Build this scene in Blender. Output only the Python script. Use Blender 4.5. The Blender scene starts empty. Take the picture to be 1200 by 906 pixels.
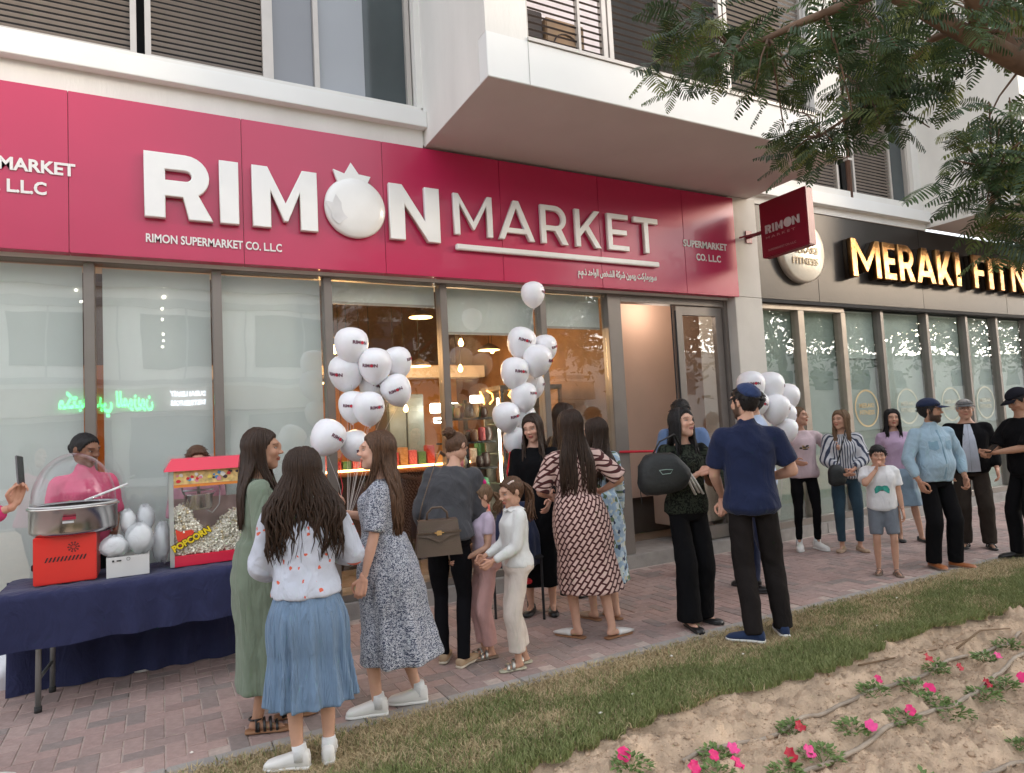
import bpy, bmesh, math, random
import numpy as np
from mathutils import Vector, Matrix
random.seed(7); rng = np.random.default_rng(7)
sc = bpy.context.scene
COL = sc.collection
PI = math.pi

# ------------------------------------------------------------------ camera
cam = bpy.data.cameras.new('camera'); camo = bpy.data.objects.new('camera', cam); COL.objects.link(camo)
cam.sensor_width = 36; cam.lens = 36*776.24/1200; cam.clip_start = .05; cam.clip_end = 800
camo.matrix_world = Matrix(((0.88225,0.01611,-0.47050,0),(-0.46795,-0.07945,-0.88018,0),(-0.05156,0.99671,-0.06256,1.6),(0,0,0,1)))
sc.camera = camo

# ------------------------------------------------------------------ sky and sun (overcast dusk, sun low at the right behind the camera)
SUN_EL = math.radians(11); sun_dir = Vector((.86,-.51,0)).normalized()
w = bpy.data.worlds.new('World'); sc.world = w; w.use_nodes = True
nt = w.node_tree; nt.nodes.clear()
sky = nt.nodes.new('ShaderNodeTexSky'); sky.sky_type = 'NISHITA'; sky.sun_disc = False
sky.sun_elevation = SUN_EL; sky.sun_rotation = math.atan2(sun_dir.x, sun_dir.y)
sky.dust_density = 3; sky.air_density = 1.0
hs = nt.nodes.new('ShaderNodeHueSaturation'); hs.inputs['Saturation'].default_value = .3; hs.inputs['Value'].default_value = 1.0
mixc = nt.nodes.new('ShaderNodeMix'); mixc.data_type = 'RGBA'; mixc.inputs[0].default_value = .45
mixc.inputs[7].default_value = (6.7,6.95,7.5,1)
bg = nt.nodes.new('ShaderNodeBackground'); bg.inputs[1].default_value = .14
out = nt.nodes.new('ShaderNodeOutputWorld')
nt.links.new(sky.outputs[0], hs.inputs['Color']); nt.links.new(hs.outputs[0], mixc.inputs[6])
nt.links.new(mixc.outputs[2], bg.inputs[0]); nt.links.new(bg.outputs[0], out.inputs[0])
sl = bpy.data.lights.new('sun','SUN'); sl.energy = .9; sl.angle = math.radians(12); sl.color = (1,.78,.55)
so = bpy.data.objects.new('sun', sl); COL.objects.link(so); so.location = (0,0,30)
sd = Vector((sun_dir.x*math.cos(SUN_EL), sun_dir.y*math.cos(SUN_EL), math.sin(SUN_EL)))
so.rotation_euler = sd.to_track_quat('Z','Y').to_euler()
sc.view_settings.view_transform = 'Standard'; sc.view_settings.look = 'None'; sc.view_settings.exposure = 1.62; sc.view_settings.gamma = 1

# ------------------------------------------------------------------ materials
MATS = {}
def M(name, col, rough=.6, metal=0, var=.10, scale=6, bump=0, bscale=60, coat=0, emit=None, es=0, trans=0, tintattr=None, spec=.5, alpha=1, sub=0, stretch=None, coord='Object'):
    if name in MATS: return MATS[name]
    m = bpy.data.materials.new(name); m.use_nodes = True; MATS[name] = m
    t = m.node_tree; b = t.nodes['Principled BSDF']; N = t.nodes.new; L = t.links.new
    b.inputs['Roughness'].default_value = rough; b.inputs['Metallic'].default_value = metal
    b.inputs['Coat Weight'].default_value = coat; b.inputs['Specular IOR Level'].default_value = spec
    b.inputs['Transmission Weight'].default_value = trans; b.inputs['Alpha'].default_value = alpha
    if sub: b.inputs['Subsurface Weight'].default_value = sub; b.inputs['Subsurface Scale'].default_value = .02
    tc = N('ShaderNodeTexCoord'); mp = N('ShaderNodeMapping'); L(tc.outputs[coord], mp.inputs[0])
    if stretch: mp.inputs['Scale'].default_value = stretch
    c = (*col,1)
    if tintattr:
        at = N('ShaderNodeAttribute'); at.attribute_name = tintattr; base = at.outputs['Color']
    else: base = None
    if var:
        n = N('ShaderNodeTexNoise'); n.inputs['Scale'].default_value = scale; n.inputs['Detail'].default_value = 5
        L(mp.outputs[0], n.inputs['Vector'])
        hv = N('ShaderNodeHueSaturation'); mr = N('ShaderNodeMapRange')
        mr.inputs[1].default_value=.3; mr.inputs[2].default_value=.7; mr.inputs[3].default_value=1-var; mr.inputs[4].default_value=1+var
        L(n.outputs[0], mr.inputs[0]); L(mr.outputs[0], hv.inputs['Value']); hv.inputs['Color'].default_value = c
        if base: L(base, hv.inputs['Color'])
        L(hv.outputs[0], b.inputs['Base Color'])
        m['hv'] = hv.name
    else:
        b.inputs['Base Color'].default_value = c
        if base: L(base, b.inputs['Base Color'])
    if bump:
        n2 = N('ShaderNodeTexNoise'); n2.inputs['Scale'].default_value = bscale; n2.inputs['Detail'].default_value = 4
        L(mp.outputs[0], n2.inputs['Vector']); bp = N('ShaderNodeBump'); bp.inputs['Strength'].default_value = bump; bp.inputs['Distance'].default_value = .01
        L(n2.outputs[0], bp.inputs['Height']); L(bp.outputs[0], b.inputs['Normal'])
    if emit: b.inputs['Emission Color'].default_value = (*emit,1); b.inputs['Emission Strength'].default_value = es
    return m
def glassmat(name, tint, ior=1.5, rough=0.0, haze=0):
    m = bpy.data.materials.new(name); m.use_nodes = True; t = m.node_tree; t.nodes.clear(); N = t.nodes.new; L = t.links.new
    o = N('ShaderNodeOutputMaterial'); tr = N('ShaderNodeBsdfTransparent'); tr.inputs[0].default_value = (*tint,1)
    gl = N('ShaderNodeBsdfGlossy'); gl.inputs['Roughness'].default_value = rough
    tc = N('ShaderNodeTexCoord'); n = N('ShaderNodeTexNoise'); n.inputs['Scale'].default_value = 1.3; L(tc.outputs['Object'], n.inputs['Vector'])
    bp = N('ShaderNodeBump'); bp.inputs['Strength'].default_value = .04; bp.inputs['Distance'].default_value=.05; L(n.outputs[0], bp.inputs['Height']); L(bp.outputs[0], gl.inputs['Normal'])
    ge = N('ShaderNodeNewGeometry'); dp = N('ShaderNodeVectorMath'); dp.operation='DOT_PRODUCT'; L(ge.outputs['Normal'],dp.inputs[0]); L(ge.outputs['Incoming'],dp.inputs[1])
    ab = N('ShaderNodeMath'); ab.operation='ABSOLUTE'; L(dp.outputs['Value'],ab.inputs[0])
    om = N('ShaderNodeMath'); om.operation='SUBTRACT'; om.inputs[0].default_value=1; L(ab.outputs[0],om.inputs[1])
    pw = N('ShaderNodeMath'); pw.operation='POWER'; L(om.outputs[0],pw.inputs[0]); pw.inputs[1].default_value=4.2
    r0 = ((ior-1)/(ior+1))**2
    f = N('ShaderNodeMath'); f.operation='MULTIPLY_ADD'; L(pw.outputs[0],f.inputs[0]); f.inputs[1].default_value=1-r0; f.inputs[2].default_value=r0; f.use_clamp=True
    mx = N('ShaderNodeMixShader'); L(f.outputs[0], mx.inputs[0]); L(tr.outputs[0], mx.inputs[1]); L(gl.outputs[0], mx.inputs[2])
    L(mx.outputs[0], o.inputs[0]); MATS[name] = m; return m

# ------------------------------------------------------------------ object helpers
def parent_keep(o, p):
    if p is None: return
    o.parent = p
    mw = Matrix.Identity(4); q = p
    mats = []
    while q is not None:
        mats.append(Matrix.LocRotScale(q.location, q.rotation_euler, q.scale) if True else None); 
        mats.append(q.matrix_parent_inverse.copy()); q = q.parent
    for i in range(len(mats)-2, -1, -2):
        mw = mw @ mats[i+1] @ mats[i]
    o.matrix_parent_inverse = mw.inverted()
def tag(o, label=None, cat=None, group=None, kind=None):
    if label: o['label'] = label
    if cat: o['category'] = cat
    if group: o['group'] = group
    if kind: o['kind'] = kind
    return o
def thing(name, label, cat, loc=(0,0,0), group=None, rz=0):
    o = bpy.data.objects.new(name, None); COL.objects.link(o); o.location = loc; o.rotation_euler = (0,0,rz); o.empty_display_size=.1
    return tag(o, label, cat, group)
def link(name, me, mats, parent=None, smooth=False, keep=True):
    o = bpy.data.objects.new(name, me); COL.objects.link(o)
    if mats is not None:
        for m in (mats if isinstance(mats,(list,tuple)) else [mats]): me.materials.append(m)
    if smooth: me.shade_smooth()
    if parent is not None:
        if keep: parent_keep(o, parent)
        else: o.parent = parent
    return o
def mesh_np(name, V, F):
    me = bpy.data.meshes.new(name); V = np.asarray(V, dtype=np.float64)
    me.from_pydata(V.tolist(), [], F if isinstance(F, list) else F.tolist()); return me
def fast_mesh(name, V, F):
    """F: (n,k) array of equal-size faces"""
    V = np.asarray(V, np.float32); F = np.asarray(F, np.int32); me = bpy.data.meshes.new(name)
    me.vertices.add(len(V)); me.vertices.foreach_set('co', V.ravel())
    me.loops.add(F.size); me.loops.foreach_set('vertex_index', F.ravel())
    me.polygons.add(len(F)); me.polygons.foreach_set('loop_start', np.arange(0, F.size, F.shape[1], dtype=np.int32))
    me.polygons.foreach_set('loop_total', np.full(len(F), F.shape[1], np.int32))
    me.update(calc_edges=True); me.validate(); return me
def set_col(me, C, name='tint'):
    C = np.asarray(C, np.float32)
    if C.shape[1] == 3: C = np.hstack([C, np.ones((len(C),1), np.float32)])
    a = me.color_attributes.new(name, 'FLOAT_COLOR', 'POINT'); a.data.foreach_set('color', C.ravel())
class MB:
    def __init__(s): s.v=[]; s.f=[]
    def add(s, V, F):
        n=len(s.v); s.v += [tuple(p) for p in V]; s.f += [tuple(i+n for i in f) for f in F]; return s
    def box(s, x0,x1,y0,y1,z0,z1, bev=0):
        if bev:
            b=bev; bm=bmesh.new(); bmesh.ops.create_cube(bm,size=1)
            for v in bm.verts: v.co = Vector(((x0+x1)/2+v.co.x*(x1-x0),(y0+y1)/2+v.co.y*(y1-y0),(z0+z1)/2+v.co.z*(z1-z0)))
            bmesh.ops.bevel(bm, geom=bm.edges[:], offset=b, segments=2, affect='EDGES')
            V=[tuple(v.co) for v in bm.verts]; bm.verts.index_update(); F=[[v.index for v in f.verts] for f in bm.faces]; bm.free()
            return s.add(V,F)
        return s.add([(x0,y0,z0),(x1,y0,z0),(x1,y1,z0),(x0,y1,z0),(x0,y0,z1),(x1,y0,z1),(x1,y1,z1),(x0,y1,z1)],
                     [(0,3,2,1),(4,5,6,7),(0,1,5,4),(1,2,6,5),(2,3,7,6),(3,0,4,7)])
    def tube(s, pts, radii, n=8, cap=True, flat=None):
        """swept tube through pts; radii scalar/list; flat=(a) scales second axis"""
        pts=[Vector(p) for p in pts]; k=len(pts)
        if not hasattr(radii,'__len__'): radii=[radii]*k
        V=[];F=[]; prev=None
        for i,p in enumerate(pts):
            t=(pts[min(i+1,k-1)]-pts[max(i-1,0)])
            if t.length<1e-9: t=Vector((0,0,1))
            t.normalize()
            if prev is None:
                a=Vector((1,0,0)) if abs(t.x)<.8 else Vector((0,1,0))
                u=t.cross(a).normalized()
            else:
                u=(prev-t*prev.dot(t)); u=u.normalized() if u.length>1e-6 else t.orthogonal().normalized()
            prev=u; v=t.cross(u)
            for j in range(n):
                an=2*PI*j/n; V.append(p+u*math.cos(an)*radii[i]+v*math.sin(an)*radii[i]*(flat or 1))
        for i in range(k-1):
            for j in range(n):
                F.append((i*n+j,i*n+(j+1)%n,(i+1)*n+(j+1)%n,(i+1)*n+j))
        if cap: F.append(tuple(range(n-1,-1,-1))); F.append(tuple((k-1)*n+j for j in range(n)))
        return s.add(V,F)
    def lathe(s, prof, c=(0,0,0), n=24, axis='z', sx=1, sy=1):
        V=[];F=[];k=len(prof)
        for r,z in prof:
            for j in range(n):
                a=2*PI*j/n
                if axis=='z': V.append((c[0]+r*math.cos(a)*sx,c[1]+r*math.sin(a)*sy,c[2]+z))
                else: V.append((c[0]+r*math.cos(a),c[1]+z,c[2]+r*math.sin(a)))
        for i in range(k-1):
            for j in range(n): F.append((i*n+j,i*n+(j+1)%n,(i+1)*n+(j+1)%n,(i+1)*n+j))
        return s.add(V,F)
    def build(s, name, mat, parent=None, smooth=False, keep=True):
        me=bpy.data.meshes.new(name); me.from_pydata(s.v,[],s.f); me.update()
        return link(name, me, mat, parent, smooth, keep)
def bx(name, mat, parent, x0,x1,y0,y1,z0,z1, bev=0):
    return MB().box(x0,x1,y0,y1,z0,z1,bev).build(name, mat, parent)
_dg = lambda: bpy.context.evaluated_depsgraph_get()
def curve_mesh(cu, name):
    o = bpy.data.objects.new('tmp', cu); COL.objects.link(o); dg = _dg(); dg.update()
    me = bpy.data.meshes.new_from_object(o.evaluated_get(dg)); bpy.data.objects.remove(o); me.name = name; me.materials.clear(); return me
def xform(me, M4): me.transform(M4); me.update(); return me
def text_mesh(s, size, depth=.004, bold=0, align='LEFT', width=None, space=1):
    cu = bpy.data.curves.new('text','FONT'); cu.body = s; cu.size = size; cu.extrude = depth/2; cu.offset = bold; cu.align_x = align; cu.resolution_u = 3; cu.space_character = space
    me = curve_mesh(cu, 'lettering')
    xs = [v.co.x for v in me.vertices] or [0]
    if width and max(xs)>min(xs):
        k = width/(max(xs)-min(xs)); x0=min(xs); me.transform(Matrix.Translation((0,0,0)) @ Matrix.Diagonal((k,1,1,1)) @ Matrix.Translation((-x0,0,0)))
    return me
# text lies in its own XY plane; FACE turns it to stand facing -Y at a given spot
def face_y(x,y,z): return Matrix.Translation((x,y,z)) @ Matrix.Rotation(PI/2,4,'X')
def poly_mesh(loops, depth, bevel=0, name='letter'):
    cu = bpy.data.curves.new('c','CURVE'); cu.dimensions='2D'; cu.fill_mode='BOTH'; cu.extrude=depth/2; cu.bevel_depth=bevel; cu.bevel_resolution=1
    if bevel: cu.offset=-bevel
    for lp in loops:
        sp=cu.splines.new('POLY'); sp.points.add(len(lp)-1)
        for i,(x,y) in enumerate(lp): sp.points[i].co=(x,y,0,1)
        sp.use_cyclic_u=True
    return curve_mesh(cu, name)
def arc(cx,cy,rx,ry,a0,a1,n=10):
    return [(cx+rx*math.cos(math.radians(a0+(a1-a0)*i/n)), cy+ry*math.sin(math.radians(a0+(a1-a0)*i/n))) for i in range(n+1)]
def glyph(ch,w,h,t):
    if ch=='I': return [[(0,0),(0,h),(w,h),(w,0)]]
    if ch=='T': return [[(0,h),(w,h),(w,h-t),((w+t)/2,h-t),((w+t)/2,0),((w-t)/2,0),((w-t)/2,h-t),(0,h-t)]]
    if ch=='E': m=h/2; q=t*.45; return [[(0,0),(0,h),(w,h),(w,h-t*.9),(t,h-t*.9),(t,m+q),(w*.92,m+q),(w*.92,m-q),(t,m-q),(t,t*.9),(w,t*.9),(w,0)]]
    if ch=='F': m=h*.47; q=t*.45; return [[(0,0),(0,h),(w,h),(w,h-t*.9),(t,h-t*.9),(t,m+q),(w*.9,m+q),(w*.9,m-q),(t,m-q),(t,0)]]
    if ch=='M':
        y1=h*.42 if t>.2*h else h*.34; a=t*.85; s=(h-y1)/(w/2-a); y2=max(h*.12, y1-t*1.3)
        xl=t; yl=y2+ (w/2-t)*s
        return [[(0,0),(0,h),(a,h),(w/2,y1),(w-a,h),(w,h),(w,0),(w-t,0),(w-t,min(yl,h-t*.9)),(w/2+t*.12,y2),(w/2-t*.12,y2),(t,min(yl,h-t*.9)),(t,0)]]
    if ch=='N':
        a=t*.85; y1=h*.36; return [[(0,0),(0,h),(a,h),(w-t,y1),(w-t,h),(w,h),(w,0),(w-a,0),(t,h-y1),(t,0)]]
    if ch=='A':
        c=w/2; u=1.05*t; k=(c-t/2)/h; yb=h*.17; b2=yb+t*.85; ya=(c-u)/k
        return [[(0,0),(c-t/2,h),(c+t/2,h),(w,0),(w-u,0),(w-u-k*yb,yb),(u+k*yb,yb),(u,0)],[(u+k*b2,b2),(c,ya),(w-u-k*b2,b2)]]
    if ch=='R':
        bh=h*.66; cx=w*.95-bh/2; y0=h-bh; rr=bh/2; q=rr-t*.88
        return [[(0,0),(0,h)]+arc(cx,h-rr,rr,rr,90,-58,10)+[(w,0),(w-1.22*t,0),(cx-t*.15,y0),(t,y0),(t,0)],
                [(t,h-t*.88)]+arc(cx,h-rr,q,q,90,-90,8)+[(t,y0+t*.88)]]
    if ch=='K':
        s=.52*h/(w-2.25*t); low=lambda x:h-s*(w-x); m1=t+.42*(w-t); r=(m1-w)/low(m1)   # dx/dy of leg
        x2=None
        # left edge of leg: x = w-1.25t + r*y ; meet low(x)
        y=(h-s*(1.25*t))/(1-s*r); x=w-1.25*t+r*y
        return [[(0,0),(0,h),(t,h),(t,.48*h),(w-1.25*t,h),(w,h),(m1,low(m1)),(w,0),(w-1.25*t,0),(x,y),(t,max(low(t),h*.12)),(t,0)]]
    if ch=='S':
        r=h/4; cl=arc(w/2,h*.74,w/2-t/2,h*.26-t/2,35,270,10)+arc(w/2,h*.26,w/2-t/2,h*.26-t/2,90,-145,10)
        L=[];Rr=[]
        for i,p in enumerate(cl):
            a=cl[max(i-1,0)];b=cl[min(i+1,len(cl)-1)];dx,dy=b[0]-a[0],b[1]-a[1];n=math.hypot(dx,dy) or 1
            L.append((p[0]-dy/n*t/2,p[1]+dx/n*t/2)); Rr.append((p[0]+dy/n*t/2,p[1]-dx/n*t/2))
        return [L+Rr[::-1]]
def copy_tree(o, parent=None):
    c=o.copy(); COL.objects.link(c)
    if parent is not None: c.parent=parent
    for ch in [q for q in o.children]: copy_tree(ch,c)
    return c
# ================================================================== SETTING
wallM = M('white_render',(.70,.69,.66),.85,var=.07,scale=2.5,bump=.25,bscale=45,stretch=(1,1,.25))
wall2 = M('white_cladding',(.74,.75,.74),.6,var=.03,scale=1.5)
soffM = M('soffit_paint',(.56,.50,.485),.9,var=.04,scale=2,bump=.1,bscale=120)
alu = M('grey_brown_aluminium',(.22,.195,.175),.4,metal=.3,var=.05)
alul = M('light_aluminium',(.48,.45,.42),.45,metal=.3,var=.05)
slatM = M('louvre_slat',(.26,.225,.20),.5,var=.08)
darkM = M('dark_void',(.02,.02,.022),.8,var=.1)
blindM = M('roller_blind',(.78,.82,.80),.9,var=.03,scale=3)
redM = M('magenta_panel',(.47,.012,.075),.32,var=.05,scale=1.2,bump=.5,bscale=1.3,spec=.6,coat=.15)
acry = M('white_acrylic',(.80,.80,.78),.25,var=.02,coat=.4)
gold = M('polished_gold',(.36,.19,.07),.28,metal=1,var=.25,scale=7,bump=.6,bscale=9)
fascM = M('charcoal_fascia',(.035,.031,.028),.38,metal=.5,var=.12,scale=1.5,bump=.05,bscale=20)
salm = M('salmon_wall',(.60,.42,.33),.8,var=.05,scale=2)
concM = M('kerb_concrete',(.33,.31,.29),.9,var=.12,scale=9,bump=.3,bscale=80)
glass = glassmat('shop_glass',(.965,.98,.972),1.95)
glassd = glassmat('clear_glass',(.96,.97,.97),1.5)
greyglass = M('grey_film_glass',(.17,.18,.20),.12,var=.06,scale=1,spec=.8)

# ground, road
def sheet(name,mat,x0,x1,y0,y1,z,nx=1,ny=1,fn=None):
    xs=np.linspace(x0,x1,nx+1); ys=np.linspace(y0,y1,ny+1); X,Y=np.meshgrid(xs,ys); Z=np.full_like(X,z)
    if fn is not None: Z=fn(X,Y)
    V=np.stack([X.ravel(),Y.ravel(),Z.ravel()],1); i=np.arange(nx*ny); r=i//nx; c=i%nx; a=r*(nx+1)+c
    o=link(name,fast_mesh(name,V,np.stack([a,a+1,a+nx+2,a+nx+1],1)),mat,None,nx>1); o['kind']='structure'; return o
sheet('ground',M('dusty_ground',(.30,.25,.20),.95,var=.15,scale=.5),-250,250,-250,250,-.16)
sheet('road',M('asphalt',(.06,.06,.06),.9,var=.2,scale=3),-120,120,-12,-5.5,-.03)
bx('road_kerb',concM,None,-120,120,-5.5,-5.3,-.16,.0)['kind']='structure'
# soil bed
def nz(X,Y,s=1.0):
    r=0
    for i,(fx,fy,a) in enumerate(((1.1,1.9,1),(2.7,-2.1,.7),(5.3,4.1,.5),(-7.9,9.7,.35),(15.1,11.3,.25),(23.7,-19.9,.16),(41.3,37.7,.1))):
        r=r+a*np.sin(X*fx*s+Y*fy*s+1.7*i+1.3*np.sin(Y*fx*.8*s+i))
    return r
def soilz(X,Y):
    f=np.clip((3.01+.05*np.sin(X*3)+.03*np.sin(X*9.1)-Y)/.15,0,1)
    lump=np.abs(nz(X*1.3,Y*1.3,1.6))*.020+np.abs(nz(X+9,Y-4,5))*.014+np.abs(nz(X*2-3,Y*2+7,13))*.006
    furrow=.026*np.sin((Y+.05*np.sin(X*2))*17)
    rr=np.clip(nz(X*3+4,Y*3,7)-.5,0,2)*.014
    return -.045*f+(lump-.02+furrow+rr)*f-.012*(1-f)
soilM=M('dry_sandy_soil',(.52,.385,.27),.97,var=.28,scale=7,bump=1,bscale=90)
sheet('soil_bed',soilM,-1.2,9,-.4,3.08,0,700,240,soilz)
sheet('soil_bed_beyond',soilM,9,60,-5.3,2.95,-.02,120,20,soilz)
sheet('soil_bed_beside',soilM,-60,-1.2,-5.3,2.95,-.02,60,20,soilz)
sheet('soil_bed_behind',soilM,-1.2,9,-5.3,-.4,-.02,60,40,soilz)
# turf base
sheet('turf_base',M('thatch_soil',(.17,.135,.07),.95,var=.3,scale=14,bump=.6,bscale=60),-60,60,2.96,3.74,-.006,300,8,lambda X,Y:-.012+.01*np.sin(X*7+Y*11)*np.clip((3.74-Y)*4,0,1)*(Y>2.97)-.05*(Y<2.97))
# grass blades
def sstep_(a,b,x): t=np.clip((x-a)/(b-a),0,1); return t*t*(3-2*t)
def grass(name,n,x0,x1,seed):
    r=np.random.default_rng(seed)
    x=r.uniform(x0,x1,n); v=r.uniform(0,1,n); y=2.93+v*.825+.05*np.sin(x*3)*(1-v)-.06*np.abs(np.sin(x*11+2*np.sin(x*3.3)))*(1-v)+(.03*np.abs(np.sin(x*17))*(v>.97))
    # patches
    pn=nz(x*1.2,y*1.6,1.3)
    straw=1/(1+np.exp(-((y-3.27)*9+pn*1.5)))
    keep=r.uniform(0,1,n)<np.clip(1.0-.75*sstep_(1.5,2.6,np.abs(nz(x*2.3+5,y*2.9,1.7))),0,1); x,y,straw=x[keep],y[keep],straw[keep]; n=len(x)
    isst=r.uniform(0,1,n)<straw*.93+.05
    h=np.where(isst,r.uniform(.015,.042,n),r.uniform(.025,.055,n)); a=r.uniform(0,2*PI,n); b=r.uniform(0,2*PI,n)
    ln=np.where(isst,r.uniform(.6,1.6,n),r.uniform(.15,.7,n))*h; wd=r.uniform(.0018,.0035,n)
    dx,dy=np.cos(a)*wd,np.sin(a)*wd; lx,ly=np.cos(b)*ln,np.sin(b)*ln
    z0=np.full(n,-.012)
    P=[np.stack([x-dx,y-dy,z0],1),np.stack([x+dx,y+dy,z0],1),np.stack([x+dx*.8+lx*.35,y+dy*.8+ly*.35,z0+h*.62],1),np.stack([x-dx*.8+lx*.35,y-dy*.8+ly*.35,z0+h*.62],1),np.stack([x+lx,y+ly,z0+h],1)]
    V=np.stack(P,1).reshape(-1,3); i=np.arange(n)*5
    F=np.vstack([np.stack([i,i+1,i+2],1),np.stack([i,i+2,i+3],1),np.stack([i+3,i+2,i+4],1)])
    g=np.array([.15,.185,.055]); g2=np.array([.26,.28,.11]); s=np.array([.56,.44,.26]); s2=np.array([.37,.28,.15])
    t=r.uniform(0,1,(n,1)); C=np.where(isst[:,None],s*t+s2*(1-t),g*t+g2*(1-t))
    me=fast_mesh(name,V,F); set_col(me,np.repeat(C,5,0))
    o=link(name,me,M('grass_blades',(.1,.2,.05),.7,var=.1,tintattr='tint')); tag(o,'short turf strip, green by the soil and straw yellow by the paving','grass',kind='stuff'); return o
grass('grass',260000,-.4,9.5,3)
grass('grass_far_end',40000,9.5,16,4)['label']='far right end of the turf strip beyond the standing men'

# kerb strip between turf and pavers
for k in range(36):
    x=-3+k*.5; bx('kerb_strip' if k else 'kerb_strip',concM,None,x+.003,x+.497,3.742,3.862,-.1,.004,.004)['kind']='structure'
# pavement of herringbone pavers
pav=bpy.data.objects.new('pavement',None); COL.objects.link(pav); pav['kind']='structure'
def brickmat():
    m=M('paver_brick',(.30,.195,.185),.85,var=.12,scale=25,bump=.35,bscale=120)
    t=m.node_tree; N=t.nodes.new; L=t.links.new; hv=t.nodes[m['hv']]
    oi=N('ShaderNodeObjectInfo'); at=N('ShaderNodeAttribute'); at.attribute_name='tint'
    ad=N('ShaderNodeMath'); ad.operation='ADD'; L(oi.outputs['Random'],ad.inputs[0]); L(at.outputs['Fac'],ad.inputs[1])
    fr=N('ShaderNodeMath'); fr.operation='FRACT'; L(ad.outputs[0],fr.inputs[0])
    cr=N('ShaderNodeValToRGB'); cr.color_ramp.elements[0].color=(.34,.228,.205,1); cr.color_ramp.elements[1].color=(.42,.30,.27,1)
    e=cr.color_ramp.elements.new(.5); e.color=(.375,.26,.235,1); e=cr.color_ramp.elements.new(.05); e.color=(.26,.215,.20,1)
    L(fr.outputs[0],cr.inputs[0])
    # broad dusty patches
    n=N('ShaderNodeTexNoise'); n.inputs['Scale'].default_value=1.1; n.inputs['Detail'].default_value=4
    ge=N('ShaderNodeNewGeometry'); L(ge.outputs['Position'],n.inputs['Vector'])
    mx=N('ShaderNodeMix'); mx.data_type='RGBA'; mr=N('ShaderNodeMapRange'); mr.inputs[1].default_value=.45; mr.inputs[2].default_value=.8; mr.inputs[4].default_value=.55
    L(n.outputs[0],mr.inputs[0]); L(mr.outputs[0],mx.inputs[0]); L(cr.outputs[0],mx.inputs[6]); mx.inputs[7].default_value=(.36,.29,.265,1)
    L(mx.outputs[2],hv.inputs['Color']); return m
brM=brickmat()
bed=sheet('pavement_bedding',M('joint_sand',(.48,.39,.345),.95,var=.15,scale=30),-60,60,3.862,5.92,-.006,120,4); bed.name='joint_sand_bed'; parent_keep(bed,pav)
bw=.1
def brick_mesh(lx,ly):
    g=.0035; c=.004; x0,x1,y0,y1=g,lx-g,g,ly-g
    V=[(x0,y0,-.03),(x1,y0,-.03),(x1,y1,-.03),(x0,y1,-.03),(x0,y0,-.003),(x1,y0,-.003),(x1,y1,-.003),(x0,y1,-.003),(x0+c,y0+c,0),(x1-c,y0+c,0),(x1-c,y1-c,0),(x0+c,y1-c,0)]
    F=[(0,1,5,4),(1,2,6,5),(2,3,7,6),(3,0,4,7),(4,5,9,8),(5,6,10,9),(6,7,11,10),(7,4,8,11),(8,9,10,11)]; return V,F
vH,fH=brick_mesh(.2,.1); vV,fV=brick_mesh(.1,.2)
meH=mesh_np('brick',vH,fH); meH.materials.append(brM); meV=mesh_np('brick',vV,fV); meV.materials.append(brM)
cells=[]
for i in range(-40,170):
    for j in range(-1,21):
        k=(i-j)%4
        x=i*bw; y=3.864+j*bw
        if k==0: cells.append((x,y,0))
        elif k==3: cells.append((x,y,1))
cells=[c for c in cells if c[1]>=3.86 and c[1]+(.2 if c[2] else .1)<=5.93]
def vis(c):
    x,y,_=c; az=math.degrees(math.atan2(x,y)); return -14<az<70
cells.sort(key=lambda c:(not vis(c), c[0]**2+c[1]**2 + (3 if (c[0]<.9 and c[1]>5.5) else 0)))
VV=[];FF=[];CC=[]
for n,(x,y,o) in enumerate(cells):
    dz=random.uniform(-.002,.0015)
    if n<300:
        ob=bpy.data.objects.new('brick',meV if o else meH); COL.objects.link(ob); ob.location=(x,y,dz); ob.parent=pav
    else:
        b=len(VV); VV+=[(a+x,bb+y,c+dz) for a,bb,c in (vV if o else vH)]; FF+=[tuple(q+b for q in f) for f in (fV if o else fH)]; CC+=[random.random()]*12
me=mesh_np('brick_field',VV,FF); set_col(me,np.repeat(np.array(CC)[:,None],3,1)); o=link('brick_field',me,brM,pav); o['kind']='stuff'
# step in front of the shops
for k in range(16):
    x=-3+k*1.2; bx('step_slab',concM,None,x+.002,x+1.198,5.92,6.6,-.1,.135,.006)['kind']='structure'

# ------------------------------------------------------------------ building
B=thing('apartment_building','white apartment building with projecting bays and louvred windows above two shops','building',(0,6,0))
def part(name,mat,*a,bev=0,p=None): return bx(name,mat,p or B,*a,bev)
part('upper_wall',wallM,-6,2.30,5.88,6.4,4.335,4.76); part('upper_wall',wallM,6.70,10.60,5.88,6.4,4.335,4.74)
part('upper_wall',wallM,2.30,6.70,5.90,6.4,4.39,12)
part('upper_wall',wallM,2.26,2.32,5.885,6.4,4.76,12)
part('ledge',wall2,-6,2.318,5.79,5.90,4.525,4.685,bev=.004); part('ledge',wall2,6.70,10.60,5.79,5.90,4.44,4.61,bev=.004)
part('lintel_wall',wallM,-6,6.33,5.97,6.4,3.06,4.335)
part('upper_wall',wallM,-6,2.3,5.9,6.4,6.9,12); part('upper_wall',wallM,6.7,10.6,5.9,6.4,8.3,12)
# column between the shops
cM=M('column_render',(.60,.57,.52),.8,var=.05,scale=3,bump=.1,bscale=90)
col=part('column',cM,6.325,6.80,5.85,6.5,.135,3.085,bev=.004); part('column',cM,6.325,6.80,5.853,6.5,3.09,4.36,bev=.004)
part('column_plinth',concM,6.318,6.807,5.84,6.3,.135,.32)
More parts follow.
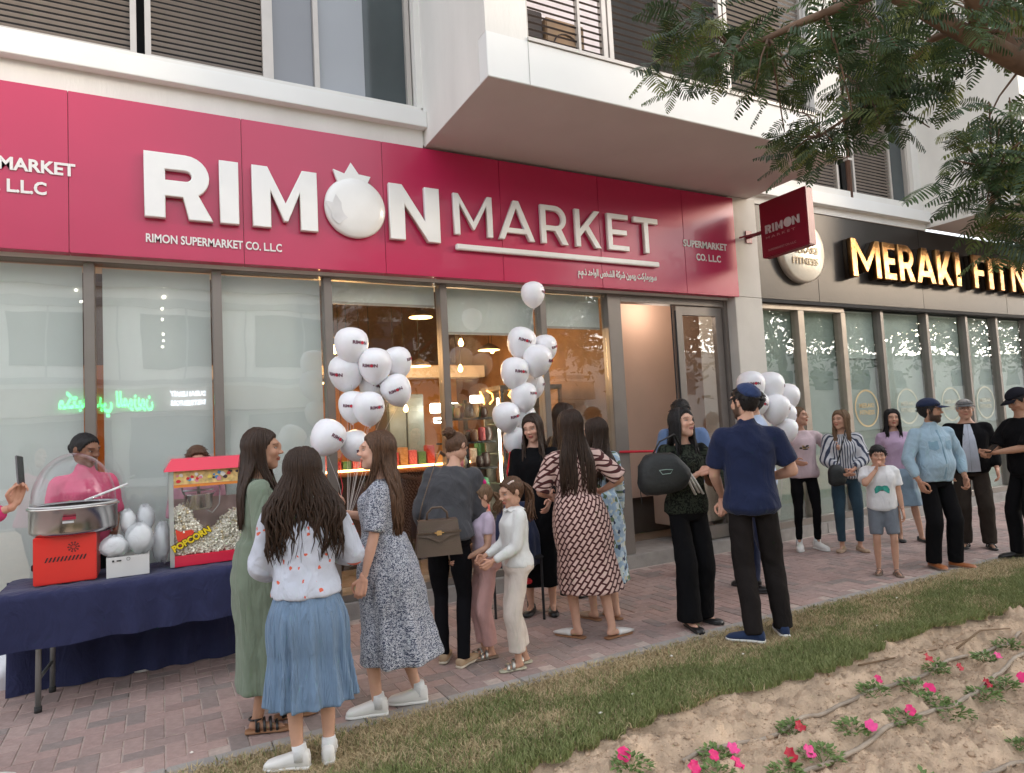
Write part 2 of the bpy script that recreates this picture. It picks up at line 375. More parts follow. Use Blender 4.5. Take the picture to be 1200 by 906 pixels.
# projecting bays
def bay(x0,x1,nm='bay'):
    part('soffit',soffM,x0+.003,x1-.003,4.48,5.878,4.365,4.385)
    part('bay_sill_wall',wall2,x0,x1,4.47,4.62,4.368,4.74,bev=.004)
    part('bay_side_wall',wallM,x0,x0+.15,4.62,5.90,4.368,12); part('bay_side_wall',wallM,x1-.15,x1,4.62,5.90,4.368,12)
    part('bay_side_wall',wallM,x0,x0+.38,4.475,4.62,4.74,12); part('bay_side_wall',wallM,x1-.45,x1,4.475,4.62,4.74,12)
    part('bay_floor',wallM,x0+.15,x1-.15,4.62,5.88,4.386,4.5)
    part('bay_sill',alul,x0+.38,x1-.45,4.455,4.54,4.742,4.772)
    if x0>5: part('bay_lintel',wall2,x0,x1,4.472,4.62,7.3,12)
bay(2.32,6.68); bay(10.60,16)
part('bay_panel_joint',M('sealant_grey',(.35,.35,.34),.8),2.698,2.703,4.4685,4.4695,4.37,4.74)
# second bay is a solid white wall towards the left part
part('bay_front_wall',wall2,10.98,13.2,4.476,4.60,4.745,12)

def louvre(x0,x1,z0,z1,y,pitch=.048,sw=.013,smat=None,frame=alul,back=True,backmat=darkM,mullx=()):
    wn=bpy.data.objects.new('window',None); COL.objects.link(wn); wn.location=((x0+x1)/2,y,z0); parent_keep(wn,B)
    f=MB(); t=.045
    f.box(x0,x1,y-.03,y+.03,z0,z0+t); f.box(x0,x1,y-.03,y+.03,z1-t,z1)
    f.box(x0,x0+t,y-.03,y+.03,z0+t,z1-t); f.box(x1-t,x1,y-.03,y+.03,z0+t,z1-t); f.build('frame',frame,wn)
    n=int((z1-z0-2*t)/pitch)
    me=MB().box(x0+t,x1-t,-.004,.004,-sw,sw); m2=bpy.data.meshes.new('slat'); 
    V=[(a,b*math.cos(.7)-c*math.sin(.7),b*math.sin(.7)+c*math.cos(.7)) for a,b,c in me.v]; m2.from_pydata(V,[],me.f); m2.materials.append(smat or slatM)
    for i in range(n):
        s=bpy.data.objects.new('slat',m2); COL.objects.link(s); s.location=(0,y,z0+t+pitch*(i+.5)); parent_keep(s,wn)
    for mx in mullx: bx('mullion',frame,wn,mx-.012,mx+.012,y-.035,y-.032+.05,z0+t,z1-t)
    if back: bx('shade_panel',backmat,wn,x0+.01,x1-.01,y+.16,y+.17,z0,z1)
    return wn
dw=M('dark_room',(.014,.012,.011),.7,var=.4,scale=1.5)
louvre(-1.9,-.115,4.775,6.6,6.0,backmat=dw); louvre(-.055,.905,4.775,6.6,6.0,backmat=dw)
# plain grey panes right of the louvres
wn=bpy.data.objects.new('window',None); COL.objects.link(wn); wn.location=(1.5,6,4.7); parent_keep(wn,B)
bx('pane',greyglass,wn,.93,1.31,6.02,6.03,4.70,6.6); 
bx('pane',M('pale_film_glass',(.31,.33,.36),.15,var=.05,scale=1),wn,1.35,1.79,6.02,6.03,4.70,6.6)
bx('pane',M('dark_green_glass',(.05,.065,.07),.08,var=.2,scale=1),wn,1.79,2.20,6.021,6.031,4.70,6.6)
f=MB()
for x in (.905,1.31,2.20): f.box(x,x+.045,5.97,6.05,4.70,6.6)
f.box(.95,2.20,5.985,6.045,4.688,4.72); f.build('frame',alul,wn)
part('window_reveal',darkM,-6,2.3,6.25,6.4,4.76,6.9)
dslat=M('dark_slat',(.05,.035,.03),.5)
# louvred bay windows
louvre(2.70,3.56,4.775,6.6,4.56,pitch=.062,sw=.008,smat=dslat,back=False,mullx=(3.26,)); louvre(3.58,5.0,4.775,6.6,4.56,pitch=.062,sw=.008,smat=dslat,back=False); louvre(5.02,6.22,4.775,6.6,4.56,pitch=.055,back=False)
part('bay_window_back',M('bay_wall_lilac',(.85,.79,.82),.8,var=.05),2.5,3.95,5.05,5.08,4.5,7.4)
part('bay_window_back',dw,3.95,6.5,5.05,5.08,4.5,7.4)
ac=thing('air_conditioner','tan outdoor air conditioner unit behind the louvres of the projecting bay','air conditioner',(3.1,4.85,4.5))
acM=M('tan_casing',(.36,.23,.13),.6,var=.1)
bx('casing',acM,ac,3.02,3.42,4.68,4.98,4.5,5.16,.01)
bx('casing_side',M('dark_grille',(.05,.035,.03),.6),ac,2.74,3.0,4.7,4.98,4.5,5.2,.01)
mb=MB(); mb.lathe([(.13,0),(.14,.004),(.14,.012)],(3.22,4.668,4.9),20,axis='y'); mb.build('fan_guard',MATS['dark_grille'],ac)
# right windows above the gym
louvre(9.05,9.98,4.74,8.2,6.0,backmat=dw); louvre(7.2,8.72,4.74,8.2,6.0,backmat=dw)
part('window_reveal',darkM,6.8,10.6,6.25,6.4,4.76,8.3)
part('window_pane',M('dark_green_glass',(.05,.065,.07),.08),10.0,10.36,6.02,6.03,4.70,8.3); part('window_frame',alul,10.36,10.42,5.96,6.05,4.70,8.3); part('upper_wall',wallM,10.42,10.6,5.9,6.4,4.74,8.3)
dp=thing('drainpipe','brown drainpipe running up the wall between the upper windows','pipe',(8.86,5.92,4.7))
MB().tube([(8.84,5.9,4.62),(8.84,5.9,8.6)],.035,10).build('pipe',M('brown_pipe',(.13,.07,.05),.5),dp,True)
mb=MB(); 
for z in (5.2,6.2,7.2): mb.box(8.795,8.885,5.86,5.94,z,z+.03)
mb.build('bracket',alul,dp)

# ------------------------------------------------------------------ market shopfront
F1=bpy.data.objects.new('shopfront',None); COL.objects.link(F1); F1.location=(2.5,6.05,.135); parent_keep(F1,B)
edges=[-1.43,-.466,.444,1.365,2.49,3.626]
f=MB()
for x in edges: bx('mullion',alu,F1,x-.036,x+.036,5.99,6.12,.20,3.05,.004)
bx('mullion',alu,F1,4.47,4.655,5.985,6.12,.135,3.05,.006)
bx('mullion',alu,F1,6.26,6.322,5.985,6.12,.135,3.05,.006)
bx('head_rail',alu,F1,-2.4,6.322,5.98,6.13,3.052,3.14,.004)
bx('sill_rail',alu,F1,-2.4,4.47,5.985,6.12,.137,.20,.004)
bx('door_head',alu,F1,4.657,6.258,5.99,6.11,2.975,3.048,.004)
xs=[-2.4]+edges+[4.506]
for a,b in zip(xs[:-1],xs[1:]):
    bx('pane',glass,F1,a+.037,b-.037,6.05,6.058,.20,3.05)
# blinds
for a,b,z in ((-2.3,-.52,.21),(-.385,.40,.21),(.49,1.32,.21),(1.41,2.445,2.86),(2.54,3.58,2.60),(3.68,4.45,2.69)):
    bx('roller_blind',blindM,F1,a,b,6.13,6.134,z,3.045)
    if z>1: bx('blind_rail',alul,F1,a,b,6.127,6.137,z-.025,z)
# door leaf on the right, open passage left
door=bpy.data.objects.new('door',None); COL.objects.link(door); door.location=(5.9,6.05,.135); parent_keep(door,B)
f=MB(); f.box(5.50,5.60,6.02,6.08,.15,2.965); f.box(6.14,6.25,6.02,6.08,.15,2.965); f.box(5.60,6.14,6.02,6.08,2.86,2.965); f.box(5.60,6.14,6.02,6.08,.15,.30); f.build('frame',alu,door)
bx('pane',glass,door,5.60,6.14,6.046,6.054,.30,2.86)
MB().tube([(5.46,5.99,.5),(5.46,5.99,2.9)],.012,8).build('pull_bar',darkM,door,True)
MB().tube([(5.40,5.985,.3),(5.40,5.985,2.97)],.009,8).build('door_seal',darkM,door,True)
# passage wall and recess
part('passage_wall',salm,4.66,6.9,6.9,7.0,.62,3.4); part('passage_base',M('passage_dark',(.12,.10,.085),.7),4.66,6.9,7.02,7.1,.135,.62)
part('passage_bench',M('beige_counter',(.52,.40,.32),.5,var=.04),5.45,6.24,6.2,6.6,.32,.95,bev=.01)
sk=thing('wall_socket','small black socket with a hanging cord on the salmon passage wall','socket',(5.02,6.89,.95)); bx('plate',darkM,sk,4.99,5.05,6.88,6.899,.93,1.01,.003)
MB().tube([(5.02,6.885,.93),(5.02,6.87,.8),(5.03,6.88,.66)],.005,6).build('cord',darkM,sk)

# ------------------------------------------------------------------ shop interior
orange=M('orange_wall',(.60,.25,.055),.8,var=.08,scale=2); brown=M('brown_ceiling',(.10,.055,.035),.8)
part('shop_floor',M('shop_tile',(.35,.27,.2),.4),-2.5,6.9,6.61,11,.0,.137)
part('shop_back_wall',orange,-2.5,6.9,10.6,10.7,.137,2.75); part('shop_back_wall',brown,-2.5,6.9,10.58,10.7,2.75,4.2)
part('shop_ceiling',brown,-2.5,6.9,6.42,11,3.9,3.95); part('shop_side_wall',orange,-2.6,-2.5,6.4,10.7,.137,3.9)
part('shop_side_wall',M('brown_side_wall',(.22,.11,.05),.7,var=.15),4.57,4.657,6.14,10.6,.137,3.9); part('passage_ceiling',brown,4.66,6.9,6.4,7.0,3.4,3.45); part('passage_side_wall',salm,6.9,6.98,6.4,7.1,.137,3.4)
part('cream_bulkhead',M('cream_bulkhead',(.62,.47,.32),.7),.2,4.5,9.3,9.6,2.42,2.60)
cnt=thing('shop_counter','dark brown shop counter seen through the middle window under hanging bulbs','counter',(2.6,7.6,.135))
bx('body',M('dark_wood',(.05,.025,.015),.5),cnt,1.2,4.2,7.4,8.0,.137,1.15,.01); bx('top',M('brown_top',(.16,.07,.035),.35),cnt,1.15,4.25,7.35,8.05,1.152,1.20,.005)
warm=M('warm_led',(1,.6,.25),.5,var=0,emit=(1,.50,.16),es=5)
bx('light_strip',warm,cnt,1.3,3.3,7.325,7.345,1.21,1.235)
bxc=[M('pack_red',(.45,.05,.05),.5),M('pack_brown',(.20,.09,.05),.5),M('pack_tan',(.5,.3,.14),.5),M('pack_pink',(.65,.16,.22),.5),M('pack_white',(.7,.66,.6),.5),M('pack_green',(.08,.25,.12),.5)]
for k in range(26):
    x=1.25+k*.112; h=random.uniform(.10,.26); 
    o=bx('snack_box',random.choice(bxc),None,x,x+.095,7.5,7.62,1.201,1.201+h,.004)
    tag(o,'%s snack packet in the row on the dark shop counter behind the window'%{'pack_red':'red','pack_brown':'brown','pack_tan':'tan','pack_pink':'pink','pack_white':'white','pack_green':'green'}[o.data.materials[0].name],'packet','snack packets on the shop counter, '+o.data.materials[0].name[5:])
fr=thing('drinks_fridge','tall grey double door fridge against the orange wall behind the counter','fridge',(3.05,9.2,.135))
bx('cabinet',M('fridge_grey',(.10,.12,.13),.4),fr,2.78,3.32,8.9,9.5,.137,2.15,.01); bx('door',M('fridge_door',(.16,.19,.20),.25),fr,2.80,3.04,8.87,8.895,.3,2.1,.005); bx('door',MATS['fridge_door'],fr,3.06,3.30,8.87,8.895,.3,2.1,.005)
sh=thing('snack_stand','dark wire snack stand crowded with crisp bags inside the window','shelf',(3.25,7.0,.135))
bx('post',darkM,sh,3.1,3.14,7.0,7.04,.137,1.95)
for z in (.55,.85,1.15,1.45,1.72): bx('shelf',darkM,sh,2.82,3.42,6.85,7.2,z,z+.02)
for k in range(60):
    z=random.choice((.57,.87,1.17,1.47,1.74)); x=random.uniform(2.84,3.36); y=random.uniform(6.86,7.1)
    mbk=MB(); s=random.uniform(.07,.11); a=random.uniform(-.5,.5)
    mbk.lathe([(.01,0),(s*.5,.01),(s*.62,s*.8),(s*.5,s*1.6),(.01,s*1.7)],(x,y,z),7,sy=.5)
    mm_=bxc[k%6] if random.random()<.45 else M('bag_dark',(.07,.04,.035),.3); cn_={'bag_dark':'dark'}.get(mm_.name,mm_.name[5:]); tag(mbk.build('snack_bag',mm_,None,True),'%s crisp bag crammed on the dark snack stand inside the window'%cn_,'bag','crisp bags on the snack stand, '+cn_)
cab=thing('glass_cabinet','upright glass display cabinet lit by a bright white tube','cabinet',(3.75,7.0,.135))
bx('back',M('cab_back',(.25,.24,.20),.4,var=.3,scale=9),cab,3.50,4.30,7.3,7.33,.3,2.05); bx('top',alu,cab,3.48,4.32,6.8,7.33,2.05,2.1)
for x in (3.48,3.86,4.28): bx('frame',M('steel',(.5,.48,.45),.25,metal=1),cab,x,x+.035,6.8,6.835,.137,2.05)
for z in (.6,.95,1.3,1.65): bx('shelf',M('shelf_glass_green',(.35,.45,.38),.2),cab,3.52,4.28,6.84,7.28,z,z+.012)
white_led=M('white_tube',(1,1,.9),.5,var=0,emit=(1,.97,.82),es=7)
MB().tube([(3.43,6.78,.5),(3.43,6.78,1.95)],.014,8).build('light_tube',white_led,cab)
for k in range(24):
    z=random.choice((.612,.962,1.312,1.662)); x=3.56+.09*(k%8); c=random.choice(bxc)
    mbk=MB().lathe([(.001,0),(.035,0),(.038,.1),(.03,.16),(.012,.19),(.012,.24),(.001,.24)],(x,7.0+random.uniform(-.1,.1),z),8)
    tag(mbk.build('bottle',c,None,True),'%s bottle standing on a shelf of the glass display cabinet'%c.name[5:],'bottle','bottles in the glass cabinet, '+c.name[5:])
def dupat(me,name,mat,loc): pass
# hanging lamps
lamp_w=M('lamp_glow',(1,.7,.35),.5,var=0,emit=(1,.55,.18),es=9); lamp_s=M('lamp_disc',(1,.8,.5),.5,var=0,emit=(1,.62,.22),es=2.6)
def ray_pt(px,py,Y):
    pass
discs=[(3.07,8.2,3.12),(3.02,8.2,2.47),(4.15,8.4,2.72),(1.75,8.0,2.25),(2.45,9.0,2.62),(3.9,7.6,2.95),(1.85,9.0,3.85)]
for x,y,z in discs:
    t=thing('pendant_lamp','wide pendant lamp disc glowing yellow inside the shop','lamp',(x,y,z),'disc pendant lamps')
    MB().lathe([(.02,.10),(.12,.05),(.17,0),(.165,0),(.02,.08)],(x,y,z),20).build('lamp_shade',M('shade_dark',(.08,.05,.04),.5),t,True)
    MB().lathe([(.001,-.002),(.155,-.002),(.15,.006),(.001,.006)],(x,y,z),20).build('diffuser',lamp_s,t)
    MB().tube([(x,y,z+.1),(x,y,3.9)],.005,5).build('cable',darkM,t)
bulbs=[(1.78,7.6,2.60),(2.02,8.0,2.02),(2.10,7.3,1.93),(1.62,8.2,1.95),(2.80,8.6,2.05),(2.95,8.6,1.94),(3.50,7.9,2.75),(1.9,7.9,1.55),(2.1,8.3,1.6),(.95,7.0,2.5),(3.65,8.3,2.45),(4.2,7.8,2.3),(4.3,8.6,2.75),(.9,7.6,1.5)]
for x,y,z in bulbs:
    t=thing('hanging_bulb','bare warm filament bulb hanging on a thin cable in the shop','bulb',(x,y,z),'hanging filament bulbs')
    MB().lathe([(.001,-.05),(.02,-.045),(.034,-.015),(.03,.012),(.014,.04),(.012,.055)],(x,y,z),12).build('bulb',lamp_w,t,True)
    MB().tube([(x,y,z+.05),(x,y,z+.09),(x,y,3.9)],[.014,.004,.004],6).build('cable',darkM,t)
for k,(x,y,z,wd,hh) in enumerate(((3.52,8.6,1.93,.42,.13),(3.85,8.2,2.02,.22,.10),(3.42,8.2,1.86,.2,.1),(4.05,8.2,1.95,.12,.09),(3.18,8.0,1.75,.12,.07))):
    tag(bx('light_box',white_led,None,x-wd/2,x+wd/2,y,y+.04,z-hh/2,z+hh/2,.01),'lit white light box on the orange wall above the snack shelves','light box','light boxes above the shelves')
# orange neon strokes
ne=M('neon_orange',(1,.5,.1),.5,var=0,emit=(1,.36,.05),es=6)
mb=MB(); mb.tube([(3.36,7.1,2.05),(3.40,7.1,1.98),(3.41,7.1,1.90)],.008,6); mb.tube([(3.45,7.1,2.06),(3.52,7.1,2.02),(3.53,7.1,1.95),(3.48,7.1,1.90)],.008,6); mb.tube([(3.78,7.1,2.06),(3.74,7.1,2.0),(3.80,7.1,1.94)],.008,6)
tag(mb.build('neon_sign',ne,None,True),'small curled orange neon tube sign above the glass cabinet','neon sign')
for (x,y,z,e,c) in ((2.0,8.2,2.6,34,(1,.55,.22)),(3.4,7.6,2.5,18,(1,.66,.36)),(5.6,6.5,3.1,7,(1,.82,.68))):  # last entry is an added fill that brightens the passage, no lamp there
    l=bpy.data.lights.new('shop_lamp_light','POINT'); l.energy=e; l.color=c; l.shadow_soft_size=.3; lo=bpy.data.objects.new('shop_lamp_light',l); COL.objects.link(lo); lo.location=(x,y,z)

# ------------------------------------------------------------------ market sign
S1=thing('market_sign','long magenta shop fascia sign with raised white RIMON MARKET lettering','sign',(2.5,5.83,3.08))
px=[-3.015,-1.795,-.575,.648,1.868,3.09,4.31,5.53,6.385]
for a,b in zip(px[:-1],px[1:]): bx('panel',redM,S1,a+.0015,b-.0015,5.83,5.93,3.08,4.33,.003)
sideM=M('letter_side',(.42,.41,.40),.4)
def put_letter(ch,x0,x1,z0,z1,t,depth,y,parent,mat,bev=.006):
    me=poly_mesh(glyph(ch,x1-x0,z1-z0,t),depth,bev); me.transform(face_y(x0,y-depth/2-bev,z0)); return link('letter',me,mat,parent)
for ch,a,b in (('R',-.077,.415),('I',.465,.612),('M',.716,1.252),('N',1.903,2.40)): put_letter(ch,a,b,3.395,3.922,.148,.045,5.826,S1,acry)
for ch,a,b in (('M',2.552,2.970),('A',3.035,3.452),('R',3.532,3.862),('K',3.960,4.290),('E',4.385,4.672),('T',4.752,5.100)): put_letter(ch,a,b,3.502,3.912,.062,.035,5.826,S1,acry,.005)
# pomegranate: domed disc and its crown
mb=MB(); mb.lathe([(.273,.0),(.278,-.03),(.262,-.05),(.2,-.062),(.1,-.068),(.001,-.07)],(1.592,5.826,3.652),48,axis='y')
mb.build('pomegranate_disc',acry,S1,True)
cr=[(1.44,3.86),(1.40,3.985),(1.50,3.955),(1.56,4.065),(1.63,3.965),(1.74,3.955),(1.70,3.87),(1.735,3.84),(1.6,3.82)]
me=poly_mesh([[(x-1.59,z-3.8) for x,z in cr]],.03,.004); me.transform(face_y(1.59,5.80,3.8)); link('pomegranate_crown',me,acry,S1)
me=poly_mesh([[(-.1,.03),(-.16,.13),(-.09,.12),(-.06,.2),(0,.11),(.06,.1),(.02,.05),(.05,0),(-.04,-.07),(-.1,-.02)]],.004,0); me.transform(face_y(1.47,5.762,3.55)); link('pomegranate_highlight',me,M('grey_reflection_print',(.62,.62,.62),.3),S1)  # flat grey shape paints a reflection onto the glossy white disc
bx('underline',acry,S1,2.562,5.085,5.775,5.826,3.352,3.408,.008)
wt=M('white_vinyl',(.78,.76,.74),.4,var=.02)
def small_text(s,x,z,width,size,parent,mat,y=5.8265,bold=.002,align='LEFT',depth=.006,name='lettering',space=1):
    me=text_mesh(s,size,depth,bold,width=width,space=space); me.transform(face_y(x,y-depth/2,z)); return link(name,me,mat,parent)
small_text('RIMON SUPERMARKET CO. L.L.C',-.07,3.205,1.02,.095,S1,wt)
small_text('SUPERMARKET',5.51,3.645,.71,.115,S1,wt,bold=.003); small_text('CO. L.L.C',5.70,3.49,.40,.115,S1,wt,bold=.003)
small_text('SUPERMARKET',-1.345,3.665,.815,.13,S1,wt,bold=.004); small_text('CO. L.L.C',-1.185,3.50,.475,.13,S1,wt,bold=.004)
ar=''.join(chr(c) for c in (0xFED3,0xFE8E,0xFEF3,0xFEAE))
# Arabic company line, presentation forms in visual order
AR={'supermarket':'\uFE96\uFEDB\uFEAE\uFE8E\uFEE3 \uFEAE\uFE91\uFEEE\uFEB3'}
ar_line='\uFEE1.\uFEE1.\uFEAB \uFEAA\uFEA3\uFE8D\uFEEE\uFEDF\uFE8D \uFEBA\uFEA8\uFEB8\uFEDF\uFE8D \uFE94\uFEDB\uFEAE\uFEB7 \uFEE5\uFEEE\uFEE3\uFEF3\uFEAD \uFE96\uFEDB\uFEAD\uFE8E\uFEE3\uFEAE\uFE91\uFEEE\uFEB3'
small_text(ar_line,3.985,3.205,1.08,.10,S1,wt,bold=.003)

# hanging sign
S2=thing('hanging_sign','square dark red RIMON blade sign hanging from a bracket on the column','sign',(6.62,5.3,3.45))
bladeM=M('dark_red_box',(.20,.008,.022),.35,var=.05)
bx('box',bladeM,S2,6.57,6.70,4.93,5.60,3.515,4.20,.01)
def blade_letter(ch,y0,y1,z0,z1,t):
    me=poly_mesh(glyph(ch,y0-y1,z1-z0,t),.008); 
    me.transform(Matrix.Translation((6.565,y0,z0))@Matrix.Rotation(-PI/2,4,'Z')@Matrix.Rotation(PI/2,4,'X')); return link('letter',me,M('sign_grey_white',(.50,.47,.46),.5),S2)
for ch,a,b in (('R',5.52,5.43),('I',5.415,5.39),('M',5.37,5.265),('N',5.13,5.03)): blade_letter(ch,a,b,3.80,3.90,.03)
me=MB().lathe([(.001,-.006),(.055,-.005),(.058,0)],(0,0,0),20,axis='y'); mm=bpy.data.meshes.new('disc'); mm.from_pydata(me.v,[],me.f); mm.transform(Matrix.Translation((6.568,5.195,3.855))@Matrix.Rotation(-PI/2,4,'Z')); link('pomegranate_disc',mm,MATS['sign_grey_white'],S2)
for s,y,z,wd,sz in (('M A R K E T',5.52,3.735,.42,.04),('SUPERMARKET CO. L.L.C',5.50,3.58,.40,.035)):
    me=text_mesh(s,sz,.003,.0005,width=wd); me.transform(Matrix.Translation((6.566,y,z))@Matrix.Rotation(-PI/2,4,'Z')@Matrix.Rotation(PI/2,4,'X')); link('lettering',me,M('sign_dull_pink',(.36,.17,.17),.5),S2)
bx('arm',bladeM,S2,6.62,6.65,5.60,5.84,3.84,3.88,.004); bx('wall_plate',bladeM,S2,6.58,6.69,5.835,5.848,3.78,3.94,.003)
mb=MB(); mb.tube([(6.45,5.83,3.83),(6.635,5.60,3.86)],.012,8); mb.build('brace',bladeM,S2)

# ------------------------------------------------------------------ gym shopfront
S3=thing('gym_sign','charcoal fascia sign with raised gold MERAKI FITNESS letters','sign',(10,5.85,3.08))
gx=[6.802,7.98,10.4,12.82,15.24,18]
for a,b in zip(gx[:-1],gx[1:]): bx('panel',fascM,S3,a+.002,b-.002,5.90,5.99,3.10,4.335,.003)
bx('drip_edge',darkM,S3,6.802,18,5.905,6.0,3.055,3.097)
def gl(ch,a,b): 
    put_letter(ch,a,b,3.462,4.01,.115,.05,5.83,S3,gold,.008)
    me=poly_mesh(glyph(ch,b-a,.548,.115),.06,0); me.transform(face_y(a,5.865,3.462)); link('letter_return',me,M('dark_return',(.03,.022,.015),.4),S3)
for ch,a,b in (('M',8.555,9.20),('E',9.27,9.56),('R',9.63,10.02),('A',10.05,10.55),('K',10.60,11.02),('I',11.10,11.24),('F',11.62,11.95),('I',12.05,12.19),('T',12.26,12.66),('N',12.76,13.22),('E',13.32,13.62),('S',13.68,14.05),('S',14.12,14.5)): gl(ch,a,b)
S4=thing('round_gym_sign','round silver disc sign reading MERAKI FITNESS beside the gold letters','sign',(7.72,5.7,3.7))
MB().lathe([(.43,.0),(.43,-.08),(.40,-.095),(.001,-.10)],(7.62,5.90,3.76),48,axis='y').build('disc',M('brushed_silver',(.62,.58,.50),.35,metal=.6,var=.15,scale=4,bump=.3,bscale=9),S4,True)
small_text('MERAKI',7.37,3.72,.50,.13,S4,M('gold_print',(.45,.33,.18),.4),y=5.795,bold=.002); small_text('FITNESS',7.37,3.57,.50,.13,S4,MATS['gold_print'],y=5.795,bold=.002)
F2=bpy.data.objects.new('shopfront',None); COL.objects.link(F2); F2.location=(9,6.0,.135); parent_keep(F2,B)
creamal=M('champagne_aluminium',(.40,.34,.28),.4,metal=.3)
gblind=M('green_grey_blind',(.38,.45,.40),.9,var=.05); gblind2=M('pale_green_blind',(.58,.66,.61),.9,var=.05)
bx('head_rail',creamal,F2,6.805,8.56,5.96,6.10,2.985,3.05)
for a,b,nm in ((6.85,6.93,0),(7.60,7.72,0),(8.49,8.59,0)): bx('mullion',creamal,F2,a,b,5.965,6.09,.137,2.983,.004)
bx('sill_rail',alu,F2,6.805,18,5.97,6.09,.137,.22)
ed=[8.59,9.44,10.58,11.67,12.585,13.6,14.7,15.9,17.1]
for e in ed[1:]: bx('mullion',alu,F2,e-.05,e+.02,5.965,6.09,.22,3.05,.003)
gp=[6.93,7.66,8.54]+ed[1:]
for k,(a,b) in enumerate(zip(gp[:-1],gp[1:])):
    bx('pane',glass,F2,a+.02,b-.05,6.02,6.028,.22,3.0)
    if k==2: bx('roller_blind',gblind2,F2,a+.02,b-.05,6.10,6.104,2.35,3.04); bx('roller_blind',MATS['green_grey_blind'],F2,a+.02,b-.05,6.12,6.124,.2,2.352)
    else: bx('roller_blind',gblind if k<2 else gblind2,F2,a+.02,b-.05,6.10,6.104,.2,3.04)
for k,(x,) in enumerate(((8.97,),(9.95,),(11.1,),(12.1,))):
    mt=M('gold_vinyl',(.55,.42,.22),.4) if k==0 else M('faint_vinyl',(.52,.53,.43),.5)
    mb=MB(); n=40
    V=[];F=[]
    for j in range(n):
        a=2*PI*j/n; V+=[(x+.27*math.cos(a),6.015,1.62+.27*math.sin(a)),(x+.245*math.cos(a),6.015,1.62+.245*math.sin(a)),(x+.27*math.cos(a),6.012,1.62+.27*math.sin(a)),(x+.245*math.cos(a),6.012,1.62+.245*math.sin(a))]
    for j in range(n):
        a=4*j; b=4*((j+1)%n); F+=[(a+2,b+2,b+3,a+3),(a,a+2,b+2,b)]
    mb.add(V,F); mb.build('round_decal',mt,F2)
    for s,zz in (('MERAKI',1.63),('FITNESS',1.53)):
        small_text(s,x-.17,zz,.34,.09,F2,mt,y=6.014,bold=.002,depth=.002)
part('gym_back_wall',M('gym_wall',(.2,.22,.2),.8),6.99,18,6.3,6.4,.1,4.3); part('gym_back_wall',wallM,16,24,5.9,6.4,0,12)

# ------------------------------------------------------------------ opposite side of the street, seen mirrored in the glass
OB=thing('opposite_building','long white building across the street mirrored in the shop windows','building',(0,-20,0))
bx('wall',wallM,OB,-45,22,-26,-20,-.1,9.2); pass
bx('canopy',M('beige_band',(.42,.36,.30),.8),OB,-45,22,-20.0,-18.9,3.0,4.0)
dkg=M('dark_window',(.05,.07,.08),.15)
for k in range(14):
    x=-42+k*4.6
    for z in (5.0,): bx('window',dkg,OB,x,x+2.9,-19.99,-19.96,z,z+2.3)
    bx('shop_window',M('dim_shop',(.20,.22,.22),.4),OB,x-.5,x+3.4,-19.99,-19.96,.3,2.8)
bx('roof_band',M('grey_band',(.33,.34,.34),.8),OB,-45,22,-20.3,-19.8,8.4,9.3)
for z0_,z1_ in ((4.25,4.5),(7.55,7.9)): bx('band',MATS['grey_band'],OB,-45,22,-20.06,-19.93,z0_,z1_)
for k in range(26): bx('panel_joint',MATS['grey_band'],OB,-44+k*2.5,-43.93+k*2.5,-19.985,-19.95,4.5,7.55)
lmp=M('facade_lamp',(1,1,.9),.5,var=0,emit=(1,.95,.8),es=3)
for x,z in ((.27,8.45),(.25,8.0),(.22,7.55),(.22,7.1),(.2,6.5),(.2,6.2),(.17,5.9),(-3.2,8.9),(-2.95,8.25),(-2.75,7.75),(-2.55,7.25),(6.0,3.2),(7.5,3.15),(9,3.1)): MB().lathe([(.001,0),(.07,0),(.07,-.03),(.001,-.03)],(x,-19.9,z),10,axis='y').build('facade_lamp',lmp,OB)
gr=M('green_neon',(.1,1,.35),.5,var=0,emit=(.08,1.0,.30),es=3)
ws=M('white_neon',(1,1,1),.5,var=0,emit=(.75,.85,1),es=2.5)
S5=thing('library_sign','green lit Arabic and white English library sign across the street, mirrored in the glass','sign',(-1.5,-18.8,3.3))
MSG='\uFEE5\uFEEE\uFEF3\uFEAF\uFEEE\uFEE4\uFEE0\uFEDF \uFEF2\uFE91\uFEA9 \uFE94\uFE92\uFE98\uFEDC\uFEE3'
def back_text(s,xr,z,width,size,mat,bold):
    me=text_mesh(s,size,.05,bold,width=width); me.transform(Matrix.Translation((xr,-18.8,z))@Matrix.Rotation(PI,4,'Z')@Matrix.Rotation(PI/2,4,'X')); return link('lettering',me,mat,S5)
back_text(MSG,-.15,3.25,3.3,.85,gr,.03)
back_text('DUBAI LIBRARY',1.75,3.62,1.35,.28,ws,.012); back_text('DISTRIBUTORS',1.75,3.24,1.35,.28,ws,.012)

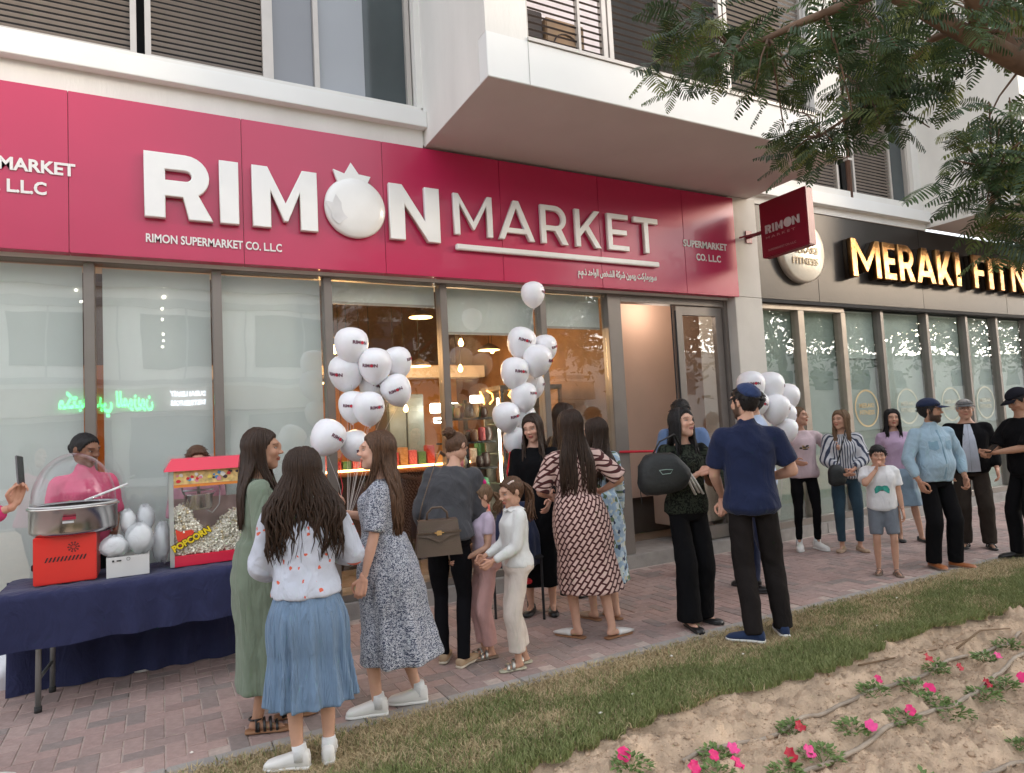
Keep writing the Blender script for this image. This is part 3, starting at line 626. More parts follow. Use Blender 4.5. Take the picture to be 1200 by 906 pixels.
# trees across the street, mirrored in the gym glass and the door
def far_tree(x,y,h,r,seed,lab):
    t=thing('roadside_tree',lab,'tree',(x,y,-.05)); rr=np.random.default_rng(seed); bk=M('bark_far',(.16,.11,.08),.9)
    MB().tube([(x,y,-.1),(x+.1,y,h*.3),(x,y+.1,h*.55)],[.22,.17,.09],10).build('trunk',bk,t,True)
    cl=rr.normal(size=(26,3)); cl/=np.linalg.norm(cl,axis=1)[:,None]; cl=cl*r*rr.uniform(.3,1,(26,1))*np.array([1,1,.6])+np.array([x,y,h*.68])
    for c in cl[:7]: MB().tube([(x,y,h*.42),tuple((c+np.array((x,y,h*.5)))/2),tuple(c)],[.07,.05,.02],6).build('branch',bk,t,True)
    n=7500; c=cl[rr.integers(0,26,n)]+rr.normal(size=(n,3))*r*.22; a=rr.normal(size=(n,3)); a/=np.linalg.norm(a,axis=1)[:,None]; b=np.cross(a,rr.normal(size=(n,3))); b/=np.linalg.norm(b,axis=1)[:,None]; s_=rr.uniform(.06,.16,(n,1))
    V=np.stack([c-a*s_-b*s_*.4,c+a*s_-b*s_*.4,c+a*s_+b*s_*.4,c-a*s_+b*s_*.4],1).reshape(-1,3); i=np.arange(n)*4
    o=link('crown',fast_mesh('crown',V,np.stack([i,i+1,i+2,i+3],1)),M('far_leaf',(.05,.08,.03),.6,var=.3,scale=2),t); o['kind']='stuff'
for k,(x,y,h,r) in enumerate(((17,-7.5,8.5,3.3),(24,-7.8,9.5,3.6),(31,-7.4,8.8,3.4),(39,-8,10,4.0),(48,-7.6,9.5,3.8),(58,-8,11,4.4),(9.5,-7.6,6.5,2.3))):
    far_tree(x,y,h,r,40+k,'leafy roadside tree across the street, '+['second','third','fourth','fifth','sixth','farthest','nearest'][k]+' of the row')
OC=thing('opposite_villa','low white building behind the roadside trees across the street','building',(50,-22,0))
bx('wall',wallM,OC,24,90,-30,-24,-.1,6.4)
for k in range(12): bx('window',dkg,OC,27+k*5,29.5+k*5,-23.99,-23.95,3.4,5.0)
# ================================================================== PEOPLE
def sstep(a,b,x): t=np.clip((x-a)/(b-a),0,1); return t*t*(3-2*t)
def ell(P,c,r):
    q=(P-np.array(c))/np.array(r); k0=np.linalg.norm(q,axis=-1); k1=np.linalg.norm(q/np.array(r),axis=-1)+1e-9
    return k0*(k0-1)/k1
def smin(a,b,k): h=np.clip(.5+.5*(b-a)/k,0,1); return b*(1-h)+a*h-k*h*(1-h)
def head_sdf(P,male,ears=True):
    d=ell(P,(0,-.015,.028),(.074,.095,.089))
    d=smin(d,ell(P,(0,.022,-.03),(.060 if male else .056,.066,.082)),.03)
    d=smin(d,ell(P,(0,.060,-.092),(.027 if male else .021,.024,.022)),.03)
    for s in (-1,1):
        d=smin(d,ell(P,(s*.048,.005,-.06),(.017,.04,.03)),.03)
        d=smin(d,ell(P,(s*.036,.062,-.018),(.022,.022,.020)),.02)
    d=smin(d,ell(P,(0,.078 if male else .074,.040),(.050,.016 if male else .013,.014)),.02)
    for s in (-1,1): d=-smin(-d,ell(P,(s*.031,.106,.014),(.019,.017,.012)),.010)
    d=smin(d,ell(P,(0,.091,.016),(.0080,.013,.028)),.012)
    d=smin(d,ell(P,(0,.102,-.013),(.0115,.016,.0115)),.010)
    for s in (-1,1): d=smin(d,ell(P,(s*.011,.096,-.018),(.009,.012,.008)),.006)
    d=smin(d,ell(P,(0,.088,-.047),(.022,.012,.0055)),.005)
    d=smin(d,ell(P,(0,.086,-.058),(.019,.012,.006)),.005)
    if ears:
        for s in (-1,1): d=smin(d,ell(P,(s*.078,-.012,.002),(.010,.019,.032)),.006)
    return d
def head_grid(nu,nv):
    a=np.linspace(-PI,PI,nu,endpoint=False); a=a-.55*np.sin(a)      # denser at the face (a=0)
    e=np.linspace(-PI/2,PI/2,nv+2)[1:-1]
    A,E=np.meshgrid(a,e); D=np.stack([np.sin(A)*np.cos(E),np.cos(A)*np.cos(E),np.sin(E)],-1)
    i=np.arange(nu*(nv-1)); r=i//nu; c=i%nu; b=r*nu+c; b2=r*nu+(c+1)%nu
    F=np.stack([b,b2,b2+nu,b+nu],1); return A,E,D,F
def march(D,male,ears=True):
    lo=np.full(D.shape[:-1],.02); hi=np.full(D.shape[:-1],.16)
    for _ in range(18):
        m=(lo+hi)/2; ins=head_sdf(D*m[...,None],male,ears)<0; lo=np.where(ins,m,lo); hi=np.where(ins,hi,m)
    return (lo+hi)/2
_HC={}
def head_base(male,res):
    key=(male,res)
    if key not in _HC:
        nu,nv=res; A,E,D,F=head_grid(nu,nv); R=march(D,male); R2=march(D,male,False); _HC[key]=(A,E,D,F,R,R2)
    return _HC[key]
def head_r(male,dirs):
    return march(dirs,male,False)
def cap_poles(V,F,nu,nv):
    n=len(V); V=np.vstack([V,V[:nu].mean(0),V[-nu:].mean(0)]); i=np.arange(nu)
    T=[(int((k+1)%nu),int(k),n) for k in i]+[((nv-1)*nu+int(k),(nv-1)*nu+int((k+1)%nu),n+1) for k in i]
    return V,[tuple(f) for f in F.tolist()]+T
_tmp_i=[0]
def remesh(V,F,vox,it=3,adapt=0):
    me=bpy.data.meshes.new('t'); me.from_pydata([tuple(v) for v in V],[],F); me.update()
    o=bpy.data.objects.new('t',me); COL.objects.link(o); md=o.modifiers.new('r','REMESH'); md.mode='VOXEL'; md.voxel_size=vox; md.adaptivity=0
    dg=_dg(); dg.update(); m2=bpy.data.meshes.new_from_object(o.evaluated_get(dg))
    n=len(m2.vertices); P=np.empty(n*3); m2.vertices.foreach_get('co',P); P=P.reshape(-1,3)
    Fs=[tuple(p.vertices) for p in m2.polygons]; ne=len(m2.edges); Ed=np.empty(ne*2,np.int64); m2.edges.foreach_get('vertices',Ed); Ed=Ed.reshape(-1,2)
    bpy.data.objects.remove(o); bpy.data.meshes.remove(me); bpy.data.meshes.remove(m2)
    for _ in range(it):
        S=np.zeros_like(P); C=np.zeros(n); np.add.at(S,Ed[:,0],P[Ed[:,1]]); np.add.at(S,Ed[:,1],P[Ed[:,0]]); np.add.at(C,Ed[:,0],1); np.add.at(C,Ed[:,1],1)
        P=P*.45+.55*S/np.maximum(C,1)[:,None]
    return P,Fs
def vnormals(P,Fs):
    q=np.array([f if len(f)==4 else (*f,f[2]) for f in Fs]); N=np.cross(P[q[:,2]]-P[q[:,0]],P[q[:,3]]-P[q[:,1]]); V=np.zeros_like(P)
    for k in range(4): np.add.at(V,q[:,k],N)
    return V/(np.linalg.norm(V,axis=1)[:,None]+1e-12)
class Geo:
    def __init__(s): s.V=[];s.F=[]
    def add(s,V,F): n=len(s.V); s.V+= [tuple(v) for v in V]; s.F+=[tuple(int(i)+n for i in f) for f in F]; return s
    def mb(s,mb): return s.add(mb.v,mb.f)
    def loft(s,rings,n=28,fold=None):
        """rings: (cx,cy,cz,rx,ry[,exp]) ellipses in horizontal planes"""
        V=[];F=[];k=len(rings)
        for i,r in enumerate(rings):
            cx,cy,cz,rx,ry=r[:5]
            for j in range(n):
                a=2*PI*j/n; m=1+(fold(i/(k-1),a) if fold else 0)
                c,sn=math.cos(a),math.sin(a); ex=.85
                V.append((cx+rx*m*math.copysign(abs(c)**ex,c),cy+ry*m*math.copysign(abs(sn)**ex,sn),cz))
        for i in range(k-1):
            for j in range(n): F.append((i*n+j,i*n+(j+1)%n,(i+1)*n+(j+1)%n,(i+1)*n+j))
        F.append(tuple(range(n-1,-1,-1))); F.append(tuple((k-1)*n+j for j in range(n)))
        if rings[0][2]>rings[-1][2]: F=[f[::-1] for f in F]
        return s.add(V,F)
    def ball(s,c,r,n=12):
        if not hasattr(r,'__len__'): r=(r,r,r)
        V=[];F=[];m=n//2
        for i in range(1,m):
            e=-PI/2+PI*i/m
            for j in range(n): a=2*PI*j/n; V.append((c[0]+r[0]*math.cos(e)*math.cos(a),c[1]+r[1]*math.cos(e)*math.sin(a),c[2]+r[2]*math.sin(e)))
        for i in range(m-2):
            for j in range(n): F.append((i*n+j,i*n+(j+1)%n,(i+1)*n+(j+1)%n,(i+1)*n+j))
        F.append(tuple(range(n-1,-1,-1))); F.append(tuple((m-2)*n+j for j in range(n)))
        return s.add(V,F)
    def limb(s,pts,radii,n=12,flat=1):
        m=MB().tube(pts,radii,n,True,flat); s.mb(m); 
        s.ball(pts[0],radii[0]*.98,n); s.ball(pts[-1],radii[-1]*.98,n); return s
def ik(S,W,a,b,hint):
    S=np.array(S,float);W=np.array(W,float);d=W-S;L=np.linalg.norm(d)
    if L>(a+b)*.995: W=S+d/L*(a+b)*.995; d=W-S; L=np.linalg.norm(d)
    u=d/L; x=(a*a-b*b+L*L)/(2*L); h=math.sqrt(max(a*a-x*x,0)); hp=np.array(hint,float); hp=hp-u*hp.dot(u); hp/=np.linalg.norm(hp)+1e-9
    return S+u*x+hp*h, W
_HAND={}
def hand_base(pose,vox):
    key=(pose,vox)
    if key in _HAND: return _HAND[key]
    g=Geo()
    curl={'relax':(.35,.45,.3),'fist':(1.25,1.4,.8),'hold':(.75,.9,.5),'flat':(.08,.1,.05)}[pose]
    g.limb([(-.020,.0,0),(-.024,.045,0),(-.026,.088,.001)],[.016,.015,.012],8); g.limb([(0,0,0),(0,.05,.002),(0,.093,.003)],[.018,.016,.0125],8); g.limb([(.016,0,0),(.024,.045,0),(.027,.082,0)],[.015,.014,.0115],8); g.limb([(-.01,-.03,0),(0,.01,0)],[.024,.022],8)
    for i,(x,y,L,r) in enumerate(((-.030,.090,.072,.0088),(-.010,.096,.080,.0092),(.010,.092,.074,.0088),(.028,.082,.058,.0078))):
        p=Vector((x,y,.002)); a=0; pts=[p.copy()]; rr=[r*1.12]
        for k,(c,f) in enumerate(zip(curl,(.45,.31,.24))):
            a+=c*(1+.08*i); sp=(x*1.2)*(.6 if pose!='fist' else .1); p=p+Vector((sp*f*.6,math.cos(a),-math.sin(a)))*L*f; pts.append(p.copy()); rr.append(r*(1,.93,.80)[k])
        g.limb(pts,rr,7)
    th=1.0 if pose in('fist','hold') else .35
    p=Vector((-.030,.012,-.006)); q=p+Vector((-.030,.030,-.012*th)); r_=q+Vector((-.012+.014*th,.030,-.014*th)); t=r_+Vector((.004+.014*th,.024,-.006*th))
    g.limb([p,q,r_,t],[.0155,.0125,.0105,.0085],8)
    P,F=remesh(g.V,g.F,vox,2); _HAND[key]=(P,F); return _HAND[key]
def wrinkle(P,seed,f=1.0,stretch=(1,1,.6)):
    Q=P*np.array(stretch)*f+seed*3.17; x,y,z=Q.T
    a=np.sin(17*x+9*z+2.2*np.sin(11*z+7*y))*np.sin(13*y-8*z+1.7*np.sin(9*x+5*z)); b=1-np.abs(np.sin(23*z+14*x+2.5*np.sin(12*y+6*z))); c=1-np.abs(np.sin(19*x-21*y+11*z+2*np.sin(17*z)))
    d=np.sin(47*x+31*z+2*np.sin(37*y))*np.sin(41*y+29*z)
    return .45*a+.55*(b-.4)+.45*(c-.4)+.22*d
# ---- cloth materials
def cloth(name,col,pat=None,col2=None,col3=None,rough=.85,fold=.5,weave=.25,ps=1.0,fs=(9,9,5)):
    if name in MATS: return MATS[name]
    m=M(name,col,rough,var=.06,scale=14); t=m.node_tree; N=t.nodes.new; L=t.links.new; b=t.nodes['Principled BSDF']; b.inputs['Specular IOR Level'].default_value=.08 if max(col)<.05 else .2
    dk=max(col)<.05; b.inputs['Sheen Weight'].default_value=0 if dk else .12; b.inputs['Sheen Roughness'].default_value=.5
    tc=N('ShaderNodeTexCoord'); mp=N('ShaderNodeMapping'); mp.inputs['Scale'].default_value=fs; L(tc.outputs['Object'],mp.inputs[0])
    n=N('ShaderNodeTexNoise'); n.inputs['Scale'].default_value=1; n.inputs['Detail'].default_value=3; n.inputs['Distortion'].default_value=1.2; L(mp.outputs[0],n.inputs['Vector'])
    b1=N('ShaderNodeBump'); b1.inputs['Strength'].default_value=fold; b1.inputs['Distance'].default_value=.03; L(n.outputs[0],b1.inputs['Height'])
    n2=N('ShaderNodeTexNoise'); n2.inputs['Scale'].default_value=420; L(tc.outputs['Object'],n2.inputs['Vector'])
    b2=N('ShaderNodeBump'); b2.inputs['Strength'].default_value=weave; b2.inputs['Distance'].default_value=.002; L(n2.outputs[0],b2.inputs['Height']); L(b1.outputs[0],b2.inputs['Normal']); L(b2.outputs[0],b.inputs['Normal'])
    if pat:
        hv=t.nodes[m['hv']]; at=N('ShaderNodeAttribute'); at.attribute_name='cyl'; uv=at.outputs['Vector']
        c2=(*(col2 or (1,1,1)),1); c1=(*col,1); mx=N('ShaderNodeMix'); mx.data_type='RGBA'; mx.inputs[6].default_value=c1; mx.inputs[7].default_value=c2
        def math_(op,a,bv):
            q=N('ShaderNodeMath'); q.operation=op; L(a,q.inputs[0]); 
            if bv is not None: q.inputs[1].default_value=bv
            return q.outputs[0]
        if pat=='tile':
            mq=N('ShaderNodeMapping'); mq.inputs['Rotation'].default_value=(0,0,math.radians(58)); L(uv,mq.inputs[0])
            br=N('ShaderNodeTexBrick'); br.inputs['Scale'].default_value=1; br.inputs['Brick Width'].default_value=.058; br.inputs['Row Height'].default_value=.030; br.inputs['Mortar Size'].default_value=.0062; br.inputs['Mortar Smooth'].default_value=.1; br.offset=.5
            L(mq.outputs[0],br.inputs['Vector']); L(br.outputs['Fac'],mx.inputs[0])
        elif pat=='stripe':
            sx=N('ShaderNodeSeparateXYZ'); L(uv,sx.inputs[0]); L(math_('GREATER_THAN',math_('SINE',math_('MULTIPLY',sx.outputs[0],2*PI/.034*ps),None),.25),mx.inputs[0])
        elif pat=='speckle':
            mq=N('ShaderNodeMapping'); mq.inputs['Scale'].default_value=(1,1,1); L(uv,mq.inputs[0]); n3=N('ShaderNodeTexNoise'); n3.inputs['Scale'].default_value=95*ps; n3.inputs['Detail'].default_value=1.5; n3.inputs['Distortion'].default_value=1.6; L(mq.outputs[0],n3.inputs['Vector']); L(math_('GREATER_THAN',n3.outputs[0],.5),mx.inputs[0])
        elif pat=='motif':
            nn=N('ShaderNodeTexNoise'); nn.inputs['Scale'].default_value=40; L(uv,nn.inputs['Vector']); va=N('ShaderNodeVectorMath'); va.operation='MULTIPLY_ADD'; L(nn.outputs['Color'],va.inputs[0]); va.inputs[1].default_value=(.03,.03,0); L(uv,va.inputs[2])
            v=N('ShaderNodeTexVoronoi'); v.inputs['Scale'].default_value=17*ps; L(va.outputs[0],v.inputs['Vector']); L(math_('LESS_THAN',v.outputs['Distance'],.20),mx.inputs[0])
        elif pat=='floral':
            v=N('ShaderNodeTexVoronoi'); v.inputs['Scale'].default_value=34; L(uv,v.inputs['Vector']); cr=N('ShaderNodeValToRGB'); cr.color_ramp.interpolation='CONSTANT'; els=cr.color_ramp.elements
            els[0].color=c1; els[1].position=.35; els[1].color=c2
            for p_,c_ in ((.55,(.62,.68,.66)),(.72,col3 or (.1,.2,.12)),(.86,(.04,.06,.12)),(.93,(.6,.55,.35))): e=els.new(p_); e.color=(*c_,1)
            sc_=N('ShaderNodeSeparateColor'); L(v.outputs['Color'],sc_.inputs[0]); L(sc_.outputs[0],cr.inputs[0]); L(cr.outputs[0],hv.inputs['Color'])
        if pat!='floral': L(mx.outputs[2],hv.inputs['Color'])
    return m
def skinmat(name,col):
    return M(name,col,.52,var=.05,scale=20,bump=.08,bscale=200,tintattr='tint',sub=.0,spec=.3)
skin=skinmat('skin',(.6,.4,.3))
def hairmat(name,col):
    if name in MATS: return MATS[name]
    m=M(name,col,.42,var=.5,scale=1,bump=.6,bscale=1,stretch=(230,230,10)); m.node_tree.nodes['Principled BSDF'].inputs['Specular IOR Level'].default_value=.3; return m
SK={'fair':(.62,.36,.26),'light':(.55,.315,.22),'tan':(.42,.23,.15),'brown':(.24,.12,.075)}

def person(label,loc,yaw,h,male=False,skin_tone='light',bulk=1.0,hair=None,head=(0,0,0),lean=(0,0),Lw=None,Rw=None,Lh=(-.3,-1,-.2),Rh=(.3,-1,-.2),
           hands=('relax','relax'),palm=(None,None),hdir=(None,None),Lf=(-.10,0,8),Rf=(.10,0,-8),top=None,bottom=None,shoes=None,beard=None,hat=None,glasses=None,child=False,
           res=1,z0=0,belly=0,base=None,extra=None,sh_w=None,group=None,lipc=None):
    s=h/1.75; cam_l=Matrix.Rotation(-math.radians(yaw-90),3,'Z')@Vector((-loc[0],-loc[1],0))
    root=thing('person',label,'person',(loc[0],loc[1],z0),group); root.rotation_euler=(0,0,math.radians(yaw-90))
    hsz=1.0*s if not child else 1.16*s*(1.3/h)**.25
    bulk=bulk*(.92 if not child else 1.0); bk=bulk; m=male
    shx=sh_w or (.178 if m else .160)*(1 if not child else .92)
    fl,sl_=math.radians(lean[0]),math.radians(lean[1])
    pv=Vector((0,0,.95*s)); T=Matrix.Translation(pv)@Matrix.Rotation(sl_,4,'Y')@Matrix.Rotation(-fl,4,'X')@Matrix.Translation(-pv)
    def TU(P,zlo=.95,zhi=1.15):   # bend the upper body smoothly
        P=np.asarray(P,float); out_=P.copy(); w_=sstep(zlo*s,zhi*s,P[:,2])[:,None]; R=np.array(T)
        Q=P@R[:3,:3].T+R[:3,3]; return P*(1-w_)+Q*w_
    tp=lambda p: np.array(T@Vector([c*s for c in p]))
    # rings (z,rx,ry,yoff)
    if m: RG=[(.84,.09,.08,0),(.90,.165,.12,-.01),(.98,.165,.125,-.01),(1.08,.155,.115,0),(1.17,.155,.115,.005),(1.28,.172,.125,.01),(1.36,.180,.12,.005),(1.415,.158,.095,-.005),(1.46,.098,.074,-.01),(1.50,.062,.062,0)]
    else: RG=[(.84,.09,.08,0),(.90,.168,.12,-.015),(.98,.165,.122,-.012),(1.07,.132,.10,0),(1.14,.128,.097,.005),(1.25,.145,.108,.012),(1.33,.148,.112,.012),(1.395,.138,.088,-.003),(1.445,.088,.066,-.008),(1.49,.052,.052,0)]
    if child: RG=[(z,rx*.95,ry*1.02,y) for z,rx,ry,y in RG]
    def trings(off,z_lo,z_hi=1.47,bel=belly,ease=1.0,flare=0):
        zs=np.linspace(z_lo,z_hi,16); A=np.array(RG); out_=[]
        for z in zs:
            rx=np.interp(z,A[:,0],A[:,1])*bk; ry=np.interp(z,A[:,0],A[:,2])*bk; yo=np.interp(z,A[:,0],A[:,3])
            bb=bel*math.exp(-((z-1.08)/.12)**2); wv=max(0,(1.05-z))*flare
            o_=off*min(1,max(.45,(1.47-z)/.15)) + .003
            out_.append((0,(yo+bb*.6)*s,z*s,(rx+o_+wv+bb*.35)*s,(ry+o_+wv+bb*.55)*s))
        return out_
    # arms
    ua,fa=.285*s,.245*s; arm={}
    for sd,tw,hint in ((-1,Lw,Lh),(1,Rw,Rh)):
        S=tp((sd*shx,-.005,1.402)); 
        W=np.array([c*s for c in (tw if tw else (sd*(.235+.03*(bk-1)),.03,.90))])
        E_,W=ik(S,W,ua,fa,hint); arm[sd]=(S,E_,W)
    legs={}
    for sd,ft in ((-1,Lf),(1,Rf)):
        Hj=np.array([sd*.088*s,0,.90*s]); A=np.array([ft[0]*s,ft[1]*s-.0,.085*s]); K,A=ik(Hj,A,.415*s,.415*s,(sd*.1,1,0)); legs[sd]=(Hj,K,A,ft[2])
    # ---------------- body
    g=Geo(); R=[ (0,yo*s,z*s,rx*bk*s,ry*bk*s) for z,rx,ry,yo in RG]; g2=Geo().loft(R,24); g2.V=[tuple(v) for v in TU(g2.V)]; g.add(g2.V,g2.F)
    nk0=tp((0,-.008,1.44)); nk1=tp((0,.012,1.56)); g.limb([nk0,nk1],[(.060 if m else .050)*s,(.056 if m else .046)*s],12)
    for sd in (-1,1):
        S,E_,W=arm[sd]; k=(1.2 if m else 1.0)*(.5+.5*bk)*s
        g.limb([S,S*.5+E_*.5,E_],[.048*k,.043*k,.035*k]); g.limb([E_,E_*.7+W*.3,W],[.036*k,.036*k,.0235*k])
        Hj,K,A,fa_=legs[sd]; lk=.80 if (bottom and bottom.get('kind','pants')=='pants' and bottom.get('len',1)>.6) else 1; g.limb([Hj,Hj*.5+K*.5,K],[.080*s*bk*lk,.068*s*bk*lk,.050*s*lk]); g.limb([K,K*.68+A*.32+np.array([0,-.012*s,0]),A],[.050*s*lk,.050*s*lk,.033*s])
        a=math.radians(fa_); d=np.array([-math.sin(a),math.cos(a),0])   # toes
        B0=np.array([A[0],A[1],0]); up=np.array([0,0,1])
        g.limb([B0-d*.03*s+up*.042*s,A],[.026*s,.032*s],10); g.limb([B0-d*.028*s+up*.04*s,B0+d*.07*s+up*.036*s,B0+d*.15*s+up*.026*s],[.024*s,.022*s,.015*s],10,1.2)
    P,F=remesh(g.V,g.F,(.014 if res else .018)*max(s,.8),3)
    tone=np.array(SK[skin_tone]); C=np.tile(tone,(len(P),1))
    VV=[P]; FF=list(F); CC=[C]; nb=len(P)
    # hands
    for sd,pose,pl,hd in ((-1,hands[0],palm[0],hdir[0]),(1,hands[1],palm[1],hdir[1])):
        S,E_,W=arm[sd]; HP,HF=hand_base(pose,.0042 if res else .006)
        Y=Vector(hd if hd else (W-E_)).normalized(); n_=Vector(pl if pl else (-sd,0,0)); n_=(n_-Y*n_.dot(Y)).normalized(); Z=-n_; X=Y.cross(Z)
        Q=HP.copy()*(.92 if not m else 1.03)*s*(1 if not child else 1.0); 
        fl_=False
        if sd<0: Q[:,0]*=-1; fl_=True
        Mx=np.array([X,Y,Z]).T; Q=Q@Mx.T+W+np.array(Y)*.018*s
        VV.append(Q); FF+=[tuple(i+nb for i in (f[::-1] if fl_ else f)) for f in HF]; CC.append(np.tile(tone*np.array([1.03,.95,.93]),(len(Q),1))); nb+=len(Q)
    # head
    hr=(112,84) if res else (84,60); Ag,Eg,D,HF,Rr,Rn=head_base(m,hr); HPn=(D*Rr[...,None]).reshape(-1,3)
    hc=tp((0,.020,1.632)) if not child else tp((0,.018,1.600))
    HM=Matrix.Translation(Vector(hc))@Matrix.Rotation(-fl*.8,4,'X')@Matrix.Rotation(math.radians(head[0]),4,'Z')@Matrix.Rotation(math.radians(head[1]),4,'X')@Matrix.Rotation(math.radians(head[2]),4,'Y')
    HMn=np.array(HM); toB=lambda P_: (np.asarray(P_)*hsz)@HMn[:3,:3].T+HMn[:3,3]
    x,y,z=HPn.T; hcC=np.tile(tone,(len(HPn),1))
    def paint(mask,c,a=1.0): 
        mk=(mask*a)[:,None]; hcC[:]=hcC*(1-mk)+np.array(c)*mk
    fr=(y>.04)
    paint(np.exp(-((np.abs(x)-.04)/.018)**2-((z+.022)/.02)**2)*fr,tone*np.array([1.12,.82,.80]),.45)
    hcol=np.array(hair['col'] if hair else (.03,.02,.015))
    paint(((np.abs(x)>.013)&(np.abs(x)<.050)&(np.abs(z-(.0385-9*(np.abs(x)-.030)**2))<(.0034 if m else .0027))&fr)*1.0,hcol*.9+tone*.08,.8)
    lc=lipc or (tone*np.array([.92,.60,.60]) if m else tone*np.array([.95,.48,.50]))
    lw=.024*np.clip(1-(np.abs(z+.052)/.013)**2,0,1)**.5
    paint(((np.abs(x)<lw)&(z<-.040)&(z>-.065)&(y>.07))*1.0,lc,.9); paint(((np.abs(x)<.021)&(np.abs(z+.0525)<.0016)&(y>.07))*1.0,tone*.25,.7)
    paint(np.exp(-((np.abs(x)-.031)/.017)**2-((z-.018)/.010)**2)*(y>.06),tone*.45,.55)
    
    if beard: 
        bm=sstep(-.030,-.045,z)*sstep(-.03,.0,y)*(1-np.exp(-((x)/.018)**2-((z+.052)/.009)**2)); bm=np.maximum(bm,((np.abs(x)<.03)&(z<-.030)&(z>-.045)&(y>.07))*1.0); bm=np.maximum(bm,sstep(.06,.07,np.abs(x))*(y>-.01)*(y<.03)*(z<.01)); paint(bm,beard,.93)
        HPn=HPn*(1+bm[:,None]*.05*np.sign(np.clip(-z,0,1))[:,None])
    Vh,Fh=cap_poles(HPn,HF,*hr); hcC=np.vstack([hcC,tone,tone]); VV.append(toB(Vh)); FF+=[tuple(i+nb for i in f) for f in Fh]; CC.append(hcC); nb+=len(Vh)
    dd_=np.array([.031,.088,.0135]); dd_/=np.linalg.norm(dd_); eye_y=float(march(dd_[None,None,:],m,False)[0,0])*dd_[1]
    for sd in (-1,1):   # eyes
        ec=np.array((sd*.031,eye_y-.0098,.0135)); e=Geo(); e.ball(ec,(.0138,.0115,.0062),20 if res else 14); Ve=np.array(e.V); q=Ve-ec; ir=(np.hypot(q[:,0],q[:,2])<.0068)&(q[:,1]>0); lid=(q[:,2]>.0040)|((np.abs(q[:,0])>.0118))
        Ce=np.where(ir[:,None],np.array((.03,.018,.01)),np.array((.42,.38,.34))); Ce[lid]=(.035,.02,.018); VV.append(toB(Ve)); FF+=[tuple(i+nb for i in f) for f in e.F]; CC.append(Ce); nb+=len(Ve)
    me=bpy.data.meshes.new('body'); me.from_pydata(np.vstack(VV).tolist(),[],FF); set_col(me,np.vstack(CC)); link('body',me,skin,root,True,keep=False)
    # ---------------- garments
    def finish(g,name,mat,vox,amp,seed,it=3,f=1.0,st=(1,1,.6),bend=True):
        P,F=remesh(g.V,g.F,vox,it); N_=vnormals(P,F); P=P+N_*(amp*wrinkle(P/s,seed,f,st))[:,None]
        me=bpy.data.meshes.new(name); me.from_pydata(P.tolist(),[],F)
        cl=np.array([cam_l.x,cam_l.y]); cl/=np.linalg.norm(cl)+1e-9; c_=P[:,0]*cl[0]+P[:,1]*cl[1]; d_=P[:,0]*cl[1]-P[:,1]*cl[0]
        th=np.arctan2(d_,c_); a=me.attributes.new('cyl','FLOAT_VECTOR','POINT'); a.data.foreach_set('vector',np.stack([th*.165,P[:,2],np.zeros(len(P))],1).astype(np.float32).ravel())
        return link(name,me,mat,root,True,keep=False)
    vx=(.0105 if res else .014)*max(s,.85)
    if top:
        g=Geo(); off=top.get('off',.018); hem=top.get('hem',.93)
        g2=Geo().loft(trings(off,hem,top.get('neck',1.480 if top.get('collar') else 1.464),ease=1,flare=top.get('flare',0)),40,
             (lambda t_,a: top.get('folds',0)*(1-t_)**1.5*math.sin(a*7+3*math.sin(2*a)))); 
        g2.V=[tuple(v) for v in TU(g2.V)]; g.add(g2.V,g2.F)
        if not m and not child: 
            for sd in (-1,1): c=tp((sd*.062,.085,1.285)); g.ball(c,(.062*s,.055*s,.06*s),12)
        if top.get('collar'): g.limb([tp((0,-.008,1.45)),tp((0,.004,1.497))],[.078*s,.066*s],14)
        sl=top.get('sleeve',.5); so_=top.get('sbag',.014)
        for sd in (-1,1):
            S,E_,W=arm[sd]; k=(1.2 if m else 1.0)*(.5+.5*bk)*s; g.ball(S+np.array([-sd*.014*s,0,-.016*s]),(.053*k+so_*s*.6))
            g.limb([S+np.array([-sd*.07*s,0,.012*s]),S],[.044*k+off*.2*s,.048*k+off*.3*s])
            if sl<=1: e=S+(E_-S)*sl; g.mb(MB().tube([S,S*.5+e*.5,e],[.050*k+so_*s*.7,.047*k+so_*s*1.0,.043*k+so_*s*1.25],16))
            else:
                q=(sl-1); e=E_+(W-E_)*q; g.limb([S,S*.5+E_*.5,E_],[.050*k+so_*s,.046*k+so_*s,.040*k+so_*s*1.15],14)
                cuff=top.get('cuff',.006); g.mb(MB().tube([E_,E_*.5+e*.5,E_*.12+e*.88,e],[.041*k+so_*s*1.1,.037*k+so_*s,.029*k+(so_*.8+cuff*.2)*s,.026*k+cuff*s],16))
        if top.get('skirt'):
            sk_=top['skirt']; mid=(np.array(legs[-1][2])+np.array(legs[1][2]))/2; zs=np.linspace(sk_['hem'],1.10,22); rr=[]
            for z in zs:
                t_=1-(z-sk_['hem'])/(1.10-sk_['hem']); rx=(.150*bk+off)*(1-t_)+sk_['rx']*t_ + .035*math.sin(PI*min(t_*1.6,1))*(1-.5*t_); ry=(.118*bk+off)*(1-t_)+sk_['ry']*t_+.03*math.sin(PI*min(t_*1.6,1))*(1-.5*t_)
                rr.append((mid[0]*t_*.8+sk_.get('dx',0)*s*t_,mid[1]*t_*.8+sk_.get('dy',0)*s*t_-.008*s,z*s,rx*s,ry*s))
            nf=sk_.get('n',9); A_=sk_.get('amp',.07); ph=sk_.get('ph',0)
            g.loft(rr,120,lambda t_,a: A_*(1-t_)*(math.sin(a*nf+ph+1.2*math.sin(a*2))+.4*math.sin(a*(nf*2-3)+ph*2)))
        finish(g,top.get('name','top'),top['mat'],vx,top.get('amp',.006)*s,top.get('seed',hash_(label)),top.get('it',3),top.get('wf',1.0))
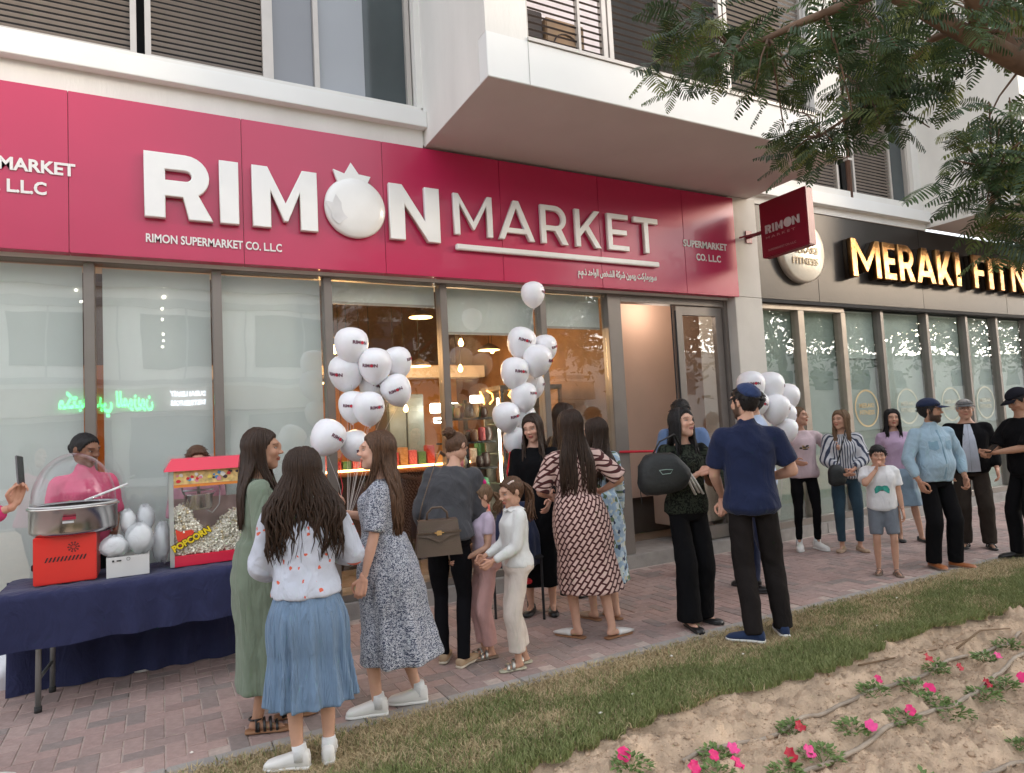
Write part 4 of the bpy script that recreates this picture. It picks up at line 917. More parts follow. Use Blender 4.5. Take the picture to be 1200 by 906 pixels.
        if top.get('detail'): top['detail'](root,s,tp,arm,T)
    if bottom:
        g=Geo(); kd=bottom.get('kind','pants'); bo=bottom.get('off',.012)
        if kd=='pants':
            rg=[(0,yo*s,z*s,(rx*bk+bo)*s,(ry*bk+bo)*s) for z,rx,ry,yo in RG if z<=1.09]; g.loft(rg,32)
            up_=bottom.get('up',.04)
            for sd in (-1,1):
                Hj,K,A,_=legs[sd]; L_=bottom.get('len',1.0); kr=bottom.get('knee',.062); hr_=bottom.get('hem',.055)
                if L_<.55: e=Hj+(K-Hj)*L_*2; g.mb(MB().tube([Hj+np.array([0,0,.03*s]),Hj*.5+e*.5,e],[.098*s*bk,.095*s*bk,hr_*s],18))
                else:
                    e=K+(A-K)*(L_-.5)*2; 
                    if L_>=1: e=A-np.array([0,0,.03*s])
                    g.limb([Hj+np.array([0,0,.0*s]),Hj*.5+K*.5,K],[(.076*bk+bo*.4)*s,(.076*bk+bo*.7)*s,kr*s],16); g.mb(MB().tube([K,K*.6+e*.4+np.array([0,-.010*s,0]),e],[kr*s,(kr*.55+hr_*.45)*s,hr_*s],18))
        else:
            mid=(np.array(legs[-1][2])+np.array(legs[1][2]))/2; zs=np.linspace(bottom['hem'],1.0,22); rr=[]
            for z in zs:
                t_=1-(z-bottom['hem'])/(1.0-bottom['hem']); rx=(.140*bk+bo)*(1-t_)+bottom['rx']*t_+.045*math.sin(PI*min(t_*1.7,1))*(1-.6*t_); ry=(.110*bk+bo)*(1-t_)+bottom['ry']*t_+.04*math.sin(PI*min(t_*1.7,1))*(1-.6*t_)
                rr.append((mid[0]*t_*.9,mid[1]*t_*.9-.008*s,z*s,rx*s,ry*s))
            nf=bottom.get('n',14); A_=bottom.get('amp',.06); g.loft(rr,160,lambda t_,a: A_*min(1,(1-t_)*1.6+.1)*(math.sin(a*nf+1.5*math.sin(a*3))+.4*math.sin(a*(nf*2-3)+2)))
        finish(g,bottom.get('name','trousers'),bottom['mat'],vx*(.8 if kd!='pants' else 1),bottom.get('amp2',.006)*s,hash_(label)+2,(1 if kd!='pants' else 2),bottom.get('wf',1.0))
    # ---------------- shoes
    if shoes:
        for sd in (-1,1):
            Hj,K,A,fa_=legs[sd]; a=math.radians(fa_); MT=Matrix.Translation((A[0],A[1],0))@Matrix.Rotation(a,4,'Z')@Matrix.Diagonal((s,s,s,1))
            make_shoe(root,MT,shoes,sd)
    # ---------------- hair
    if hair: make_hair(root,hair,m,toB,HM,hsz,s,tp,res,hash_(label),HMn)
    if hat: make_hat(root,hat,m,toB)
    if glasses:
        mb=MB()
        for sd in (-1,1):
            pts=[(sd*.033+.021*math.cos(t_),.099,.014+.015*math.sin(t_)) for t_ in np.linspace(0,2*PI,15)]; mb.tube([tuple(v) for v in toB(pts)],.0016*s,5,False)
            mb.tube([tuple(v) for v in toB([(sd*.054,.097,.018),(sd*.078,.05,.018),(sd*.083,-.01,.012)])],.0014*s,5)
        mb.tube([tuple(v) for v in toB([(-.013,.101,.016),(.013,.101,.016)])],.0016*s,5)
        mb.build('glasses',M('dark_frame',(.03,.03,.03),.3),root,True,keep=False)
    if extra: extra(root,s,tp,arm,toB,T)
    return root
def hash_(t): return (sum(ord(c)*(i+1) for i,c in enumerate(t))%97)/9.7
def loft_y(secs,n=14,flatbottom=True):
    """sections along y: (y, halfwidth, z0, height, xoff)"""
    V=[];F=[];k=len(secs)
    for y,w,z0,h,xo in secs:
        for j in range(n):
            a=2*PI*j/n; c,sn=math.cos(a),math.sin(a); V.append((xo+w*math.copysign(abs(c)**.8,c),y,z0+h*(.5+.5*math.copysign(abs(sn)**.75,sn))))
    for i in range(k-1):
        for j in range(n): F.append((i*n+j,(i+1)*n+j,(i+1)*n+(j+1)%n,i*n+(j+1)%n))
    F.append(tuple(range(n))); F.append(tuple((k-1)*n+j for j in range(n-1,-1,-1))); return V,F
def put(root,name,V,F,MT,mat,parent=None,smooth=True):
    me=bpy.data.meshes.new(name); me.from_pydata([tuple(MT@Vector(v)) for v in V],[],[tuple(f) for f in F]); me.update()
    return link(name,me,mat,parent or root,smooth,keep=False)
def make_shoe(root,MT,sh,sd):
    k=sh['kind']; mat=sh['mat']; sole=sh.get('sole',mat)
    xo=lambda y: -sd*.008*math.sin(max(0,(y+.06)/.25)*PI)
    SO=[(-.068,.018,0),(-.060,.030,0),(-.03,.035,0),(.03,.036,0),(.09,.043,0),(.14,.044,0),(.175,.034,0),(.192,.016,0)]
    th=sh.get('st',.022)
    V,F=loft_y([(y,w+.003,.002,th,xo(y)) for y,w,_ in SO],16)
    if k in('sneaker','loafer','slipon'):
        hh={'sneaker':[.066,.092,.100,.084,.064,.052,.042,.026],'slipon':[.05,.072,.076,.070,.054,.042,.032,.018],'loafer':[.045,.06,.055,.040,.042,.040,.032,.018]}[k]
        U,G=loft_y([(y*.985,w,.012,h_,xo(y)) for (y,w,_),h_ in zip(SO,hh)],18)
        o=put(root,'shoe',U,G,MT,mat); put(root,'sole',V,F,MT,sole,o)
        if k=='sneaker':
            sk=MB().tube([(0,-.012,.05),(0,-.010,.10),(0,-.006,.135)],[.040,.040,.0385],14); put(root,'sock',sk.v,sk.f,MT,M('white_sock',(.72,.72,.72),.9,bump=.3,bscale=90))
            mb=MB()
            for i in range(4): y=.035+.022*i; z=.093-.010*i-.004*i; mb.tube([(xo(y)-.022,y,z-.012),(xo(y),y+.004,z-.002),(xo(y)+.022,y,z-.012)],.003,5)
            put(root,'laces',mb.v,mb.f,MT,sh.get('lace',sole),o)
    elif k=='mule':
        U,G=loft_y([(y,w,.012,h_,xo(y)) for y,w,h_ in ((.05,.042,.048),(.075,.045,.052),(.11,.045,.045),(.15,.038,.036),(.185,.022,.026),(.215,.006,.015))],18)
        o=put(root,'shoe',U,G,MT,mat); put(root,'sole',V,F,MT,sole,o)
    elif k=='flat':
        U,G=loft_y([(y,w,.008,h_,xo(y)) for (y,w,_),h_ in zip(SO,[.045,.055,.034,.024,.030,.036,.03,.016])],18)
        o=put(root,'shoe',U,G,MT,mat); put(root,'sole',V,F,MT,sole,o)
    else:
        o=put(root,'sandal',V,F,MT,sole)
        mb=MB(); ys=sh.get('straps',(.05,.10))
        for y in ys:
            w=.042; h_=.050 if y>.08 else .072; pts=[(xo(y)+w*math.cos(a),y+.012*math.cos(a)*sd,.018+h_*math.sin(a)*.9) for a in np.linspace(0,PI,9)]
            mb.tube(pts,sh.get('sw',.009),6,True,.35)
        if sh.get('ankle'): mb.tube([(.034*math.cos(a),-.01+.036*math.sin(a),.085) for a in np.linspace(0,2*PI,13)],.006,6,True); mb.tube([(-.036,.0,.02),(-.034,0,.085)],.005,5); mb.tube([(.036,.0,.02),(.034,0,.085)],.005,5)
        put(root,'strap',mb.v,mb.f,MT,mat,o)
def hz(phi,low):   # hairline height at azimuth phi (0 = face)
    p=np.degrees(np.abs(phi)); return np.interp(p,[0,25,45,62,75,84,100,120,180],[.074,.070,.052,.020,-.012,-.005,.012 if low else -.02,-.06,-.07])
def make_hair(root,hr_,male,toB,HM,hsz,s,tp,res,seed,HMn):
    style=hr_['style']; mat=hairmat(hr_['name'],hr_['col']); r=np.random.default_rng(int(seed*1000)+5)
    nu,nv=(110,70); A,E,D,F=head_grid(nu,nv); A=np.arctan2(D[...,0],D[...,1])
    key=('hs',male)
    if key not in _HC: _HC[key]=march(D,male,False)
    Rr=_HC[key]; P=D*Rr[...,None]
    th=hr_.get('th',.014)
    fr_=hr_.get('fringe',0)*np.clip(1-np.abs(A)/.95,0,1)**.5; mk=sstep(-.004,.016,P[...,2]-hz(A,style=='short')+fr_+fr_*.35*np.sin(A*23)-.004*np.sin(A*31)-.003*np.sin(A*57+2))
    if hr_.get('bald'): mk=mk*(1-sstep(.09,.10,P[...,2]+.3*np.clip(P[...,1],0,1)))
    st=.0016*np.sin(A*46+3*np.sin(E*5))+.0010*np.sin(A*97+E*9)
    if style=='short': st=.0022*np.sin(P[...,0]*420+5*np.sin(P[...,2]*130))*np.sin(P[...,1]*330+P[...,2]*260)
    vol=th*(1+.35*sstep(.02,.1,P[...,2])); 
    Rs=Rr-.006+(vol+.006)*mk+st*mk
    Vs=(D*Rs[...,None]).reshape(-1,3); V,Fc=cap_poles(Vs,F,nu,nv)
    mb=MB(); mb.add([tuple(v) for v in toB(V)],Fc)
    def shell(ph,el):
        d=np.array([math.sin(ph)*math.cos(el),math.cos(ph)*math.cos(el),math.sin(el)]); rr=float(march(d[None,None,:],male,False)[0,0]); p=d*rr
        v=th*(1+.35*float(sstep(.02,.1,p[2]))); return d*(rr+v)
    N=int(hr_.get('n',110 if res else 70)*1.7)
    if style=='long':
        L=hr_.get('len',1.20); wv=hr_.get('wave',.008); ph0=math.radians(hr_.get('open',68)); side=hr_.get('front',.5); wd=hr_.get('wide',1.0)
        els=np.radians([80,66,52,38,24,11,-1])
        table={}
        for i in range(N):
            ph=ph0+(2*PI-2*ph0)*((i+r.uniform(0,1))/N); ph_=ph if ph<=PI else ph-2*PI; sg=1 if ph_>0 else -1; ap=abs(ph_)
            jit=r.uniform(-.002,.005); sp=[]
            kmax=7
            D_=[ (ph_+ .0*e, e) for e in els]
            dd=np.array([[math.sin(a_)*math.cos(e),math.cos(a_)*math.cos(e),math.sin(e)] for a_,e in D_]); rr=march(dd[:,None,:],male,False)[:,0]; pp=dd*rr[:,None]
            v_=th*(1+.35*sstep(.02,.1,pp[:,2])); pts=dd*(rr+v_+jit)[:,None]
            # keep only below hairline start for front locks
            ok=pp[:,2]>hz(np.full(7,ph_),False)-.09; pts=pts
            B_=list(toB(pts)); last=B_[-1]; z=last[2]
            ztip=(L+r.uniform(-.06,.04)+(.05 if ap<1.8 else 0))*s; nseg=max(4,int((z-ztip)/.05)); 
            nb=tp((0,0,1.48))
            if ap<math.radians(112) : tx,ty=nb[0]+sg*(.082+.02*r.uniform(-1,1))*s*wd,nb[1]+(.075+.025*r.uniform(-1,1))*s*(side*2)
            else: f_=(ap-math.radians(112))/math.radians(68); tx,ty=nb[0]+sg*(.125*(1-f_)**.8*wd+.008)*s,nb[1]-(.098+.016*r.uniform(-1,1)+.02*f_)*s
            w1,p1=r.uniform(.7,1.3),r.uniform(0,6); lx,ly=last[0],last[1]
            for k in range(1,nseg+1):
                t_=k/nseg; zz=z+(ztip-z)*t_; q=float(sstep(.02*s,.30*s,z-zz)); bul=hr_.get('bulge',0)*(1 if ap<1.95 else (1-(ap-1.95)/1.2)**.8)*math.sin(PI*min(1,(z-zz)/(.3*s)))
                ax=lx+(tx-lx)*q+sg*bul*s; ay=ly+(ty-ly)*q-(bul*.5*s if ap>1.9 else 0)
                a_=wv*min(1,t_*2)*s; B_.append(np.array([ax+a_*math.sin(zz*26*w1+p1),ay+a_*.7*math.cos(zz*23*w1+p1*2),zz]))
            n_=len(B_); lw_=r.uniform(.55,1.25); rad=[.004*s]+[.0115*s*hr_.get('lw',1)*lw_]*(n_-4)+[.0095*s*lw_,.006*s*lw_,.0015*s]
            mb.tube([tuple(p) for p in B_],rad,5,True,.55)
        for i in range(46 if res else 0):
            ph_=r.uniform(ph0,2*PI-ph0); ph_=ph_ if ph_<=PI else ph_-2*PI; sg=1 if ph_>0 else -1; a=shell(ph_,r.uniform(-.1,.5)); a=toB([a*(1.01)])[0]; zt=(L+r.uniform(-.06,.12))*s; ex=r.uniform(.0,.035)*s; P_=[]
            bx0,by0=a[0],a[1]; cx_,cy_=tp((0,0,1.48))[:2]; u_=np.array([bx0-cx_,by0-cy_]); u_/=np.linalg.norm(u_)+1e-6; w1=r.uniform(.8,1.6); p1=r.uniform(0,6)
            for k in range(9): t_=k/8; zz=a[2]+(zt-a[2])*t_; P_.append((bx0+u_[0]*(ex*math.sin(PI*t_*.8)+.018*s*t_)+.006*s*math.sin(zz*24*w1+p1),by0+u_[1]*(ex*math.sin(PI*t_*.8)+.018*s*t_)+.006*s*math.cos(zz*21*w1+p1),zz))
            mb.tube(P_,[.0013*s]*8+[.0005*s],3)
    elif style in('bun','pony','pigtail'):
        # swept-back locks
        for i in range(34 if res else 20):
            ph=math.radians(r.uniform(60,180))*r.choice([-1,1]); 
            tgt={'bun':(0,-.11,.055),'pony':(0,-.115,.045),'pigtail':(0,-.11,.02)}[style]
            a=shell(ph*.45+ (0 if r.random()<.5 else ph*.2),math.radians(r.uniform(35,65))); c=np.array(tgt); m_=(a+c)/2; m_=m_/np.linalg.norm(m_)*(.118)
            mb.tube([tuple(v) for v in toB([a,m_,c])],[.003*s,.009*s,.006*s],5,True,.5)
        if style=='bun':
            c=np.array((0,-.122 if hr_.get('bunz',.062)>.03 else -.105,hr_.get('bunz',.062)))
            for i in range(26 if res else 16):
                ax=r.normal(size=3); ax/=np.linalg.norm(ax); u=np.cross(ax,r.normal(size=3)); u/=np.linalg.norm(u); v=np.cross(ax,u); R_=hr_.get('bunr',.036)*r.uniform(.75,1.15); t0=r.uniform(0,6)
                pts=[c+ (u*math.cos(t0+t_)+v*math.sin(t0+t_))*R_*(1,)[0] for t_ in np.linspace(0,3.4,9)]; mb.tube([tuple(q) for q in toB(pts)],[.003*s]+[.009*s]*7+[.003*s],5,True,.7)
            g=Geo().ball(c,hr_.get('bunr',.036)*.95,12); mb.add([tuple(v) for v in toB(g.V)],g.F)
            for i in range(8): # loose wisps
                a=shell(r.uniform(-1,1)*2.4,.2); b=a+np.array([r.uniform(-.03,.03),-.02,-.04]); mb.tube([tuple(v) for v in toB([a,(a+b)/2+.006,b])],.0015*s,4)
        else:
            st0=toB([{'pony':(0,-.125,.045),'pigtail':(0,-.12,.02)}[style]])[0]; L=hr_.get('len',1.25)*s; bx_=HMn[:3,1]*-1
            for i in range(34 if res else 22):
                j=r.normal(size=3)*.012*s; end=np.array([st0[0]+bx_[0]*.06*s+r.normal()*.028*s,st0[1]+bx_[1]*.06*s+r.normal()*.028*s,L+r.uniform(-.02,.06)*s]); ph=r.uniform(0,6)
                pts=[]
                for t_ in np.linspace(0,1,9):
                    o_=bx_*(.055*math.sin(PI*min(1,t_*1.2))*s); p=st0*(1-t_)+end*t_+o_+j*math.sin(PI*min(t_*1.5,1)); p=p+np.array([math.sin(t_*9+ph),math.cos(t_*8+ph),0])*.007*s; pts.append(tuple(p))
                mb.tube(pts,[.006*s]+[.010*s]*6+[.006*s,.002*s],5,True,.7)
    else:
        for i in range(hr_.get('tufts',330)):
            ph=r.uniform(-PI,PI); el=math.radians(r.uniform(5,88)); d=np.array([math.sin(ph)*math.cos(el),math.cos(ph)*math.cos(el),math.sin(el)]); rr=float(march(d[None,None,:],male,False)[0,0]); p=d*rr
            if p[2]<float(hz(np.array([ph]),True)[0])+.006 or (hr_.get('bald') and p[2]>.085): continue
            a=d*(rr+th*.8); t_=np.array([r.normal()*.4,-.3+r.normal()*.3 if p[1]<.03 else .5,-.5]); b=a+t_*.030+d*.006
            mb.tube([tuple(v) for v in toB([a-d*.004,(a+b)/2+d*.003,b])],[.0045*s,.004*s,.001*s],4,True,.5)
    mb.build('hair',mat,root,True,keep=False)
def make_hat(root,hat,male,toB):
    k=hat['kind']; nu,nv=(64,44); A,E,D,F=head_grid(nu,nv); Rr=march(D,male,False); P=D*Rr[...,None]
    if k=='kippah':
        d0=np.array([0,-.55,.84]); d0/=np.linalg.norm(d0); c=(D@d0); mk=sstep(.70,.735,c); Rs=Rr-.012+mk*(.012+.024)
    elif k=='cap':
        zz=P[...,2]-(.050+.10*P[...,1]*.3); mk=sstep(0,.006,zz); Rs=Rr-.01+mk*(.010+.022+.012*sstep(.03,.09,P[...,2]))
    else:
        zz=P[...,2]-(.052+.15*P[...,1]*.5); mk=sstep(0,.006,zz); Rs=Rr-.01+mk*(.010+.022); 
    V=(D*Rs[...,None]).reshape(-1,3)
    if k=='flatcap': V[:,2]=np.where(V[:,2]>.06,.06+(V[:,2]-.06)*.72+.15*np.clip(-V[:,1],-.02,.06),V[:,2]); 
    V,Fc=cap_poles(V,F,nu,nv); o=link('hat',bpy.data.meshes.new('hat'),None,root,False,keep=False); me=o.data; me.from_pydata(toB(V).tolist(),[],Fc); me.materials.append(hat['mat']); me.shade_smooth()
    if k in('cap','flatcap'):
        Vb=[];Fb=[];n=17;L=.075 if k=='cap' else .035
        for i in range(n):
            a=math.radians(-62+124*i/(n-1)); 
            for t_,dz in ((0,0),(1,0)):
                for up in (0,1):
                    rr=.092; x=rr*math.sin(a)*.86; y=.012+rr*math.cos(a)*1.02; ln=L*math.cos(a*.95)**.8 if abs(a)<1.5 else 0
                    Vb.append((x*(1+.03*t_),y+ln*t_,.058-.018*t_-.35*x*x*8*.5+up*.004))
        for i in range(n-1):
            b=4*i; Fb+=[(b,b+2,b+6,b+4),(b+1,b+5,b+7,b+3),(b+2,b+3,b+7,b+6)]
        me=bpy.data.meshes.new('visor'); me.from_pydata(toB(Vb).tolist(),[],Fb); link('visor',me,hat['mat'],o,True,keep=False)

# colours ------------------------------------------------------------
hb=dict(dark=('hair_black_brown',(.040,.022,.014)),brown=('hair_brown',(.10,.050,.027)),light=('hair_light_brown',(.17,.10,.055)),grey=('hair_grey',(.35,.33,.31)),black=('hair_black',(.014,.012,.012)))
def H_(c,style,**k): d=dict(name=hb[c][0],col=hb[c][1],style=style); d.update(k); return d
white_sh=M('white_shoe_leather',(.74,.72,.69),.5,var=.04); sole_w=M('shoe_sole_white',(.70,.69,.66),.6,var=.05); black_lea=M('black_leather',(.018,.017,.017),.35,var=.1)
blackc=cloth('black_cloth',(.007,.007,.008)); navyc=cloth('navy_cloth',(.018,.026,.065))
def on_cloth(root,s,polys,name,mat,off=.0035,part='top'):
    from mathutils.bvhtree import BVHTree
    ob=[c for c in root.children if c.name.split('.')[0]==part][0]; me=ob.data; bv=BVHTree.FromPolygons([v.co for v in me.vertices],[tuple(p.vertices) for p in me.polygons])
    mb=MB()
    for po in polys:
        cx=sum(p[0] for p in po)/len(po); cz=sum(p[1] for p in po)/len(po); V=[]
        for k in (1.0,.66,.33):
            for x,z in po: V.append((cx+(x-cx)*k,cz+(z-cz)*k))
        V.append((cx,cz)); n=len(po); W=[]
        for x,z in V:
            h=bv.ray_cast(Vector((x*s,.6,z*s)),Vector((0,-1,0)),1.0); y=h[0].y if h[0] is not None else .12*s; W.append((x*s,y+off,z*s))
        F=[(i,(i+1)%n,n+(i+1)%n,n+i) for i in range(n)]+[(n+i,n+(i+1)%n,2*n+(i+1)%n,2*n+i) for i in range(n)]+[(2*n+i,2*n+(i+1)%n,3*n) for i in range(n)]
        mb.add(W,F)
    return mb.build(name,mat,root,True,keep=False)
def blob(x,z,rx,rz,n=12): return [(x+rx*math.cos(2*PI*i/n),z+rz*math.sin(2*PI*i/n)) for i in range(n)]
def neck_ring(root,s,tp,mat,r=.062,z=1.472,name='collar'):
    mb=MB(); pts=[tp((r*math.cos(a),r*.95*math.sin(a)-.004,z-.012*max(0,math.sin(a)))) for a in np.linspace(0,2*PI,19)]; mb.tube([tuple(p) for p in pts],.0085*s,6,False); mb.build(name,mat,root,True,keep=False)
PE={}
green=cloth('sage_linen',(.175,.215,.16),fold=.8,fs=(12,12,3))
PE['green']=person('woman with long dark hair in a long sage green dress beside the popcorn machine',(.51,4.08),-10,1.66,skin_tone='tan',
  hair=H_('dark','long',len=1.22,wave=.004,open=75,th=.011),head=(-6,-3,0),Rw=(.12,.24,1.07),Lw=(-.10,.25,1.08),Rh=(.6,-.8,-.3),hands=('relax','relax'),Lf=(-.07,.10,0),Rf=(.08,-.05,-10),
  top=dict(name='dress',mat=green,off=.03,sleeve=1.85,sbag=.024,skirt=dict(hem=.24,rx=.205,ry=.185,amp=.035,n=6),amp=.008,cuff=.012),
  shoes=dict(kind='sandal',mat=black_lea,sole=M('tan_sole',(.28,.14,.07),.7),straps=(.0,.035,.07,.105),ankle=True,sw=.008))
den=cloth('denim_skirt_blue',(.15,.225,.33),fold=1.0,fs=(30,30,1.6)); sweat=cloth('white_sweater_red_print',(.50,.53,.61),'motif',(.62,.12,.07),ps=1.15,fold=.7)
PE['girl']=person('girl seen from behind in white sweater with red print and blue denim skirt',(.63,3.46),82,1.53,skin_tone='light',
  hair=H_('dark','long',len=1.20,wave=.018,open=55,th=.022,wide=1.5,bulge=.05,n=170,lw=1.1),head=(0,-4,0),Rw=(.17,.24,1.12),Lw=(-.17,.24,1.03),Lh=(-.55,-1,-.1),Rh=(.55,-1,-.1),Lf=(-.07,.0,70),Rf=(.10,.03,-8),
  top=dict(name='sweater',mat=sweat,off=.045,hem=.95,sleeve=1.86,sbag=.030,amp=.012,cuff=.004,flare=-.1,folds=.02),
  bottom=dict(kind='skirt',name='skirt',mat=den,hem=.37,rx=.245,ry=.215,n=16,amp=.085,off=.02,amp2=.003),
  shoes=dict(kind='sneaker',mat=white_sh,sole=sole_w))
greyp=cloth('navy_white_speckle',(.50,.51,.55),'speckle',(.05,.06,.10),ps=1.5,fold=.8,fs=(12,12,3))
PE['greyd']=person('woman in speckled grey midi dress with long wavy brown hair, turned to the left',(1.15,3.88),156,1.61,skin_tone='fair',
  hair=H_('brown','long',len=1.12,wave=.013,open=80,th=.013,wide=.9,n=120),head=(8,2,0),Lw=(-.26,.09,.84),Rw=(.16,.30,1.24),Lh=(-.6,-1,0),Rh=(.8,-.4,-.8),hands=('hold','hold'),Lf=(-.07,.06,5),Rf=(.08,-.18,0),hdir=(None,(0,.2,1)),
  top=dict(name='dress',mat=greyp,off=.022,sleeve=.92,sbag=.022,skirt=dict(hem=.33,rx=.27,ry=.25,amp=.08,n=7,dy=-.04),amp=.007),
  shoes=dict(kind='sneaker',mat=white_sh,sole=sole_w),bulk=1.05)
charc=cloth('charcoal_sweatshirt',(.062,.062,.068),fold=.7); 
PE['bagw']=person('stooping woman in charcoal sweatshirt and black trousers with hair in a bun',(1.76,4.36),56,1.62,skin_tone='light',
  hair=H_('brown','bun',th=.008,bunr=.045),head=(-28,-22,0),lean=(17,5),Rw=(.24,.20,.84),Lw=(-.22,.22,.95),Lf=(-.08,.05,5),Rf=(.09,-.05,-25),hands=('relax','hold'),
  top=dict(name='sweatshirt',mat=charc,off=.045,hem=.93,sleeve=1.9,sbag=.030,amp=.012,cuff=.006),
  bottom=dict(name='trousers',mat=cloth('black_jeans',(.009,.009,.011)),knee=.058,hem=.048),shoes=dict(kind='loafer',mat=M('beige_suede',(.42,.30,.19),.9),sole=M('cream_sole',(.6,.53,.42),.7)),bulk=1.05)
def bow_(root,s,tp,arm,toB,T):
    g=Geo(); 
    for c in ((-.02,-.05,.125),(.03,-.045,.125),(0,-.05,.135)): g.ball(c,(.028,.022,.024),10)
    me=bpy.data.meshes.new('hair_bow'); me.from_pydata(toB(np.array(g.V)).tolist(),[],g.F); link('hair_bow',me,M('magenta_bow',(.62,.01,.18),.7),root,True,keep=False)
def clip_(root,s,tp,arm,toB,T):
    mb=MB().tube([tuple(p) for p in toB([(-.062,.035,.088),(-.070,.005,.098),(-.070,-.02,.095)])],.007,6,True,.5); mb.build('hair_clip',M('pearl_clip',(.7,.55,.5),.3),root,True,keep=False)
pinkp=cloth('dusty_pink_cotton',(.56,.33,.31)); lil=cloth('lilac_jersey',(.55,.45,.56)); 
PE['pinkg']=person('small girl in lilac top and dusty pink trousers with a magenta hair bow',(2.03,4.34),175,1.22,child=True,skin_tone='light',
  extra=bow_,hair=H_('light','pigtail',len=1.42,th=.010),head=(4,-8,0),Rw=(.10,.24,1.02),Lw=(-.12,.25,1.03),Lf=(-.06,0,0),Rf=(.06,.03,0),
  top=dict(name='top',mat=lil,off=.012,hem=.95,sleeve=.55,sbag=.010,amp=.004),bottom=dict(name='trousers',mat=pinkp,off=.018,knee=.085,hem=.072,len=.93),shoes=dict(kind='sandal',mat=M('silver_strap',(.45,.44,.40),.3,metal=.7),sole=M('cork_sole',(.20,.15,.11),.8),sw=.016))
crm=cloth('cream_cotton',(.66,.575,.51)); offw=cloth('white_knit',(.72,.72,.70),fold=.5)
def ruffle(root,s,tp,arm,T):
    mb=MB(); n=64; V=[];F=[]
    for i in range(n):
        a=2*PI*i/n
        for r_,z,w in ((.060,1.475,0),(.105,1.445,.006),(.112,1.437,.010)):
            V.append(tuple(tp(((r_+w*math.sin(a*9))*math.cos(a),(r_+w*math.sin(a*9))*.85*math.sin(a),z+w*math.cos(a*9)))))
    for i in range(n):
        for k in range(2): b=3*i+k; c=3*((i+1)%n)+k; F.append((b,c,c+1,b+1))
    mb.add(V,F); o=mb.build('ruffle_collar',offw,root,True,keep=False); md=o.modifiers.new('s','SOLIDIFY'); md.thickness=.004
PE['whiteg']=person('small girl in white knit top with ruffled collar, cream trousers and a ponytail',(2.12,4.03),172,1.27,child=True,skin_tone='light',
  extra=clip_,hair=H_('brown','pony',len=1.32,th=.010),head=(8,-16,0),Rw=(.11,.27,1.02),Lw=(-.12,.27,1.01),Lf=(-.06,.05,0),Rf=(.07,-.06,0),hands=('hold','hold'),
  top=dict(name='top',mat=offw,off=.016,hem=.93,sleeve=1.93,sbag=.014,amp=.005,detail=ruffle),bottom=dict(name='trousers',mat=crm,off=.016,knee=.085,hem=.078,len=.90),shoes=dict(kind='sandal',mat=M('silver_strap',(.45,.44,.40),.3,metal=.7),sole=M('pale_sole',(.42,.40,.30),.7),sw=.017))
tile=cloth('brown_tile_print',(.64,.45,.40),'tile',(.075,.022,.022),fold=.5)
PE['brown']=person('woman from behind in pink and dark brown geometric print dress with long straight dark hair',(2.79,4.26),74,1.70,skin_tone='fair',
  hair=H_('dark','long',len=1.13,wave=.003,open=60,th=.014,wide=1.05,n=130,front=0.1),head=(10,0,0),Rw=(.24,.13,1.10),Lw=(-.16,.24,1.08),Rh=(1,-.9,-.3),Lh=(-.8,-.8,-.3),Lf=(-.05,.04,45),Rf=(.20,-.06,-70),bulk=1.08,lean=(0,-2),
  top=dict(name='dress',mat=tile,off=.026,sleeve=.97,sbag=.026,skirt=dict(hem=.37,rx=.245,ry=.22,amp=.05,n=8),amp=.006),shoes=dict(kind='mule',mat=white_sh,sole=M('tan_sole',(.28,.14,.07),.7),st=.012))
flor=cloth('blue_floral_print',(.34,.46,.60),'floral',(.48,.60,.70),(.13,.19,.11))
PE['floral']=person('woman in pale blue floral long sleeved dress half hidden behind the geometric print dress',(3.20,4.56),88,1.63,skin_tone='light',
  hair=H_('dark','long',len=1.22,wave=.004,open=66,th=.014,n=110),head=(30,-4,0),Rw=(.24,.05,.84),Lw=(-.15,.25,1.1),Rh=(.6,-1,0),Lf=(-.09,.05,20),Rf=(.09,-.03,0),
  top=dict(name='dress',mat=flor,off=.022,sleeve=1.85,sbag=.020,skirt=dict(hem=.33,rx=.22,ry=.20,amp=.05,n=8),amp=.006),shoes=dict(kind='mule',mat=M('beige_leather',(.40,.27,.18),.6),sole=M('tan_sole',(.28,.14,.07),.7),st=.012))
PE['black']=person('dark haired woman all in black looking down, behind the geometric print dress',(2.90,5.08),-126,1.70,skin_tone='fair',lipc=(.45,.10,.09),
  hair=H_('dark','long',len=1.15,wave=.004,open=52,th=.010),head=(-16,-14,6),Rw=(.16,.25,1.0),Lw=(-.14,.26,1.0),top=dict(name='dress',mat=blackc,off=.025,sleeve=1.9,sbag=.018,skirt=dict(hem=.25,rx=.2,ry=.18,amp=.05,n=7),amp=.007),shoes=dict(kind='flat',mat=black_lea))
PE['face']=person('woman with dark brown hair in profile at the shop door behind the group',(3.42,5.36),20,1.80,skin_tone='light',hair=H_('dark','long',len=1.2,open=78,th=.011),head=(-38,0,0),res=0,
  top=dict(name='top',mat=cloth('dark_brown_top',(.05,.035,.03)),off=.02,sleeve=1.8),bottom=dict(name='trousers',mat=blackc),shoes=dict(kind='flat',mat=black_lea))
PE['blue']=person('man in blue shirt with short dark hair facing the doorway behind the woman in black',(4.78,5.25),38,1.80,male=True,skin_tone='fair',hair=H_('black','short',th=.012),head=(-25,-6,0),Rw=(.2,.2,1.05),Lw=(-.2,.22,1.05),
  top=dict(name='shirt',mat=cloth('slate_blue_shirt',(.13,.20,.36)),off=.022,hem=.90,sleeve=1.9,sbag=.018,collar=1),bottom=dict(name='trousers',mat=navyc),shoes=dict(kind='loafer',mat=black_lea),res=0)
